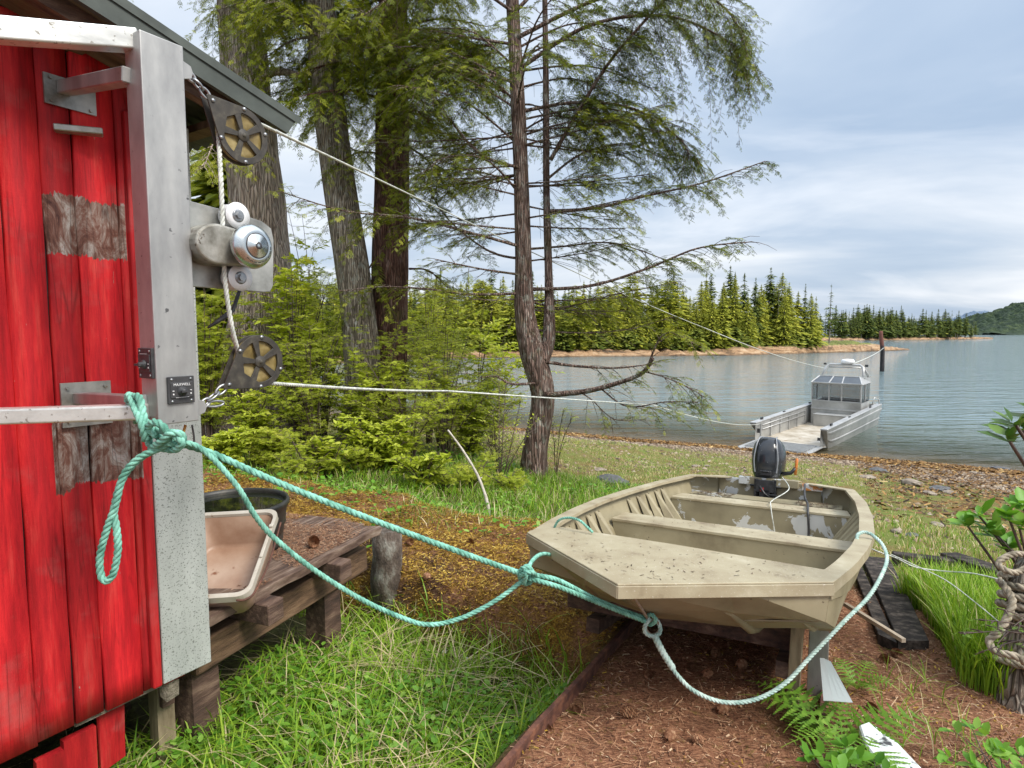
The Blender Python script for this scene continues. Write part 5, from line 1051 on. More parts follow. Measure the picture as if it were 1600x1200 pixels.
def trunk(root, pts, rs, mat, n=18, jit=.05, name='trunk', flare=0):
    b = MB(); P_ = catmull([Vector(p) for p in pts], 8); k = len(P_); R_ = np.interp(np.linspace(0, 1, k), np.linspace(0, 1, len(rs)), rs)
    b.tube(P_, [float(r) for r in R_], n); c0_ = P_[0]
    for i, v in enumerate(b.v):
        ci = P_[min(i//n, k-1)]; a = math.atan2(v.y-ci.y, v.x-ci.x); h_ = v.z-c0_.z
        f = 1+jit*(float(vnoise(a*2.2+20, h_*1.6, 0, 7))-.5)*2+jit*.6*math.sin(a*7+h_*1.5)*.6+flare*math.exp(-max(h_, 0)*2.6)*(.5+.5*abs(math.sin(a*2.5+1))); b.v[i] = ci+(v-ci)*f
    return b.build(name, mat, root)
hb = P(838, 775, 9.0); hb.z = gz(hb.x, hb.y)-.1
hero = thing('hemlock_tree', 'forked hemlock with bare lower limbs standing alone at the edge of the beach grass', 'tree', Matrix.Translation(hb))
trunk(hero, [P(830, 800, 9), P(832, 760, 9), P(836, 700, 9), P(848, 620, 9), P(832, 550, 9), P(820, 490, 9.02), P(818, 400, 9.05), P(813, 250, 9.1), P(806, 100, 9.15), P(798, -60, 9.2), P(792, -320, 9.3), P(790, -700, 9.4)], [.25, .225, .185, .17, .195, .15, .122, .108, .100, .09, .07, .035], BK1, flare=.2)
trunk(hero, [P(846, 560, 8.98), P(856, 535, 9.0), P(858, 500, 9.02), P(857, 430, 9.1), P(854, 300, 9.2), P(853, 120, 9.3), P(850, -80, 9.4), P(848, -350, 9.4)], [.13, .10, .085, .06, .05, .045, .035, .02], BK1, 12, name='second_stem')
C = Crown(11)
B_ = lambda px, py, Y: P(px, py, Y)
# right side limbs: traced from trunk to tip
C.limb([B_(822, 452, 9), B_(920, 447, 8.9), B_(1010, 420, 8.8), B_(1090, 388, 8.6), B_(1172, 378, 8.5)], .032, .007, 1.35, .35, .75, .5, .22, .38, bare=.25)
C.limb([B_(860, 330, 9.1), B_(930, 325, 9), B_(1010, 306, 8.9), B_(1100, 285, 8.7), B_(1195, 252, 8.6)], .032, .007, 1.5, .35, .7, .5, .21, .34, bare=.2)
C.limb([B_(860, 250, 9.1), B_(900, 180, 9), B_(950, 100, 8.9), B_(1010, 30, 8.8), B_(1070, -30, 8.7)], .035, .015, 1.6, .3, 1.0, .9, .25, .36)
C.limb([B_(812, 175, 9.2), B_(900, 160, 9), B_(990, 170, 8.9), B_(1060, 215, 8.7), B_(1075, 240, 8.7)], .030, .006, 1.9, .2, .9, .7, .22, .34)
C.limb([B_(808, 110, 9.2), B_(920, 40, 9), B_(1040, 25, 8.8), B_(1130, 60, 8.7), B_(1155, 95, 8.6)], .034, .007, 2.3, .25, 1.0, .9, .22, .32)
C.limb([B_(806, 60, 9.1), B_(930, 0, 8.9), B_(1050, -30, 8.6), B_(1130, 10, 8.4), B_(1160, 60, 8.3)], .034, .007, 2.2, .3, .9, .7, .22, .36)
C.limb([B_(803, 20, 9.1), B_(900, -70, 9.3), B_(1000, -90, 9.5), B_(1100, -40, 9.5)], .03, .007, 1.7, .3, 1.1, .8, .24, .4)
C.limb([B_(855, 280, 9.1), B_(910, 240, 9.3), B_(980, 225, 9.6), B_(1040, 250, 9.8)], .022, .006, 1.8, .3, .8, .6, .22, .36)
C.limb([B_(815, 390, 9), B_(880, 385, 9.2), B_(960, 380, 9.5), B_(1050, 410, 9.7)], .022, .006, 1.2, .5, .7, .5, .20, .40, bare=.4)
C.limb([B_(826, 470, 9), B_(880, 480, 9.2), B_(960, 460, 9.4), B_(1060, 440, 9.5)], .018, .005, 1.0, .6, .6, .4, .18, .45, bare=.5)
C.limb([B_(826, 515, 9), B_(900, 520, 9.1), B_(980, 515, 9.2), B_(1050, 495, 9.3)], .016, .005, .9, .6, .5, .4, .18, .45, bare=.5)
C.limb([B_(850, 565, 8.9), B_(900, 572, 8.9), B_(960, 575, 8.9), B_(1010, 570, 8.9)], .03, .008, .8, .6, .5, .5, .16, .5, bare=.5)
C.limb([B_(852, 617, 8.8), B_(905, 613, 8.6), B_(950, 603, 8.4), B_(1000, 585, 8.2), B_(1020, 560, 8.0)], .048, .024, .8, .7, .45, .5, .18, .55)
C.limb([B_(940, 608, 8.5), B_(980, 635, 8.3), B_(1040, 628, 8.0), B_(1090, 628, 7.9)], .014, .004, 1.6, .3, .5, .5, .17, .55, bare=.15)
C.limb([B_(1005, 580, 8.2), B_(1040, 590, 8.0), B_(1075, 605, 7.9), B_(1100, 620, 7.9)], .012, .004, 1.8, .2, .45, .5, .17, .55)
C.limb([B_(1015, 565, 8.1), B_(1030, 530, 8.0), B_(1050, 520, 7.9), B_(1090, 540, 7.9)], .016, .005, 2.2, .1, .5, .4, .18, .55)
C.limb([B_(905, 612, 8.6), B_(925, 625, 8.5), B_(960, 655, 8.4), B_(1010, 655, 8.3)], .012, .003, 1.2, .3, .4, .5, .15, .6, bare=.4)
# left side limbs
C.limb([B_(812, 385, 9), B_(740, 365, 8.8), B_(640, 340, 8.5), B_(540, 330, 8.3), B_(440, 300, 8.1)], .026, .006, 1.3, .35, .7, .45, .20, .60, bare=.2)
C.limb([B_(818, 458, 9), B_(740, 460, 8.8), B_(670, 452, 8.6), B_(600, 448, 8.5), B_(530, 455, 8.4)], .024, .006, 1.3, .35, .6, .4, .19, .60, bare=.25)
C.limb([B_(818, 430, 9), B_(750, 420, 8.7), B_(680, 405, 8.4)], .022, .006, 1.3, .4, .6, .4, .19, .58, bare=.3)
C.limb([B_(816, 405, 9), B_(760, 390, 9.3), B_(690, 330, 9.6), B_(640, 230, 9.8)], .022, .006, 1.3, .35, .7, .4, .21, .5, bare=.2)
C.limb([B_(812, 262, 9), B_(750, 240, 9.1), B_(690, 170, 9.3), B_(620, 80, 9.4), B_(560, 10, 9.5)], .026, .007, 1.5, .3, .9, .6, .24, .52)
C.limb([B_(808, 130, 9.1), B_(740, 110, 8.9), B_(690, 100, 8.7), B_(640, 130, 8.5)], .026, .007, 1.8, .25, .9, .7, .22, .52)
C.limb([B_(806, 70, 9.1), B_(740, 60, 9.3), B_(660, 50, 9.6), B_(600, 90, 9.9)], .026, .007, 1.8, .25, .9, .7, .22, .5)
C.limb([B_(810, 300, 9.1), B_(760, 250, 8.7), B_(700, 245, 8.4), B_(660, 270, 8.3)], .02, .006, 1.5, .3, .7, .6, .2, .55, bare=.2)
C.limb([B_(846, 598, 8.9), B_(800, 600, 8.7), B_(775, 588, 8.6), B_(752, 590, 8.5)], .026, .006, .9, .5, .4, .4, .15, .6)
C.limb([B_(804, 20, 9.1), B_(720, -30, 8.9), B_(640, -20, 8.7), B_(560, 30, 8.6)], .026, .007, 1.7, .25, .9, .8, .24, .5)
g_ = random.Random(4)
for k in range(30):       # flat twiggy limbs in the lower crown
    py = g_.uniform(200, 500); a = g_.uniform(-.9, .9)+(pi if g_.random() < .55 else 0); L = g_.uniform(.9, 2.3); o_ = P(815, py, 9.05); e_ = o_+Vector((cos(a)*L, sin(a)*L*.7, g_.uniform(-.15, .35))); C.limb([o_, o_.lerp(e_, .5)+Vector((0, 0, -.02)), e_], .016, .004, 1.5, .3, .6, .35, .18, .56, bare=.12)
for k in range(26):       # filling limbs above and behind
    py = g_.uniform(-300, 230); a = g_.uniform(0, 2*pi); L = g_.uniform(1.2, 2.6)*(1 if py > -100 else .8); o_ = P(806, py, 9.15)
    e_ = o_+Vector((cos(a)*L, sin(a)*L*.8, g_.uniform(-.1, .6))); C.limb([o_, o_.lerp(e_, .5)+Vector((0, 0, .22)), e_], .02, .005, 1.2, .3, .75, .7, .22, .40)
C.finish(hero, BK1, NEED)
# three trunks on the left
tb = P(556, 700, 10); tb.z = gz(tb.x, tb.y)-.1
t2 = thing('hemlock_tree', 'grey lichened leaning trunk just right of the big cedar, foliage hanging from its top', 'tree', Matrix.Translation(tb))
trunk(t2, [tb, P(566, 620, 10), P(563, 520, 10), P(548, 400, 10.05), P(530, 290, 10.1), P(516, 180, 10.15), P(504, 60, 10.2), P(494, -120, 10.3), P(486, -420, 10.4)], [.34, .30, .285, .27, .26, .25, .24, .22, .14], BK2, flare=.3, jit=.07)
C = Crown(12)
C.limb([P(516, 70, 10.2), P(560, 60, 10), P(600, 72, 9.8), P(640, 80, 9.6)], .06, .01, 1.6, .2, .9, .8, .26, .55)
for k in range(42):
    py = g_.uniform(-330, 130); a = g_.uniform(0, 2*pi); L = g_.uniform(1.0, 2.4); o_ = P(506, py, 10.2); e_ = o_+Vector((cos(a)*L, sin(a)*L*.8, g_.uniform(-.5, .3))); C.limb([o_, o_.lerp(e_, .5)+Vector((0, 0, .15)), e_], .03, .006, 1.6, .15, .8, .9, .25, .60)
C.limb([P(520, 200, 10.1), P(545, 230, 9.9), P(575, 238, 9.7)], .02, .005, 1.6, .2, .5, .6, .2, .6)
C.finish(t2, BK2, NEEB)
tb = P(596, 690, 10.4); tb.z = gz(tb.x, tb.y)-.1
t3 = thing('hemlock_tree', 'dark reddish brown trunk standing between the grey leaning trunk and the forked hemlock', 'tree', Matrix.Translation(tb))
trunk(t3, [tb, P(602, 620, 10.4), P(608, 520, 10.4), P(610, 400, 10.4), P(612, 300, 10.45), P(613, 180, 10.5), P(614, 60, 10.5), P(614, -120, 10.6), P(614, -420, 10.7)], [.38, .33, .315, .305, .29, .27, .25, .22, .14], BK3, flare=.3, jit=.07)
C = Crown(13)
C.limb([P(616, 75, 10.5), P(700, 78, 10.2), P(770, 70, 10.0)], .05, .02, 1.2, .4, .7, .7, .24, .5)
C.limb([P(614, 110, 10.4), P(680, 110, 10.1), P(740, 120, 9.9), P(790, 145, 9.7)], .07, .02, 1.3, .3, .8, .8, .24, .45)
C.limb([P(600, 300, 10.4), P(640, 355, 10.1), P(650, 352, 10.0)], .035, .015, .5, .9, .3, .4, .2, .5)
for k in range(46):
    py = g_.uniform(-330, 190); a = g_.uniform(0, 2*pi); L = g_.uniform(1.0, 2.3); o_ = P(614, py, 10.5); e_ = o_+Vector((cos(a)*L, sin(a)*L*.8, g_.uniform(-.5, .3))); C.limb([o_, o_.lerp(e_, .5)+Vector((0, 0, .15)), e_], .03, .006, 1.6, .15, .8, .9, .25, .52)
for (x0_, y0_, x1_, y1_) in ((595, 240, 520, 262), (640, 230, 700, 300), (598, 290, 660, 330), (640, 420, 700, 450), (590, 400, 560, 470)):
    C.limb([P(x0_, y0_, 10.3), P((x0_+x1_)/2, (y0_+y1_)/2-12, 10.0), P(x1_, y1_, 9.8)], .02, .005, 1.8, .2, .6, .6, .22, .60)
C.finish(t3, BK3, NEEB)
tb = P(396, 700, 11); tb.z = gz(tb.x, tb.y)-.1
t4 = thing('cedar_tree', 'massive pale cedar trunk with flared buttress roots behind the pulleys', 'tree', Matrix.Translation(tb))
trunk(t4, [tb, P(398, 640, 11), P(404, 560, 11), P(410, 450, 11), P(403, 340, 11), P(393, 230, 11.05), P(382, 120, 11.1), P(372, 0, 11.15), P(362, -200, 11.2), P(350, -500, 11.4)], [.85, .68, .60, .53, .47, .43, .40, .36, .30, .16], BK4, 26, flare=.35, jit=.09)
C = Crown(14)
C.limb([P(400, 130, 11), P(430, 112, 10.6), P(470, 118, 10.3)], .09, .05, .6, .6, .6, .6, .26, .6)
for k in range(52):
    py = g_.uniform(-360, -20); a = g_.uniform(0, 2*pi); L = g_.uniform(1.2, 2.9); o_ = P(380, py, 11.1); e_ = o_+Vector((cos(a)*L, sin(a)*L*.8, g_.uniform(-.6, .3))); C.limb([o_, o_.lerp(e_, .5)+Vector((0, 0, .2)), e_], .035, .007, 1.6, .15, .85, .9, .27, .64)
for (x1_, y1_, Y_) in ((318, 262, 8.6),):
    C.limb([P(372, 180, 10.9), P((372+x1_)/2, 200, (10.9+Y_)/2), P(x1_, y1_, Y_)], .03, .005, 1.6, .3, .7, .6, .24, .72)
C.finish(t4, BK4, NEEB)
# extra trees out of frame on the left and behind (they close the view from a step aside)
for i, (x, y, h, seed) in enumerate([(-9.5, 13, 11, 61), (-7.2, 15.5, 9, 62), (-12, 10, 12, 63)]):
    me = conifer(seed, n=2600, r=.24, mat=NEEB, bare=.03); o = thing('cedar_sapling', ['dense green conifer seen between the hoist post and the big cedar', 'conifer standing behind the flared cedar trunk', 'conifer hidden behind the shed'][i], 'tree', Matrix.Translation((x, y, gz(x, y)-.1))); c_ = link('crown', me, o); link('trunk', TM, o); o.scale = (h, h, h)
# ------------------------------------------------------------ shrubs
LEAF = leafmat('shrub_leaves', [(0, (.14, .18, .015)), (.35, (.33, .40, .03)), (.7, (.50, .57, .06)), (1, (.66, .70, .12))], .45)
LEAFY = leafmat('yellow_shrub_leaves', [(0, (.12, .16, .015)), (.35, (.32, .40, .03)), (.7, (.53, .60, .07)), (1, (.74, .72, .15))], .45)
LV = np.array([(0, 0, 0), (.4, .24, .05), (1, 0, -.08), (.4, -.24, .05)]); LF = np.array([(0, 1, 2, 3)])
def shrub(name, label, cat, px, py, Y, h, w_, seed, leaf, n_st=9, lsz=.05, dens=1., group=None, tone=.55, bark=TWIG, spr=True):
    g = np.random.default_rng(seed); p = P(px, py, Y); p.z = gz(p.x, p.y)-.03; root = thing(name, label, cat, Matrix.Translation(p), group); b = MB(); pos, D, S, T = [], [], [], []; Lp = []
    for k in range(n_st):
        a = g.uniform(0, 2*pi); rr_ = w_*g.uniform(.2, 1)*.5; hh_ = h*g.uniform(.55, 1.05); e = Vector((cos(a)*rr_, sin(a)*rr_*.8, hh_)); pts = [Vector((cos(a)*.05, sin(a)*.05, 0)), Vector((e.x*.25, e.y*.25, hh_*.45)), Vector((e.x*.7, e.y*.7, hh_*.82)), e]; c = catmull(pts, 5)
        b.tube([p+v for v in c], [.012-.009*i/(len(c)-1) for i in range(len(c))], 5, jit=.1)
        for j in range(int(16*dens)):
            f = g.uniform(.15, 1); i = min(int(f*(len(c)-1)), len(c)-2); q_ = c[i].lerp(c[i+1], f*(len(c)-1)-i); aa = g.uniform(0, 2*pi); tl = w_*.30*g.uniform(.4, 1.1)*(1.15-.5*f); d = Vector((cos(aa), sin(aa), g.uniform(-.15, .45))).normalized()
            b.tube([p+q_, p+q_+d*tl*.5+Vector((0, 0, .01)), p+q_+d*tl-Vector((0, 0, .05*tl))], [.004, .003, .0015], 3, caps=False)
            nl = int(10*dens)
            for l in range(nl):
                u = .2+.8*l/nl; pp = q_+d*tl*u; sd_ = d.cross(Vector((0, 0, 1))).normalized()*(1 if l % 2 else -1); dd = d*.5+sd_*.9+Vector(g.normal(size=3))*.3
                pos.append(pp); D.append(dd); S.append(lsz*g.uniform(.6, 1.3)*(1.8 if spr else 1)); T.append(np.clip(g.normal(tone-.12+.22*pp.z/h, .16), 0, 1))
    if seed % 3 == 1: spr = False; S = [v*1.25 for v in S]
    b.build('stems', bark, root); tpl = (SPV2, SPF2) if spr else (LV, LF)
    V, F, tt_ = scatter(tpl[0], tpl[1], np.array([tuple(v) for v in pos]), frames_np(np.array([tuple(v) for v in D]), roll=g.normal(size=len(D))*.4), np.array(S), np.array(T)); link('foliage', mesh_np('foliage', V, F4=F, mats=leaf, tint=np.clip(tt_+g.normal(size=len(tt_))*.05, 0, 1)), root); return root
SH = [('low yellow green shrub under the lower pulley, in front of the cedar base', 395, 700, 8.6, 1.0, 1.2, LEAFY), ('bright green bush between the cedar and the grey leaning trunk', 490, 712, 8.8, 1.9, 1.7, LEAF), ('tall yellow green sapling bush rising behind the lower haul rope', 470, 690, 10.3, 2.9, 2.2, LEAFY),
      ('bush covering the foot of the grey leaning trunk', 560, 715, 9.0, 1.6, 1.5, LEAF), ('dense green bush at the foot of the dark reddish trunk', 640, 735, 8.6, 1.5, 1.6, LEAF), ('broad yellow green bush right of the dark reddish trunk', 700, 720, 9.4, 2.0, 1.8, LEAFY),
      ('small airy bush beside the pale leaning stick', 735, 730, 9.6, 1.4, 1.1, LEAF), ('tall green shrub behind the two middle trunks', 620, 690, 11.6, 2.6, 2.4, LEAFY), ('tall leafy shrub left of the big cedar trunk', 330, 690, 10.2, 2.6, 1.8, LEAF), ('low leafy bush in front of the paired trunks', 600, 745, 7.8, .75, 1.1, LEAF),
      ('reddish stemmed bush among dead sticks below the cedar roots', 420, 725, 7.9, .55, .9, LEAFY), ('young green bush behind the small airy bush', 770, 690, 12.5, 1.6, 1.8, LEAFY), ('bush crowding the wood edge under the lower pulley', 350, 735, 7.6, .6, .8, LEAF)]
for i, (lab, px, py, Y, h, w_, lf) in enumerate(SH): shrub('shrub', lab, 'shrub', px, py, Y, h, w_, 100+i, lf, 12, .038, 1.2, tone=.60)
EX = [('young hemlock bush filling the gap right of the dark reddish trunk', 690, 690, 10.6, 2.4, 1.9, LEAFY), ('feathery green bush directly in front of the dark reddish trunk', 600, 705, 9.4, 2.1, 1.6, LEAF), ('yellow green bush between the cedar and the leaning trunk, farther back', 505, 680, 11.5, 2.9, 2.2, LEAFY), ('rounded bush halfway between the dark trunk and the forked hemlock', 735, 705, 11.0, 1.6, 1.8, LEAFY), ('tall pale green bush at the back left of the leaning trunk', 450, 680, 12.2, 3.2, 2.4, LEAFY)]
for i, (lab, px, py, Y, h, w_, lf) in enumerate(EX): shrub('shrub', lab, 'shrub', px, py, Y, h, w_, 200+i, lf, 12, .042, 1.3, tone=.66)
EX2 = [('spreading bush top right of the lower pulley, before the far shore', 460, 640, 9.8, 3.2, 2.0, LEAFY), ('tall bright sapling bush between the two middle trunks and the cedar', 500, 640, 12.6, 4.4, 2.8, LEAFY), ('tall bright bush right of the dark trunk against the bay', 670, 650, 12.4, 3.4, 2.6, LEAFY), ('bright bush tops behind the forked hemlock on its left', 745, 660, 13.0, 3.0, 2.8, LEAFY), ('leafy bush left of the cedar under the black lever', 322, 640, 9.4, 2.6, 1.4, LEAFY)]
for i, (lab, px, py, Y, h, w_, lf) in enumerate(EX2): shrub('shrub', lab, 'shrub', px, py, Y, h, w_, 400+i, lf, 14, .05, 1.3, tone=.6)
WD_ = [(460, 762, .40), (520, 752, .5), (560, 770, .35), (620, 768, .5), (660, 772, .6), (700, 775, .45), (740, 782, .4), (585, 745, .6), (480, 742, .55), (800, 790, .3)]
for i, (px, py, h) in enumerate(WD_): shrub('weed', 'leafy green weed in the rough grass behind the mossy bank', 'weed', px, py, 7.2+.2*(i % 4), h, .75, 300+i, [LEAF, LEAFY][i % 2], 7, .040, .8, 'weeds along the mossy bank', .55)
# bare little tree left of the hemlock
bt = P(806, 762, 8.4); bt.z = gz(bt.x, bt.y); s_ = thing('bare_sapling', 'thin twiggy sapling with few leaves just left of the forked hemlock', 'sapling', Matrix.Translation(bt)); C = Crown(21)
for (x1_, y1_) in ((770, 640), (790, 600), (815, 620), (760, 690), (835, 660), (780, 575)): C.limb([P(782, 768, 8.4), P(780+(x1_-780)*.4, 715, 8.4), P(x1_, y1_, 8.4+random.uniform(-.4, .4))], .014, .003, 1.4, .55, .35, .1, .09, .7, bare=.3)
C.finish(s_, TWIG, LEAF, (LV, LF))
sp = thing('sapling', 'small sapling with a few green sprays on the beach side of the forked hemlock', 'sapling', Matrix.Translation((P(870, 762, 9.2).x, 9.2, gz(P(870, 762, 9.2).x, 9.2)))); C = Crown(22)
for (x1_, y1_) in ((880, 640), (895, 650), (862, 655)): C.limb([P(868, 765, 9.2), P(868+(x1_-868)*.3, 700, 9.2), P(x1_, y1_, 9.2)], .010, .003, 1.2, .6, .3, .2, .13, .7)
C.finish(sp, TWIG, LEAF)
b = MB(); c_ = catmull([P(700, 672, 6.6), P(722, 702, 6.5), P(746, 742, 6.4), P(760, 780, 6.3), P(768, 818, 6.2)], 6); b.tube(c_, [.010+.010*i/(len(c_)-1) for i in range(len(c_))], 7, jit=.12); b.tube([c_[13], c_[13]+Vector((.03, 0, .02))], [.012, .006], 5); tag(b.build('dead_stick', surf('bleached_stick', [(.3, (.30, .25, .19)), (.6, (.55, .50, .42))], 14, bump=.5)), 'bleached dead stick leaning out of the grass in front of the bushes', 'stick')
# ------------------------------------------------------------ grass (stuff)
GRS = leafmat('grass_blades', [(0, (.045, .11, .010)), (.3, (.12, .25, .018)), (.6, (.25, .42, .03)), (.82, (.42, .57, .07)), (.86, (.55, .45, .24)), (1, (.74, .62, .38))], .35, .45)
def blades(name, n, sampler, h, w_, seed, dry=.12, lean=.5, tone=.5, kind='stuff', label=None, arch=1.):
    g = np.random.default_rng(seed); X, Y = sampler(g, n); n = len(X); Z = ground(X, Y)-.01; H_ = h*(.45+.75*g.random(n)); a = g.uniform(0, 2*pi, n); W_ = w_*(.6+.7*g.random(n)); ln = lean*(.2+g.random(n)); dx, dy = np.cos(a), np.sin(a)
    V = []
    for f, ww in ((0, .7), (.33, 1), (.68, .75), (1., 0.02)):
        out_ = ln*H_*f**1.9*arch; up = H_*(f-.38*np.clip(ln, 0, 1.2)*f**2.6*arch); cx, cy, cz = X+dx*out_, Y+dy*out_, Z+up
        V += [np.stack([cx-dy*W_*ww/2, cy+dx*W_*ww/2, cz], 1), np.stack([cx+dy*W_*ww/2, cy-dx*W_*ww/2, cz], 1)]
    V = np.stack(V, 1).reshape(-1, 3); b0 = (np.arange(n)*8)[:, None]; F = np.concatenate([b0+np.array([[0, 1, 3, 2]]), b0+np.array([[2, 3, 5, 4]]), b0+np.array([[4, 5, 7, 6]])])
    t = np.clip(g.normal(tone-.1, .16, n), 0, .8); t = np.where(g.random(n) < dry, g.uniform(.88, 1, n), t); o = link(name, mesh_np(name, V, F4=F, mats=GRS, smooth=True, tint=np.repeat(t, 8))); return tag(o, label, kind=kind)
def patch(s0, s1, t0, t1, keep=None, clump=.5):
    def f(g, n):
        s, t = g.uniform(s0, s1, n*2), g.uniform(t0, t1, n*2); x, y = xy(s, t); c = vnoise(x*5, y*5, 0, 3)*.6+vnoise(x*1.6, y*1.6, 0, 8)*.4; k = c > clump*g.random(n*2)*1.1
        if keep is not None: k &= keep(x, y, s, t, g)
        x, y = x[k][:n], y[k][:n]; return x, y
    return f
def notdeck(x, y):
    v = np.stack([x, y, x*0, x*0+1], -1) @ np.array(MD.inverted()).T; return ~((v[..., 0] > -.6) & (v[..., 0] < LD+.05) & (v[..., 1] > -.06) & (v[..., 1] < WD) & (v[..., 1] > .35))
hol = lambda x, y, s, t, g: (zones(x, y)[0] > .5) & notdeck(x, y)
blades('grass_hollow', 13000, patch(-.5, 3.2, -4.5, -.95, hol, .40), .25, .0080, 1, .12, 1.2, .66)
blades('grass_hollow_fine', 16000, patch(-.5, 3.2, -4.5, -.95, hol, .35), .13, .0045, 2, .16, 1., .60)
blades('grass_bank', 15000, patch(4.4, 9.5, -9.5, -.6, lambda x, y, s, t, g: (zones(x, y)[3] > .35) & (vnoise(x*1.3, y*1.3, 0, 19) > .48), .8), .22, .007, 3, .18, .8, .56)
blades('grass_bank_low', 20000, patch(3.9, 9.5, -9.5, -.6, lambda x, y, s, t, g: ((zones(x, y)[3] > .2) | (vnoise(x*2.2, y*2.2, 0, 29) > .55)) & notdeck(x, y), .5), .14, .007, 43, .30, 1., .55)
blades('grass_by_hemlock', 5000, patch(5.0, 8.5, -5., -1.2, lambda x, y, s, t, g: (zones(x, y)[3] > .25), .7), .22, .009, 33, .12, .8, .56)
def px_region(poly, zz_):
    pts = [PZ(a, b_, zz_) for a, b_ in poly]; xs_, ys_ = [p.x for p in pts], [p.y for p in pts]
    def inside(x, y):
        r = np.zeros(len(x), bool); j = len(pts)-1
        for i in range(len(pts)):
            c = ((ys_[i] > y) != (ys_[j] > y)) & (x < (xs_[j]-xs_[i])*(y-ys_[i])/(ys_[j]-ys_[i]+1e-12)+xs_[i]); r ^= c; j = i
        return r
    def f(g, n):
        x = g.uniform(min(xs_), max(xs_), n*4); y = g.uniform(min(ys_), max(ys_), n*4); k = inside(x, y); k &= (vnoise(x*6, y*6, 0, 3)+.35 > g.random(n*4)*.9); return x[k][:n], y[k][:n]
    return f
RGPOLY = [(1400, 905), (1440, 930), (1500, 1080), (1570, 1110), (1640, 1100), (1640, 960), (1560, 930), (1480, 905)]
blades('grass_beside_timber', 7500, px_region(RGPOLY, 2.5), .34, .0075, 4, .05, .5, .66)
blades('grass_short', 90000, patch(5.5, 19.5, -14, 9, lambda x, y, s, t, g: (g.random(len(x)) < (zones(x, y)[4]*(1.05-.055*(s-5.5))*(t < 1)*(.35+1.3*(vnoise(x*.7, y*.7, 0, 88) > .45))+zones(x, y)[4]*.13*(t >= 1))), .55), .065, .008, 5, .58, .7, .44)
blades('grass_right_bank', 9000, patch(4.8, 9, .6, 6, lambda x, y, s, t, g: zones(x, y)[4] > .3, .6), .12, .007, 6, .35, .7, .55)
blades('grass_on_duff', 130, px_region([(1380, 1000), (1470, 1010), (1560, 1200), (1500, 1260), (1380, 1150)], 2.66), .16, .004, 7, .3, 1., .6)
blades('thatch', 1900, patch(-.3, 3.1, -4, -.95, lambda x, y, s, t, g: (zones(x, y)[0] > .5) & (vnoise(x*2.1, y*2.1, 0, 61) > .58) & notdeck(x, y), .3), .26, .006, 71, 1., 3.2, .9)
# fallen needles and twigs (stuff)
LIT = leafmat('fallen_needles', [(0, (.05, .022, .014)), (.35, (.20, .085, .045)), (.7, (.42, .235, .13)), (1, (.62, .46, .30))], .0, .8)
def litter(name, n, sampler, l, w_, seed, tone=.5, lift=.006, mat=None):
    g = np.random.default_rng(seed); X, Y = sampler(g, n); n = len(X); Z = ground(X, Y)+lift*g.random(n); T = np.array([(-.5, -.5, 0), (.0, -.5, .0), (.5, -.3, -.0), (.5, .3, 0), (0, .5, 0), (-.5, .5, 0)]); T = np.array([(-.5, -.5, 0), (.5, -.4, 0), (.5, .4, 0), (-.5, .5, 0)])
    D = np.stack([np.cos(a := g.uniform(0, 6.28, n)), np.sin(a), g.normal(size=n)*.22], 1); L_ = l*(.4+g.random(n)*1.2); V, F, tt_ = scatter(T, np.array([(0, 1, 2, 3)]), np.stack([X, Y, Z], 1), frames_np(D, roll=g.normal(size=n)*.5), np.stack([L_, np.full(n, w_)*(.6+.8*g.random(n)), L_], 1), np.clip(g.normal(tone, .25, n), 0, 1)); return tag(link(name, mesh_np(name, V, F4=F, mats=mat or LIT, tint=tt_)), kind='stuff')
duffk = lambda x, y, s, t, g: zones(x, y)[2] > .4
litter('fallen_needles', 60000, patch(-.2, 5, -1.1, 3.2, duffk, .3), .028, .0022, 8, .5, .012)
litter('fallen_scales', 26000, patch(-.2, 5, -1.1, 3.2, duffk, .3), .012, .006, 9, .45, .008)
litter('twigs', 500, patch(-.2, 5, -1.1, 3.2, duffk, .3), .10, .0032, 10, .6, .02)
MOSS = leafmat('moss_tufts', [(0, (.07, .035, .01)), (.35, (.26, .14, .022)), (.7, (.52, .34, .05)), (1, (.70, .54, .15))], .2, .8)
bandk = lambda x, y, s, t, g: (zones(x, y)[1] > .4) & (vnoise(x*3, y*3, 0, 77)+.25 > g.random(len(x))) & notdeck(x, y)
litter('moss_tufts', 60000, patch(2.9, 5.2, -6, -.8, bandk, .3), .020, .006, 12, .45, .035, MOSS)
litter('band_needles', 22000, patch(2.9, 5.2, -6, -.8, lambda x, y, s, t, g: (zones(x, y)[1] > .4) & notdeck(x, y), .3), .03, .0025, 13, .45, .02)
litter('duff_moss', 9000, patch(-.2, 5, -1.1, 3.2, lambda x, y, s, t, g: (zones(x, y)[2] > .4) & (vnoise(x*2.6, y*2.6, 0, 78) > .60), .3), .016, .005, 14, .35, .015, MOSS)
mdk = lambda x, y, s, t, g: (y > 2.2) & notdeck(x, y)
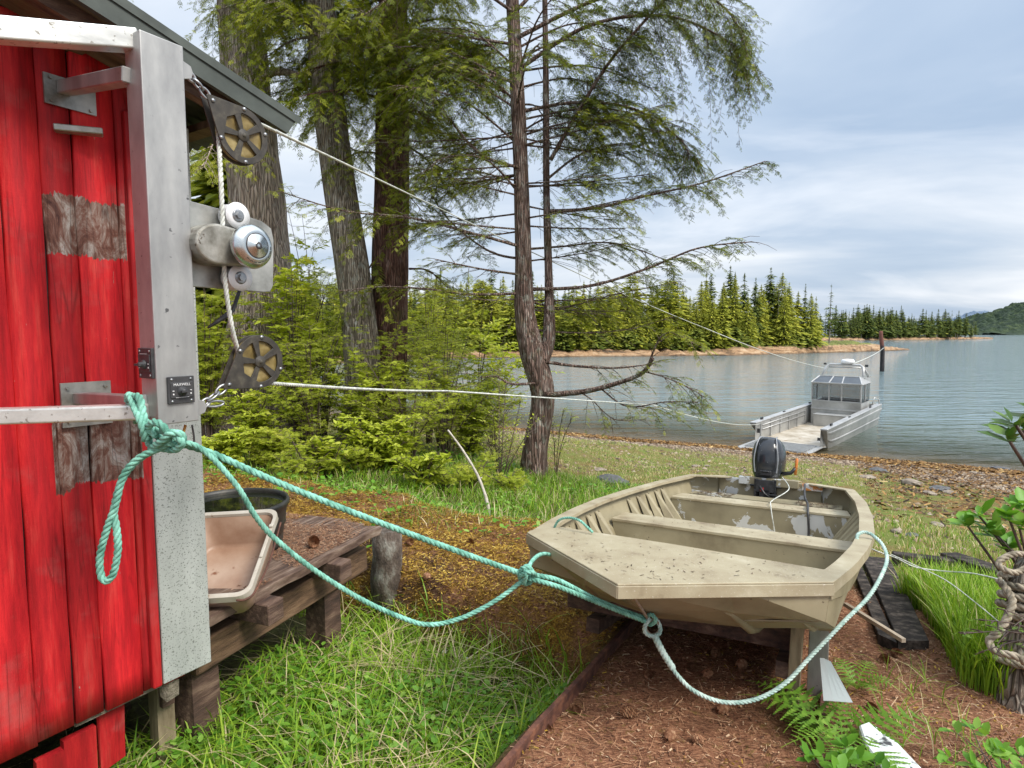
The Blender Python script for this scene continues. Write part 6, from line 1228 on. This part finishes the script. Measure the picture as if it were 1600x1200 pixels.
def deckneedles():
    g = np.random.default_rng(15); n = 16000; X, Y = g.uniform(.3, LD-.05, n), g.uniform(.03, WD-.05, n); k = vnoise(X*4, Y*4, 0, 4)+.25*g.random(n) > .5; X, Y = X[k], Y[k]; n = len(X); T = np.array([(-.5, -.5, 0), (.5, -.4, 0), (.5, .4, 0), (-.5, .5, 0)]); a = g.uniform(0, 6.28, n); D = np.stack([np.cos(a), np.sin(a), g.normal(size=n)*.1], 1); L_ = .022*(.4+g.random(n))
    V, F, tt_ = scatter(T, np.array([(0, 1, 2, 3)]), np.stack([X, Y, .004+.006*g.random(n)], 1), frames_np(D), np.stack([L_, np.full(n, .003), L_], 1), np.clip(g.normal(.5, .2, n), 0, 1)); V = (np.c_[V, np.ones(len(V))] @ np.array(MD).T)[:, :3]; tag(link('deck_needles', mesh_np('deck_needles', V, F4=F, mats=LIT, tint=tt_)), kind='stuff')
deckneedles()
# beach pebbles (stuff) and stones (things)
ROCKM = surf('beach_stone', [(.3, (.13, .10, .08)), (.5, (.26, .21, .16)), (.7, (.40, .34, .27))], 3, rough=.85, bump=.5, bdist=.02); ROCKD = surf('dark_stone', [(.3, (.045, .045, .05)), (.6, (.13, .13, .13)), (.8, (.26, .25, .23))], 4, rough=.8, bump=.5, bdist=.02)
def rock_mesh(seed, mat, flat=.5):
    b = bpy.data.meshes.new('stone'); import bmesh as bm_; bb = bm_.new(); bm_.ops.create_icosphere(bb, subdivisions=3, radius=.5)
    for v in bb.verts:
        d = v.co.normalized(); f = 1+.5*(float(vnoise(d.x*1.7+9, d.y*1.7+9, d.z*1.7+9, seed))-.5)+.25*(float(vnoise(d.x*4+9, d.y*4+9, d.z*4+9, seed))-.5); v.co = Vector((d.x*.5*f, d.y*.38*f, d.z*.5*f*flat))
    bb.to_mesh(b); bb.free(); b.materials.append(mat); return b
RKS = [rock_mesh(i, ROCKM, .5+.1*i) for i in range(4)]; RKD = [rock_mesh(9+i, ROCKD, .6) for i in range(2)]
def stone(px, py, w_, label, dark=False, group=None, seed=0):
    k = None
    for Y_ in np.linspace(3, 40, 900):      # where the pixel's ray meets the ground
        p = P(px, py, Y_)
        if p.z < gz(p.x, p.y): k = p; break
    if k is None: return
    sz = w_/FPX*k.y; o = link('stone', (RKD if dark else RKS)[seed % 2 if dark else seed % 4]); o.location = (k.x, k.y, gz(k.x, k.y)+sz*.08); o.scale = (sz, sz, sz*.5); o.rotation_euler = (0, 0, seed*1.7); tag(o, label, 'stone', group)
stone(956, 758, 62, 'dark pointed boulder in the grass right of the forked hemlock', True, seed=1)
stone(1008, 681, 30, 'rust brown weed covered rock on the waterline left of the landing craft', True, seed=2)
stone(1372, 737, 26, 'dark wet stone near the waterline right of the ramp', True, seed=3)
stone(1468, 766, 30, 'small dark stone half way up the gravel on the right', True, seed=2); stone(1484, 771, 20, 'light topped stone touching the small dark stone on the gravel', False, seed=1)
stone(1425, 758, 34, 'flat blue grey slab on the gravel beyond the skiff stern', False, seed=3); stone(1425, 838, 22, 'dark lump of stone in the grass right of the skiff', True, seed=4)
stone(1565, 735, 26, 'brown rock at the lapping waterline on the far right', True, seed=5)
for i in range(26): stone(random.uniform(880, 1600), random.uniform(725, 850) if i % 2 else random.uniform(712, 775), random.uniform(9, 24), 'pale flat stone lying in the beach turf', False, 'pale stones scattered over the beach', i)
def pebbles(name, n, samp, sz, seed, mat):
    g = np.random.default_rng(seed); X, Y = samp(g, n); n = len(X); T = np.array([(.5, 0, 0), (.15, .4, 0), (-.45, .25, 0), (-.45, -.25, 0), (.15, -.4, 0), (0.02, .03, .33)]); F = np.array([(0, 1, 5), (1, 2, 5), (2, 3, 5), (3, 4, 5), (4, 0, 5)]); S = sz*(.4+g.random(n)**2*1.6); a = g.uniform(0, 6.28, n)
    V, FF, tt_ = scatter(T, F, np.stack([X, Y, ground(X, Y)], 1), frames_np(np.stack([np.cos(a), np.sin(a), g.normal(size=n)*.1], 1)), S, g.random(n)); tag(link(name, mesh_np(name, V, F3=FF, mats=mat, smooth=True, tint=tt_)), kind='stuff')
PEB = leafmat('pebble_colours', [(0, (.05, .035, .025)), (.4, (.15, .10, .065)), (.75, (.27, .20, .135)), (1, (.40, .33, .25))], .0, .8)
pebbles('beach_pebbles', 42000, patch(13, 23.6, -12, 13, lambda x, y, s, t, g: (g.random(len(x)) < zones(x, y)[5]+.08), .3), .06, 16, PEB)
pebbles('turf_pebbles', 5000, patch(7, 19, -9, 9, lambda x, y, s, t, g: (zones(x, y)[4] > .3) & (vnoise(x*.9, y*.9, 0, 55) > .5), .3), .05, 17, PEB)
KEL = leafmat('wrack', [(0, (.03, .014, .005)), (.4, (.15, .07, .015)), (.8, (.34, .19, .05)), (1, (.5, .36, .16))], .0, .6)
litter('wrack_line', 26000, patch(21.3, 23.3, -14, 14, lambda x, y, s, t, g: vnoise(x*.8, y*.8, 0, 66)+.1 > g.random(len(x)), .3), .14, .035, 18, .5, .05, KEL)
litter('foreshore_wrack', 16000, patch(9, 21.5, .5, 14, lambda x, y, s, t, g: vnoise(x*.9, y*.9, 0, 67)+.12 > g.random(len(x)), .3), .11, .03, 19, .4, .03, KEL)
# ------------------------------------------------------------ pine cones
CONEM = leafmat('cone_scales', [(0, (.10, .04, .018)), (.5, (.26, .12, .06)), (1, (.46, .28, .16))], 0, .7)
def cone_mesh(seed):
    g = np.random.default_rng(seed); pos, D, S, T = [], [], [], []
    for k in range(90):
        z = k/89; r_ = .5*math.sin(pi*(.12+.80*z))**.8*.62; a = k*2.39996; pos.append((cos(a)*r_*.55, sin(a)*r_*.55, z-.5)); D.append((cos(a), sin(a), .55+.5*z)); S.append(.26*(.7+.5*math.sin(pi*z))); T.append(np.clip(g.normal(.5, .2), 0, 1))
    tp = np.array([(0, -.18, 0), (.7, -.42, 0), (1.0, 0, .06), (.7, .42, 0), (0, .18, 0)]); V, F, tt_ = scatter(tp, np.array([(0, 1, 2, 4), (2, 3, 4, 4)])[:, :], np.array(pos), frames_np(np.array(D)), np.array(S), np.array(T)); F3 = np.concatenate([F[::2][:, [0, 1, 2]], F[::2][:, [0, 2, 3]], F[1::2][:, :3]])
    V2 = V[:, [2, 0, 1]]; return mesh_np('cone', V2, F3=F3, mats=CONEM, tint=tt_)
CM = [cone_mesh(i) for i in range(3)]
CN = [(1128, 1112, 'tan cone lying under the lowest dip of the pale rope', 26), (1092, 1160, 'cone in the needles left of and below the cone under the rope dip', 24), (984, 1119, 'orange brown cone near the bottom middle of the needle bed', 28), (1046, 1155, 'bristly reddish cone nearest the bottom edge', 28), (1157, 1043, 'pale cone under the bow of the skiff', 24), (1015, 1057, 'brown cone left of the hanging pale rope', 20), (1118, 1022, 'slim pale cone in the shade of the bow', 22), (1080, 1046, 'cone just inside the loop of pale rope', 20), (1112, 988, 'left cone of the pair in the shade of the hull', 22), (1127, 992, 'right cone of the pair in the shade of the hull', 22), (1104, 1056, 'dull cone between the loop and the slim pale cone', 20), (1251, 1112, 'grey brown cone beside the right rail', 20), (1362, 1110, 'orange cone right of the ferns', 24), (1250, 1030, 'cone by the timber upright', 18), (1382, 1034, 'cone on the path between the ferns and the black timbers', 24), (1400, 1024, 'topmost cone on the right hand path', 22), (900, 1112, 'cone against the inner side of the left rail', 20), (1430, 985, 'cone at the near end of the black timbers', 20), (1010, 870+0, 'cone beneath the port bow', 18), (490, 850, 'long reddish cone on the plank platform', 26), (668, 905, 'cone on the mossy bank edge', 18), (640, 850, 'cone beside the log stump', 18), (735, 850, 'cone in the middle of the mossy bank', 16), (855, 1140, 'cone outside the left rail', 18)]
for i, (px, py, lab, w_) in enumerate(CN):
    z = ZD+.02 if 'platform' in lab else None; p = PZ(px, py, z) if z else None
    if p is None:
        for Y_ in np.linspace(1.6, 8, 900):
            p = P(px, py, Y_)
            if p.z < gz(p.x, p.y)+.005: break
    sz = w_/FPX*p.y*.9; o = link('pine_cone', CM[i % 3]); o.location = p+Vector((0, 0, sz*.22)); o.scale = (sz, sz, sz); o.rotation_euler = (random.uniform(0, 6), random.uniform(-.2, .2), random.uniform(0, 6.28)); tag(o, lab, 'pine cone', 'cones fallen on the needles')
# ------------------------------------------------------------ ferns and leafy plants
FRN = leafmat('fern_green', [(0, (.06, .14, .015)), (.5, (.16, .32, .03)), (1, (.34, .52, .08))], .4)
def fern(px, py, Y, L, n, seed, label, lean=(0, 0), up=.75):
    g = np.random.default_rng(seed); p = P(px, py, Y); p.z = gz(p.x, p.y); root = thing('fern', label, 'fern', Matrix.Translation(p), 'ferns'); 
    for k in range(n):
        a = 2*pi*k/n+g.normal()*.3; l = L*g.uniform(.7, 1.1); d = Vector((cos(a)+lean[0], sin(a)+lean[1], 0)); d = d.normalized(); pts = [Vector((0, 0, 0))+d*l*u*(.75+.15*u)+Vector((0, 0, l*(up*u-up*.75*u*u))) for u in np.linspace(0, 1, 24)]
        V, F, T = [], [], []
        sd_ = d.cross(Vector((0, 0, 1)))
        for i in range(3, 24, 2 if l < .3 else 2):
            u = i/23; q_ = pts[i]; tg = (pts[min(i+1, 23)]-pts[i-1]).normalized(); pl_ = l*.30*math.sin(pi*min(1, .18+.82*u)**1.0)*(1.02-.9*u**3)
            if u > .97: pl_ = l*.02
            for sx in (-1, 1):
                dr = (sd_*sx+tg*.35).normalized()
                for j in range(7):       # pinnules
                    f = j/7; b0 = len(V); c_ = q_+dr*pl_*f-Vector((0, 0, .12*pl_*f*f)); ww = min(pl_*.2, l/23*.72)*(1-.8*f)
                    V += [tuple(c_-tg*ww), tuple(c_+dr*pl_/7*1.0-tg*ww*.35), tuple(c_+dr*pl_/7*1.0+tg*ww*.35), tuple(c_+tg*ww)]; F.append((b0, b0+1, b0+2, b0+3)); T += [float(np.clip(g.normal(.5, .12), 0, 1))]*4
        b0 = len(V)
        for i in range(23): V += [tuple(pts[i]-sd_*.0015), tuple(pts[i]+sd_*.0015), tuple(pts[i+1]+sd_*.001), tuple(pts[i+1]-sd_*.001)]; F.append((b0, b0+1, b0+2, b0+3)); b0 += 4; T += [.8]*4
        link('frond', mesh_np('frond', V, F4=F, mats=FRN, tint=T), root)
fern(1318, 1158, 2.2, .42, 9, 1, 'largest bright green fern at the lower right, over the white sheet')
fern(1272, 1095, 2.4, .30, 7, 2, 'small fern reaching left under the pale rope', lean=(-.6, 0))
fern(1345, 1195, 2.02, .26, 6, 3, 'fern nearest the bottom edge beside the right rail')
fern(1340, 1050, 2.68, .20, 9, 4, 'feathery fern behind the white corrugated sheet', up=1.2)
BLV = np.array([(0, 0, 0), (.3, .26, .04), (.7, .24, .03), (1, 0, -.06), (.7, -.24, .03), (.3, -.26, .04), (.5, 0, -.03)]); BLT = np.array([(0, 6, 1), (1, 6, 2), (2, 6, 3), (3, 6, 4), (4, 6, 5), (5, 6, 0)])
def leafy(name, label, cat, base, tips, lsz, nleaf, seed, mat, stem=.008, stemmat=None, whorl=True, tone=.5, bark=None):
    g = np.random.default_rng(seed); base = Vector(base); root = thing(name, label, cat, Matrix.Translation(base)); b = MB(); pos, D, S, T = [], [], [], []
    for tp in tips:
        tp = Vector(tp); mid = base.lerp(tp, .5)+Vector((g.normal()*.03, g.normal()*.03, (tp-base).length*.10)); c = catmull([base, mid, tp], 8); b.tube(c, [stem*(1-.6*i/(len(c)-1)) for i in range(len(c))], 6); d = (c[-1]-c[-2]).normalized()
        for k in range(nleaf):
            a = 2*pi*k/nleaf*1.0+g.normal()*.25; s1 = d.cross(Vector((0, 0, 1))).normalized(); s2 = s1.cross(d); f = 1 if whorl else g.uniform(.35, 1); q_ = tp if whorl else c[min(int(f*(len(c)-1)), len(c)-1)]
            pos.append(q_-base+Vector(g.normal(size=3))*lsz*.1); D.append(d*.45+s1*cos(a)+s2*sin(a)*.6+Vector((0, 0, .12))+Vector(g.normal(size=3))*.1); S.append(lsz*g.uniform(.65, 1.15)); T.append(float(np.clip(g.normal(tone, .18), 0, 1)))
    b.build('stems', bark or TWIG, root); V, F, tt_ = scatter(BLV, BLT, np.array([tuple(v) for v in pos]), frames_np(np.array([tuple(v) for v in D]), roll=g.normal(size=len(D))*.2), np.array(S), np.array(T)); link('leaves', mesh_np('leaves', V, F3=F, mats=mat, tint=tt_, smooth=False), root); return root
RHO = leafmat('dark_glossy_leaves', [(0, (.03, .07, .015)), (.5, (.07, .15, .025)), (1, (.18, .30, .05))], .3, .3); SAL = leafmat('young_salal_leaves', [(0, (.07, .20, .02)), (.5, (.17, .38, .04)), (1, (.38, .58, .12))], .4, .35)
rb = P(1900, 900, 2.0); rb.z = gz(rb.x, rb.y)
leafy('rhododendron', 'dark leaved shrub whose twig pokes in at the right edge against the water', 'shrub', rb, [P(1586, 662, 1.9), P(1578, 690, 1.95), P(1598, 672, 2.0), P(1622, 652, 2.0), P(1650, 690, 2.1), P(1680, 640, 1.9)], .085, 7, 31, RHO, .012)
rb = P(1665, 1000, 2.9); rb.z = gz(rb.x, rb.y)
leafy('salal_bush', 'bright light green leafy branch hanging over the beach at the right edge', 'shrub', rb, [P(1530, 806, 3.0), P(1512, 822, 3.05), P(1545, 826, 3.0), P(1575, 806, 2.9), P(1560, 838, 3.0), P(1592, 822, 2.9), P(1600, 795, 2.9), P(1576, 854, 3.0), P(1625, 815, 2.9)], .10, 9, 32, SAL, .012)
rb = P(1560, 1160, 2.0); rb.z = gz(rb.x, rb.y)
leafy('leafy_plant', 'low bright plant of rounded leaves in the lower right corner', 'plant', rb, [rb+Vector((random.uniform(-.16, .16), random.uniform(-.14, .14), random.uniform(.06, .16))) for _ in range(16)], .055, 5, 33, SAL, .003, tone=.6)
rb = P(1330, 1235, 1.9); rb.z = gz(rb.x, rb.y)
leafy('leafy_plant', 'dark rounded leaves at the bottom edge below the largest fern', 'plant', rb, [rb+Vector((random.uniform(-.14, .14), random.uniform(-.08, .10), random.uniform(.05, .13))) for _ in range(12)], .06, 5, 34, SAL, .003, tone=.3)
rb = PZ(578, 880, 2.5); rb.z = gz(rb.x, rb.y)
leafy('leafy_plant', 'green rounded leaves in the shade under the log stump', 'plant', rb, [rb+Vector((random.uniform(-.14, .14), random.uniform(-.1, .10), random.uniform(.05, .22))) for _ in range(10)], .07, 4, 35, SAL, .003, tone=.4)
def cover(name, n, samp, sz, seed):
    g = np.random.default_rng(seed); X, Y = samp(g, n); n = len(X); a = g.uniform(0, 6.28, n); V, F, tt_ = scatter(BLV*np.array([1, 1.3, 1]), BLT, np.stack([X, Y, ground(X, Y)+.03+.10*g.random(n)], 1), frames_np(np.stack([np.cos(a), np.sin(a), .2+.3*g.normal(size=n)], 1)), sz*(.5+g.random(n)), np.clip(g.normal(.5, .2, n), 0, 1)); tag(link(name, mesh_np(name, V, F3=F, mats=SAL, tint=tt_)), kind='stuff')
cover('bank_leaves', 3000, patch(3.9, 8.5, -8, -.9, lambda x, y, s, t, g: (vnoise(x*1.8, y*1.8, 0, 93) > .5) & notdeck(x, y), .3), .05, 37)
cover('clover', 7000, patch(-.3, 3.0, -2.9, -.98, lambda x, y, s, t, g: (zones(x, y)[0] > .6) & (vnoise(x*1.8, y*1.8, 0, 91) > .42) & notdeck(x, y), .3), .032, 36)
# ------------------------------------------------------------ scraps by the slip
m = newmat('corrugated_plastic'); q = N(m); q.out(q.bsdf(base=(.42, .46, .45), rough=.35)); 
s0, s1, s2, s3 = P(1284, 1028, 2.46), P(1292, 1095, 2.26), P(1332, 1098, 2.30), P(1296, 1034, 2.46); n_ = 8; va, vb = [], []
for i in range(n_+1):
    f = i/n_; nz_ = Vector((.5, -.5, .3)).normalized()*(.013 if i % 2 else -.013); va.append(s0.lerp(s3, f)+nz_*.6); vb.append(s1.lerp(s2, f)+nz_)
b = MB(); b.loft([va, vb]); tag(b.build('plastic_sheet', m, solid=.002), 'torn strip of ribbed translucent sheet standing under the skiff bow among ferns', 'plastic sheet')
b = MB(); pts = [PZ(x, y, 2.70) for x, y in ((1342, 1132), (1358, 1126), (1402, 1158), (1442, 1200), (1470, 1240), (1424, 1240), (1380, 1200), (1352, 1162))]
b.add(pts+[p-Vector((0, 0, .03)) for p in pts], [list(range(8))[::-1]]+[(i, (i+1) % 8, 8+(i+1) % 8, 8+i) for i in range(8)])
tag(b.build('white_panel', surf('chipped_white_panel', [(.3, (.60, .66, .62)), (.7, (.74, .78, .75))], 4, rough=.4, speck=((.05, .05, .05), 14, .60)), bevel=.006), 'flat mottled white panel lying beneath the ferns at the lower right', 'panel')
def ground_pt(px, py, z): p = PZ(px, py, z); return p
for i, (poly, lab) in enumerate([([(1346, 868), (1390, 872), (1452, 1000), (1404, 1000)], 'black timber beside the skiff, the wider one nearer the grass'), ([(1330, 880), (1342, 874), (1402, 1004), (1372, 990)], 'narrow dark timber close along the side of the skiff')]):
    b = MB(); tp = [PZ(x, y, 2.62-.0*i) for x, y in poly]; 
    for p in tp[:2]: pass
    tp = []
    for x, y in poly:
        z = 2.6
        for _ in range(6): p = PZ(x, y, z); z = gz(p.x, p.y)+.055
        tp.append(p)
    n0 = 10; secs = []
    for k in range(n0+1):
        f = k/n0; a_, c_ = tp[0].lerp(tp[3], f), tp[1].lerp(tp[2], f); j = random.uniform(-.004, .004); secs.append([a_+Vector((0, 0, -.12)), a_+Vector((0, 0, j)), c_+Vector((0, 0, j)), c_+Vector((0, 0, -.12))])
    b.loft(secs); b.add(secs[-1], [(0, 1, 2, 3)]); b.add(secs[0], [(3, 2, 1, 0)]); tag(b.build('timber', WOODB, bevel=.004), lab, 'timber')
b = MB(); b.beam(PZ(1320, 952, 2.63)+Vector((0, 0, .03)), PZ(1412, 1004, 2.68)+Vector((0, 0, .01)), .022, .02); tag(b.build('lath', surf('pale_lath', [(.3, (.30, .23, .16)), (.7, (.5, .42, .32))], 9, (1, 1, 1), .8)), 'pale thin lath lying on the needles by the black timber', 'stick')
for i, (q0_, q1_, w_, lab) in enumerate([((1395, 872, 2.25), (1500, 884, 2.25), .10, 'dark squared timber lying across behind the tall grass'), ((1482, 872, 2.25), (1640, 925, 2.35), .17, 'broad dark plank sloping towards the rope wrapped post')]):
    b = MB(); a_, c_ = PZ(*q0_), PZ(*q1_); b.beam(a_, c_, w_, .10); tag(b.build('timber', WOODB, bevel=.006), lab, 'timber')
# rope wrapped post at the right edge
pb = P(1590, 1085, 2.62); pb.z = gz(pb.x, pb.y)-.05; pt_ = P(1612, 872, 2.75)
post = thing('mooring_post', 'gnarled weathered log post at the right edge', 'post', Matrix.Translation(pb)); trunk(post, [pb, pb.lerp(pt_, .4), pb.lerp(pt_, .8), pt_], [.085, .075, .08, .05], BK2, 16, jit=.14, name='log')
b = MB(); ax_ = (pt_-pb).normalized(); e1_ = ax_.cross(Vector((0, 1, 0))).normalized(); e2_ = ax_.cross(e1_)
def wraps(h0, h1, n_, r_, rad, ph=0): return [pb+ax_*(h0+(h1-h0)*i/(n_*10))+(e1_*cos(2*pi*i/10+ph)+e2_*sin(2*pi*i/10+ph))*rad*(1+.06*math.sin(i)) for i in range(int(n_*10)+1)]
Lp = (pt_-pb).length
rope(b, wraps(Lp*.62, Lp*.86, 4, 0, .095), .019, .10); rope(b, wraps(Lp*.30, Lp*.36, 1.5, 0, .092, 1), .017, .10)
rope(b, [P(1560, 905, 2.70), P(1582, 940, 2.60), P(1562, 985, 2.55), P(1546, 1000, 2.56), P(1556, 1018, 2.52), P(1592, 1028, 2.48), P(1625, 1060, 2.5)], .016, .09)
rope(b, [P(1615, 880, 2.7), P(1585, 895, 2.62), P(1560, 880, 2.66), P(1590, 865, 2.7), P(1630, 880, 2.7)], .014, .08)
tag(b.build('hawser', RTAN), 'thick tan grey rope coiled round the log post at the right edge', 'rope')
# cedar sprig at the right
cs = P(1640, 1060, 2.2); cs.z = gz(cs.x, cs.y); s_ = thing('cedar_seedling', 'yellow green cedar sprays reaching in over the rope wrapped post', 'sapling', Matrix.Translation(cs)); C = Crown(41)
for (x1_, y1_) in ((1530, 968), (1500, 990), (1535, 1018), (1560, 950)): C.limb([P(1650, 1000, 2.2), P((1650+x1_)/2, (1000+y1_)/2-8, 2.2), P(x1_, y1_, 2.2)], .004, .0015, 2.2, .3, .07, .2, .035, .75)
C.finish(s_, TWIG, SAL)
# white scraps in the hollow
b = MB()
for px, py, w_ in ((695, 1020, .05), (730, 1035, .06), (760, 1032, .035)): p = PZ(px, py, 2.28); p.z = gz(p.x, p.y)+.07; b.box((0, 0, 0), (w_, w_*.5, .012), Matrix.Translation(p) @ Matrix.Rotation(random.uniform(0, 3), 4, 'Z') @ Matrix.Rotation(.5, 4, 'X'), jit=.008)
tag(b.build('shell_scraps', surf('white_shell', [(.3, (.55, .5, .42)), (.7, (.75, .72, .66))], 20)), 'broken white scraps lying in the grass of the hollow', 'scraps')
